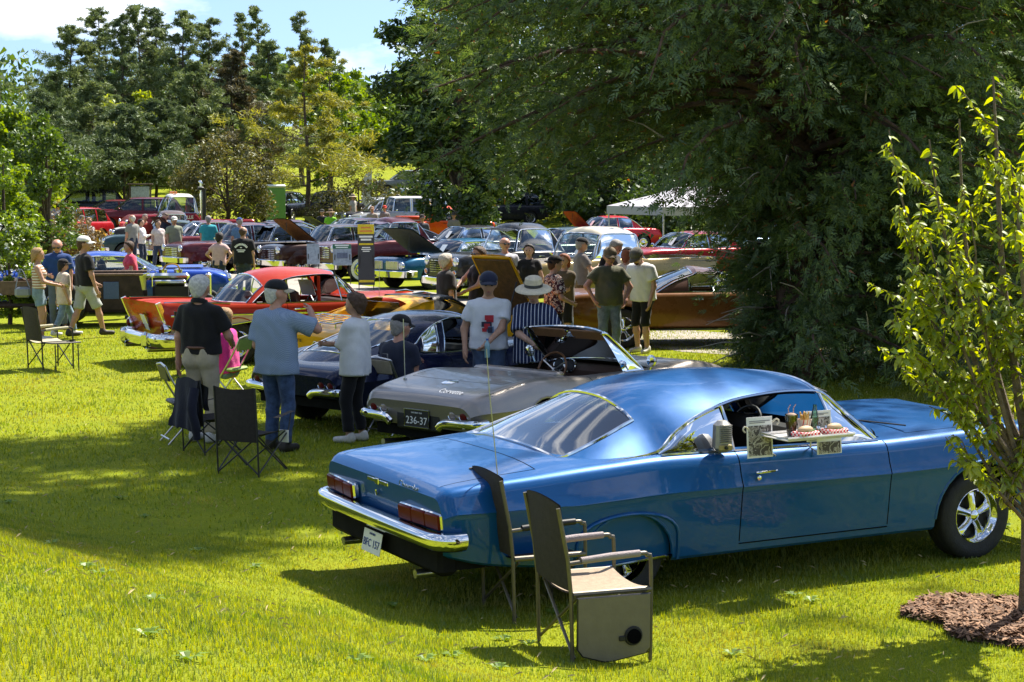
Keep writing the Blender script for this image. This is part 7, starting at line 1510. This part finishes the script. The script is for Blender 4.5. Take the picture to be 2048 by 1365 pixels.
# ------------------------------------------------------------------ young pear tree with mulch ring
def young_tree():
    X0, Y0 = gpt(2050, 1245); g = np.random.default_rng(91); r = empty('young_pear_tree', (X0, Y0, 0), 0, 'young pear tree with lime green leaves in a mulch ring at right', 'tree')
    BK = mat('young_bark', (.14, .105, .075), .9, 0, .35, 22, .6); t = MB(); t.tube(bez([(0, 0, -.05), (.01, .01, .5), (-.01, .02, 1.0), (.0, .0, 1.28)], 4), [.052-.0016*i for i in range(13)], 10)
    stems = []
    def stem(p0, p1, r0, bow=(0, 0, 0), n=7):
        p0, p1 = np.array(p0, float), np.array(p1, float); b = np.array(bow, float); pts = [p0+(p1-p0)*s+b*math.sin(math.pi*s)+g.normal(size=3)*.010 for s in [i/n for i in range(n+1)]]
        t.tube([tuple(p) for p in pts], [max(.0035, r0*(1-.8*i/n)) for i in range(n+1)], 6, cap=False); stems.append((pts, r0)); return pts
    def px(u, v, dy=0.0):
        a = gpt(u, v, 0); Y = Y0+dy; return ((u-1024)/FPX*Y*1.01-X0, dy, CAMH-(v-375)/FPX*Y*1.0)
    main = [((0, 0, 1.05), px(1968, 160, .1), .034, (-.05, 0, 0)), ((0, 0, 1.1), px(2030, 175, -.1), .034, (.06, 0, 0)), ((0, 0, .95), px(1905, 240, .3), .028, (-.10, .1, 0)), ((0, .0, .85), px(1850, 280, .0), .026, (-.10, 0, -.05)), ((0, 0, .8), px(1768, 262, .15), .022, (-.12, 0, -.12)), ((0, 0, 1.0), px(2080, 220, .2), .03, (.1, 0, 0)), ((0, 0, 1.0), px(2010, 330, -.35), .024, (.0, -.1, 0)), ((0, 0, .8), px(1770, 640, -.15), .016, (-.02, 0, .02)), ((0, 0, .66), px(1830, 700, .1), .016, (-.04, 0, .0)),
            ((0, 0, .62), px(1940, 930, -.25), .014, (-.05, 0, .06)), ((0, 0, .9), px(1930, 420, -.2), .02, (-.08, 0, 0)), ((0, 0, 1.0), px(2120, 350, .0), .026, (.1, 0, 0)), ((0, 0, .8), px(1790, 430, .1), .018, (-.08, 0, -.05)), ((0, 0, .85), px(1860, 480, -.25), .018, (-.08, 0, -.03))]
    for p0, p1, r0, bow in main:
        pts = stem(p0, p1, r0, bow)
        for k in range(14):
            s = .22+.68*g.random(); i = int(s*7); q = pts[i]; L = .16+.30*g.random(); d = np.array([g.normal()*.6-.25, g.normal()*.6, .55+.4*g.random()]); d /= np.linalg.norm(d); stem(q, q+d*L, .007, (0, 0, -.02), 4)
    t.build('trunk', BK, r)
    # leaf: folded, arched blade
    def leafmesh(i):
        L, w = 1.0, .27; rows = []
        for s in (0, .3, .65, 1.0): ww = w*math.sin(math.pi*min(.97, s*.85+.12)); z = -.55*s*s*(.6+.3*i); rows.append([(L*s, -ww, z+.10*ww/w), (L*s, 0, z-.0), (L*s, ww, z+.10*ww/w)])
        b = MB(); b.grid(rows); return b.mesh('leaf', LEAF['lime'], sharp=80)
    LM = [leafmesh(i) for i in range(3)]; spots = []
    for pts, r0 in stems:
        Ls = sum(np.linalg.norm(pts[i+1]-pts[i]) for i in range(len(pts)-1)); n = int(Ls*(78 if r0 < .01 else 32))
        for k in range(n):
            s = (.15 if r0 < .01 else .35)+(.85 if r0 < .01 else .65)*g.random(); u = s*(len(pts)-1); i = min(int(u), len(pts)-2); q = pts[i]*(1-(u-i))+pts[i+1]*(u-i); spots.append((q, g.random()*2*math.pi, .036+.034*g.random(), g.random()*.9-.25))
    order = sorted(range(len(spots)), key=lambda i: -spots[i][2]*(1+.3*(spots[i][0][0] < .3))); V, F = [], []
    for rank, i in enumerate(order):
        q, a, sz, pt = spots[i]; m = LM[i % 3]
        if rank < 290: o = link('leaf', m, r, tuple(q), (g.normal()*.5, pt, a), (sz, sz, sz))
        else:
            M = Matrix.Translation(tuple(q)) @ Euler((g.normal()*.5, pt, a)).to_matrix().to_4x4() @ Matrix.Scale(sz, 4); o0 = len(V); V += [tuple(M @ v.co) for v in m.vertices]; F += [tuple(o0+k for k in p.vertices) for p in m.polygons]
    tag(link('foliage', np_mesh('foliage', np.array(V), F, LEAF['lime']), r), kind='stuff')
    n = 5200; rr = .64*np.sqrt(g.random(n)); a = g.random(n)*2*np.pi; rr = rr*(1+.16*np.sin(a*3+.7)+.08*np.sin(a*7)); P0 = np.stack([rr*np.cos(a)*1.12, rr*np.sin(a)*.95, .045*(1-rr/.9)+.02+.02*g.random(n)], 1)
    aa = g.random(n)*2*np.pi; l = .018+.045*g.random(n)**2; w = .004+.007*g.random(n); ti = g.normal(size=n)*.25; d = np.stack([np.cos(aa)*np.cos(ti), np.sin(aa)*np.cos(ti), np.sin(ti)], 1)*l[:, None]; s = np.stack([-np.sin(aa), np.cos(aa), .35*g.normal(size=n)], 1)*w[:, None]
    V = np.stack([P0-d-s, P0+d-s*.7, P0+d+s*.7, P0-d+s], 1).reshape(-1, 3)
    V = V+np.array([X0, Y0, 0]); MU = leafmat('mulch_chips', (.085, .032, .015), (.32, .165, .085), .0, .8)
    tag(link('mulch', np_mesh('mulch', V, np.arange(4*n).reshape(-1, 4), MU, smoothed=False)), 'brown wood chip mulch ring round the young tree', 'mulch', kind='stuff')
    mb = MB(); K = 30; ring = [(X0+1.1*.66*(1+.16*math.sin(a*3+.7)+.08*math.sin(a*7))*math.cos(a), Y0+.66*(1+.16*math.sin(a*3+.7)+.08*math.sin(a*7))*.95*math.sin(a), .012) for a in [2*math.pi*i/K for i in range(K)]]
    mb.add([(X0, Y0, .05)]+ring, [(0, 1+i, 1+(i+1) % K) for i in range(K)]); tag(mb.build('mulch_bed', mat('mulch_soil', (.09, .05, .03), .95, 0, .4, 30, .6)), kind='structure')
young_tree()
# ------------------------------------------------------------------ signs, canopy, pole and so on
def easel_sign(name, label, x, y, w, h, z0, hd, top, body, toph=.2, lines=(), tilt=-8):
    r = empty(name, (x, y, gz(x, y)), R(hd), label, 'sign'); e = empty('sign_board', (0, 0, z0), parent=r); e.rotation_euler = (R(tilt), 0, 0)
    MB().box((0, 0, h/2), (w, .015, h), .003).build('board', body, e); MB().box((0, -.011, h*(1-toph/2)), (w*.99, .006, h*toph), .001).build('header_band', top, e)
    for wd, ht, zz, m in lines: MB().box((0, -.0155, zz), (wd, .003, ht), .0).build('print_line', m, e)
    for s in (-1, 1): MB().tube([(s*w*.4, .03, z0+h*.5), (s*w*.45, .12, 0)], .012, 6).build('stand_leg', BLACK, r)
    return r
YEL = mat('sign_yellow', (.68, .50, .02), .5); SGREY = mat('sign_charcoal', (.045, .045, .05), .5); SGRN = mat('sign_green', (.03, .14, .07), .5); SBLU = mat('sign_pale', (.30, .34, .40), .5, 0, .3, 12)
easel_sign('banner_sign', 'tall yellow and charcoal show banner before the maroon pickup', atd(733, 46.5), 46.5, .44, 1.62, .15, 8, YEL, SGREY, .16, ((.26, .035, 1.53, LENSA), (.32, .04, 1.44, LENSA), (.36, .05, 1.29, WHITEP), (.28, .05, 1.21, WHITEP), (.38, .05, 1.09, YEL), (.22, .025, 1.0, WHITEP), (.26, .025, .95, WHITEP), (.18, .025, .90, WHITEP), (.40, .06, .10, YEL)))
easel_sign('display_board', 'green headed display board leaning below the maroon pickup', atd(685, 49.3), 49.3, .52, .62, .55, 10, SGRN, SBLU, .22, ((.40, .035, .58, WHITEP), (.34, .03, .52, WHITEP), (.30, .16, .28, mat('print_blue_grey', (.12, .14, .2), .6, 0, .4, 14))), -18)
easel_sign('display_board', 'pale narrow display board below the raised brown hood', atd(627, 50.0), 50.0, .36, .6, .55, 10, SBLU, SBLU, .1, (), -18)
def canopy():
    X0, Y0 = atd(1390, 60), 60; r = empty('event_canopy', (X0, Y0, 0), R(20), 'white pop up canopy behind the cedar boughs', 'canopy'); w, zb, zt = 2.3, 2.1, 2.95; CAN = mat('shaded_white_canopy', (.36, .35, .39), .8, 0, .05, 6)  # white cloth; grey-lilac of its shade put into the colour
    co = [(-w, -w, zb), (w, -w, zb), (w, w, zb), (-w, w, zb)]
    for i in range(4):
        a, b = co[i], co[(i+1) % 4]; rows = [[tuple(a[k]+(b[k]-a[k])*s/6 for k in range(3)) for s in range(7)], [tuple((a[k]+(b[k]-a[k])*s/6)*.5+(0, 0, zt)[k]*.5-(.06 if k == 2 else 0) for k in range(3)) for s in range(7)], [(0, 0, zt)]*7]
        MB().grid(rows).build('canopy_panel', CAN, r); MB().grid([[(p[0]*1.005, p[1]*1.005, p[2]-.28) for p in rows[0]], [(p[0]*1.005, p[1]*1.005, p[2]) for p in rows[0]]]).build('valance', CAN, r)
        MB().tube([(a[0]*.98, a[1]*.98, 0), (a[0]*.98, a[1]*.98, zb)], .03, 8).build('pole', STEEL, r)
canopy()
def feather_flag():
    X0, Y0 = atd(738, 100), 100; z = gz(X0, Y0); r = empty('feather_flag', (X0, Y0, z), R(8), 'white feather flag with dark lettering above the bush', 'flag')
    MB().tube(bez([(-.38, 0, 0), (-.38, 0, 1.9), (-.2, 0, 2.55), (.2, 0, 2.78)], 6), .02, 6).build('flag_pole', BLACK, r)
    rows = [[(-.37, 0, z_), (-.1, .05, z_), (.18, .02, z_+.04)] for z_ in (.5, 1.0, 1.5, 1.9)]+[[(-.30, 0, 2.25), (-.05, .05, 2.3), (.2, .02, 2.4)], [(-.1, 0, 2.6), (.05, .03, 2.65), (.2, .0, 2.74)]]
    MB().grid(rows).build('flag_cloth', mat('flag_white', (.66, .66, .68), .8), r); link('lettering', text_mesh('ave x', .26, INK, ext=.002), r, (.10, -.06, 1.75), (R(90), R(90), 0)); link('lettering', text_mesh('ght:', .24, INK, ext=.002), r, (-.18, -.06, 1.75), (R(90), R(90), 0))
feather_flag()
_X, _Y = atd(283, 97), 97; nb_ = empty('notice_board', (_X, _Y, gz(_X, _Y)), R(5), 'framed park notice board under the pines', 'sign')
MB().box((0, 0, 1.45), (1.0, .06, .95), .01).build('board', SBLU, nb_); [MB().tube([(s*.56, 0, 0), (s*.56, 0, 2.1)], .05, 6).build('post', BARK, nb_) for s in (-1, 1)]; MB().box((0, 0, 2.05), (1.4, .3, .08), .02).build('roof_board', BARK, nb_)
_X, _Y = atd(553, 90), 90; pt = empty('portable_toilet', (_X, _Y, gz(_X, _Y)), R(10), 'green portable toilet with pale roof beside the bronze tree', 'toilet')
MB().box((0, 0, 1.05), (.95, 1.1, 2.1), .04).build('cabin', mat('toilet_green', (.10, .24, .05), .5), pt); MB().box((0, 0, 2.18), (1.0, 1.15, .18), .07).build('roof', mat('toilet_roof', (.55, .58, .55), .5), pt); MB().box((-.48, 0, 1.0), (.03, .7, 1.8), .01).build('door', mat('toilet_door', (.13, .30, .07), .5), pt)
_X, _Y = atd(4, 92), 92; up_ = empty('utility_pole', (_X, _Y, gz(_X, _Y)), 0, 'wooden utility pole at the left margin', 'pole'); MB().tube([(0, 0, -.3), (0, 0, 9.0)], [.16, .12], 10).build('pole_shaft', BARK, up_); MB().tube([(-.9, 0, 5.4), (.9, 0, 5.4)], .05, 6).build('crossarm', BARK, up_)
# blossom on the left bush and a tree stump by the cedar
_g = np.random.default_rng(15); _bx, _by = atd(16, 35), 35; _n = 240; _P = np.stack([_bx+_g.normal(size=_n)*.33, _by-.35+_g.normal(size=_n)*.3, .6+1.5*_g.random(_n)], 1); _V, _F = quads(_P, .07, _g, asp=.9)
tag(link('white_blossom', np_mesh('white_blossom', _V, _F, mat('petal_white', (.75, .75, .70), .7), smoothed=False)), 'white blossom clusters on the bush at the left margin', 'blossom', kind='stuff')
_x, _y = gpt(1905, 800); st = empty('tree_stump', (_x, _y, 0), 0, 'cut tree stump on the ground right of the cedar', 'stump'); MB().lathe([(.22, -.05), (.17, .06), (.16, .22), (.15, .225)], 14).build('stump_bark', BARKR, st); MB().lathe([(.152, .224), (.10, .228), (.001, .23)], 14, cap=False).build('cut_face', mat('cut_wood', (.45, .32, .20), .8, 0, .15, 20), st)
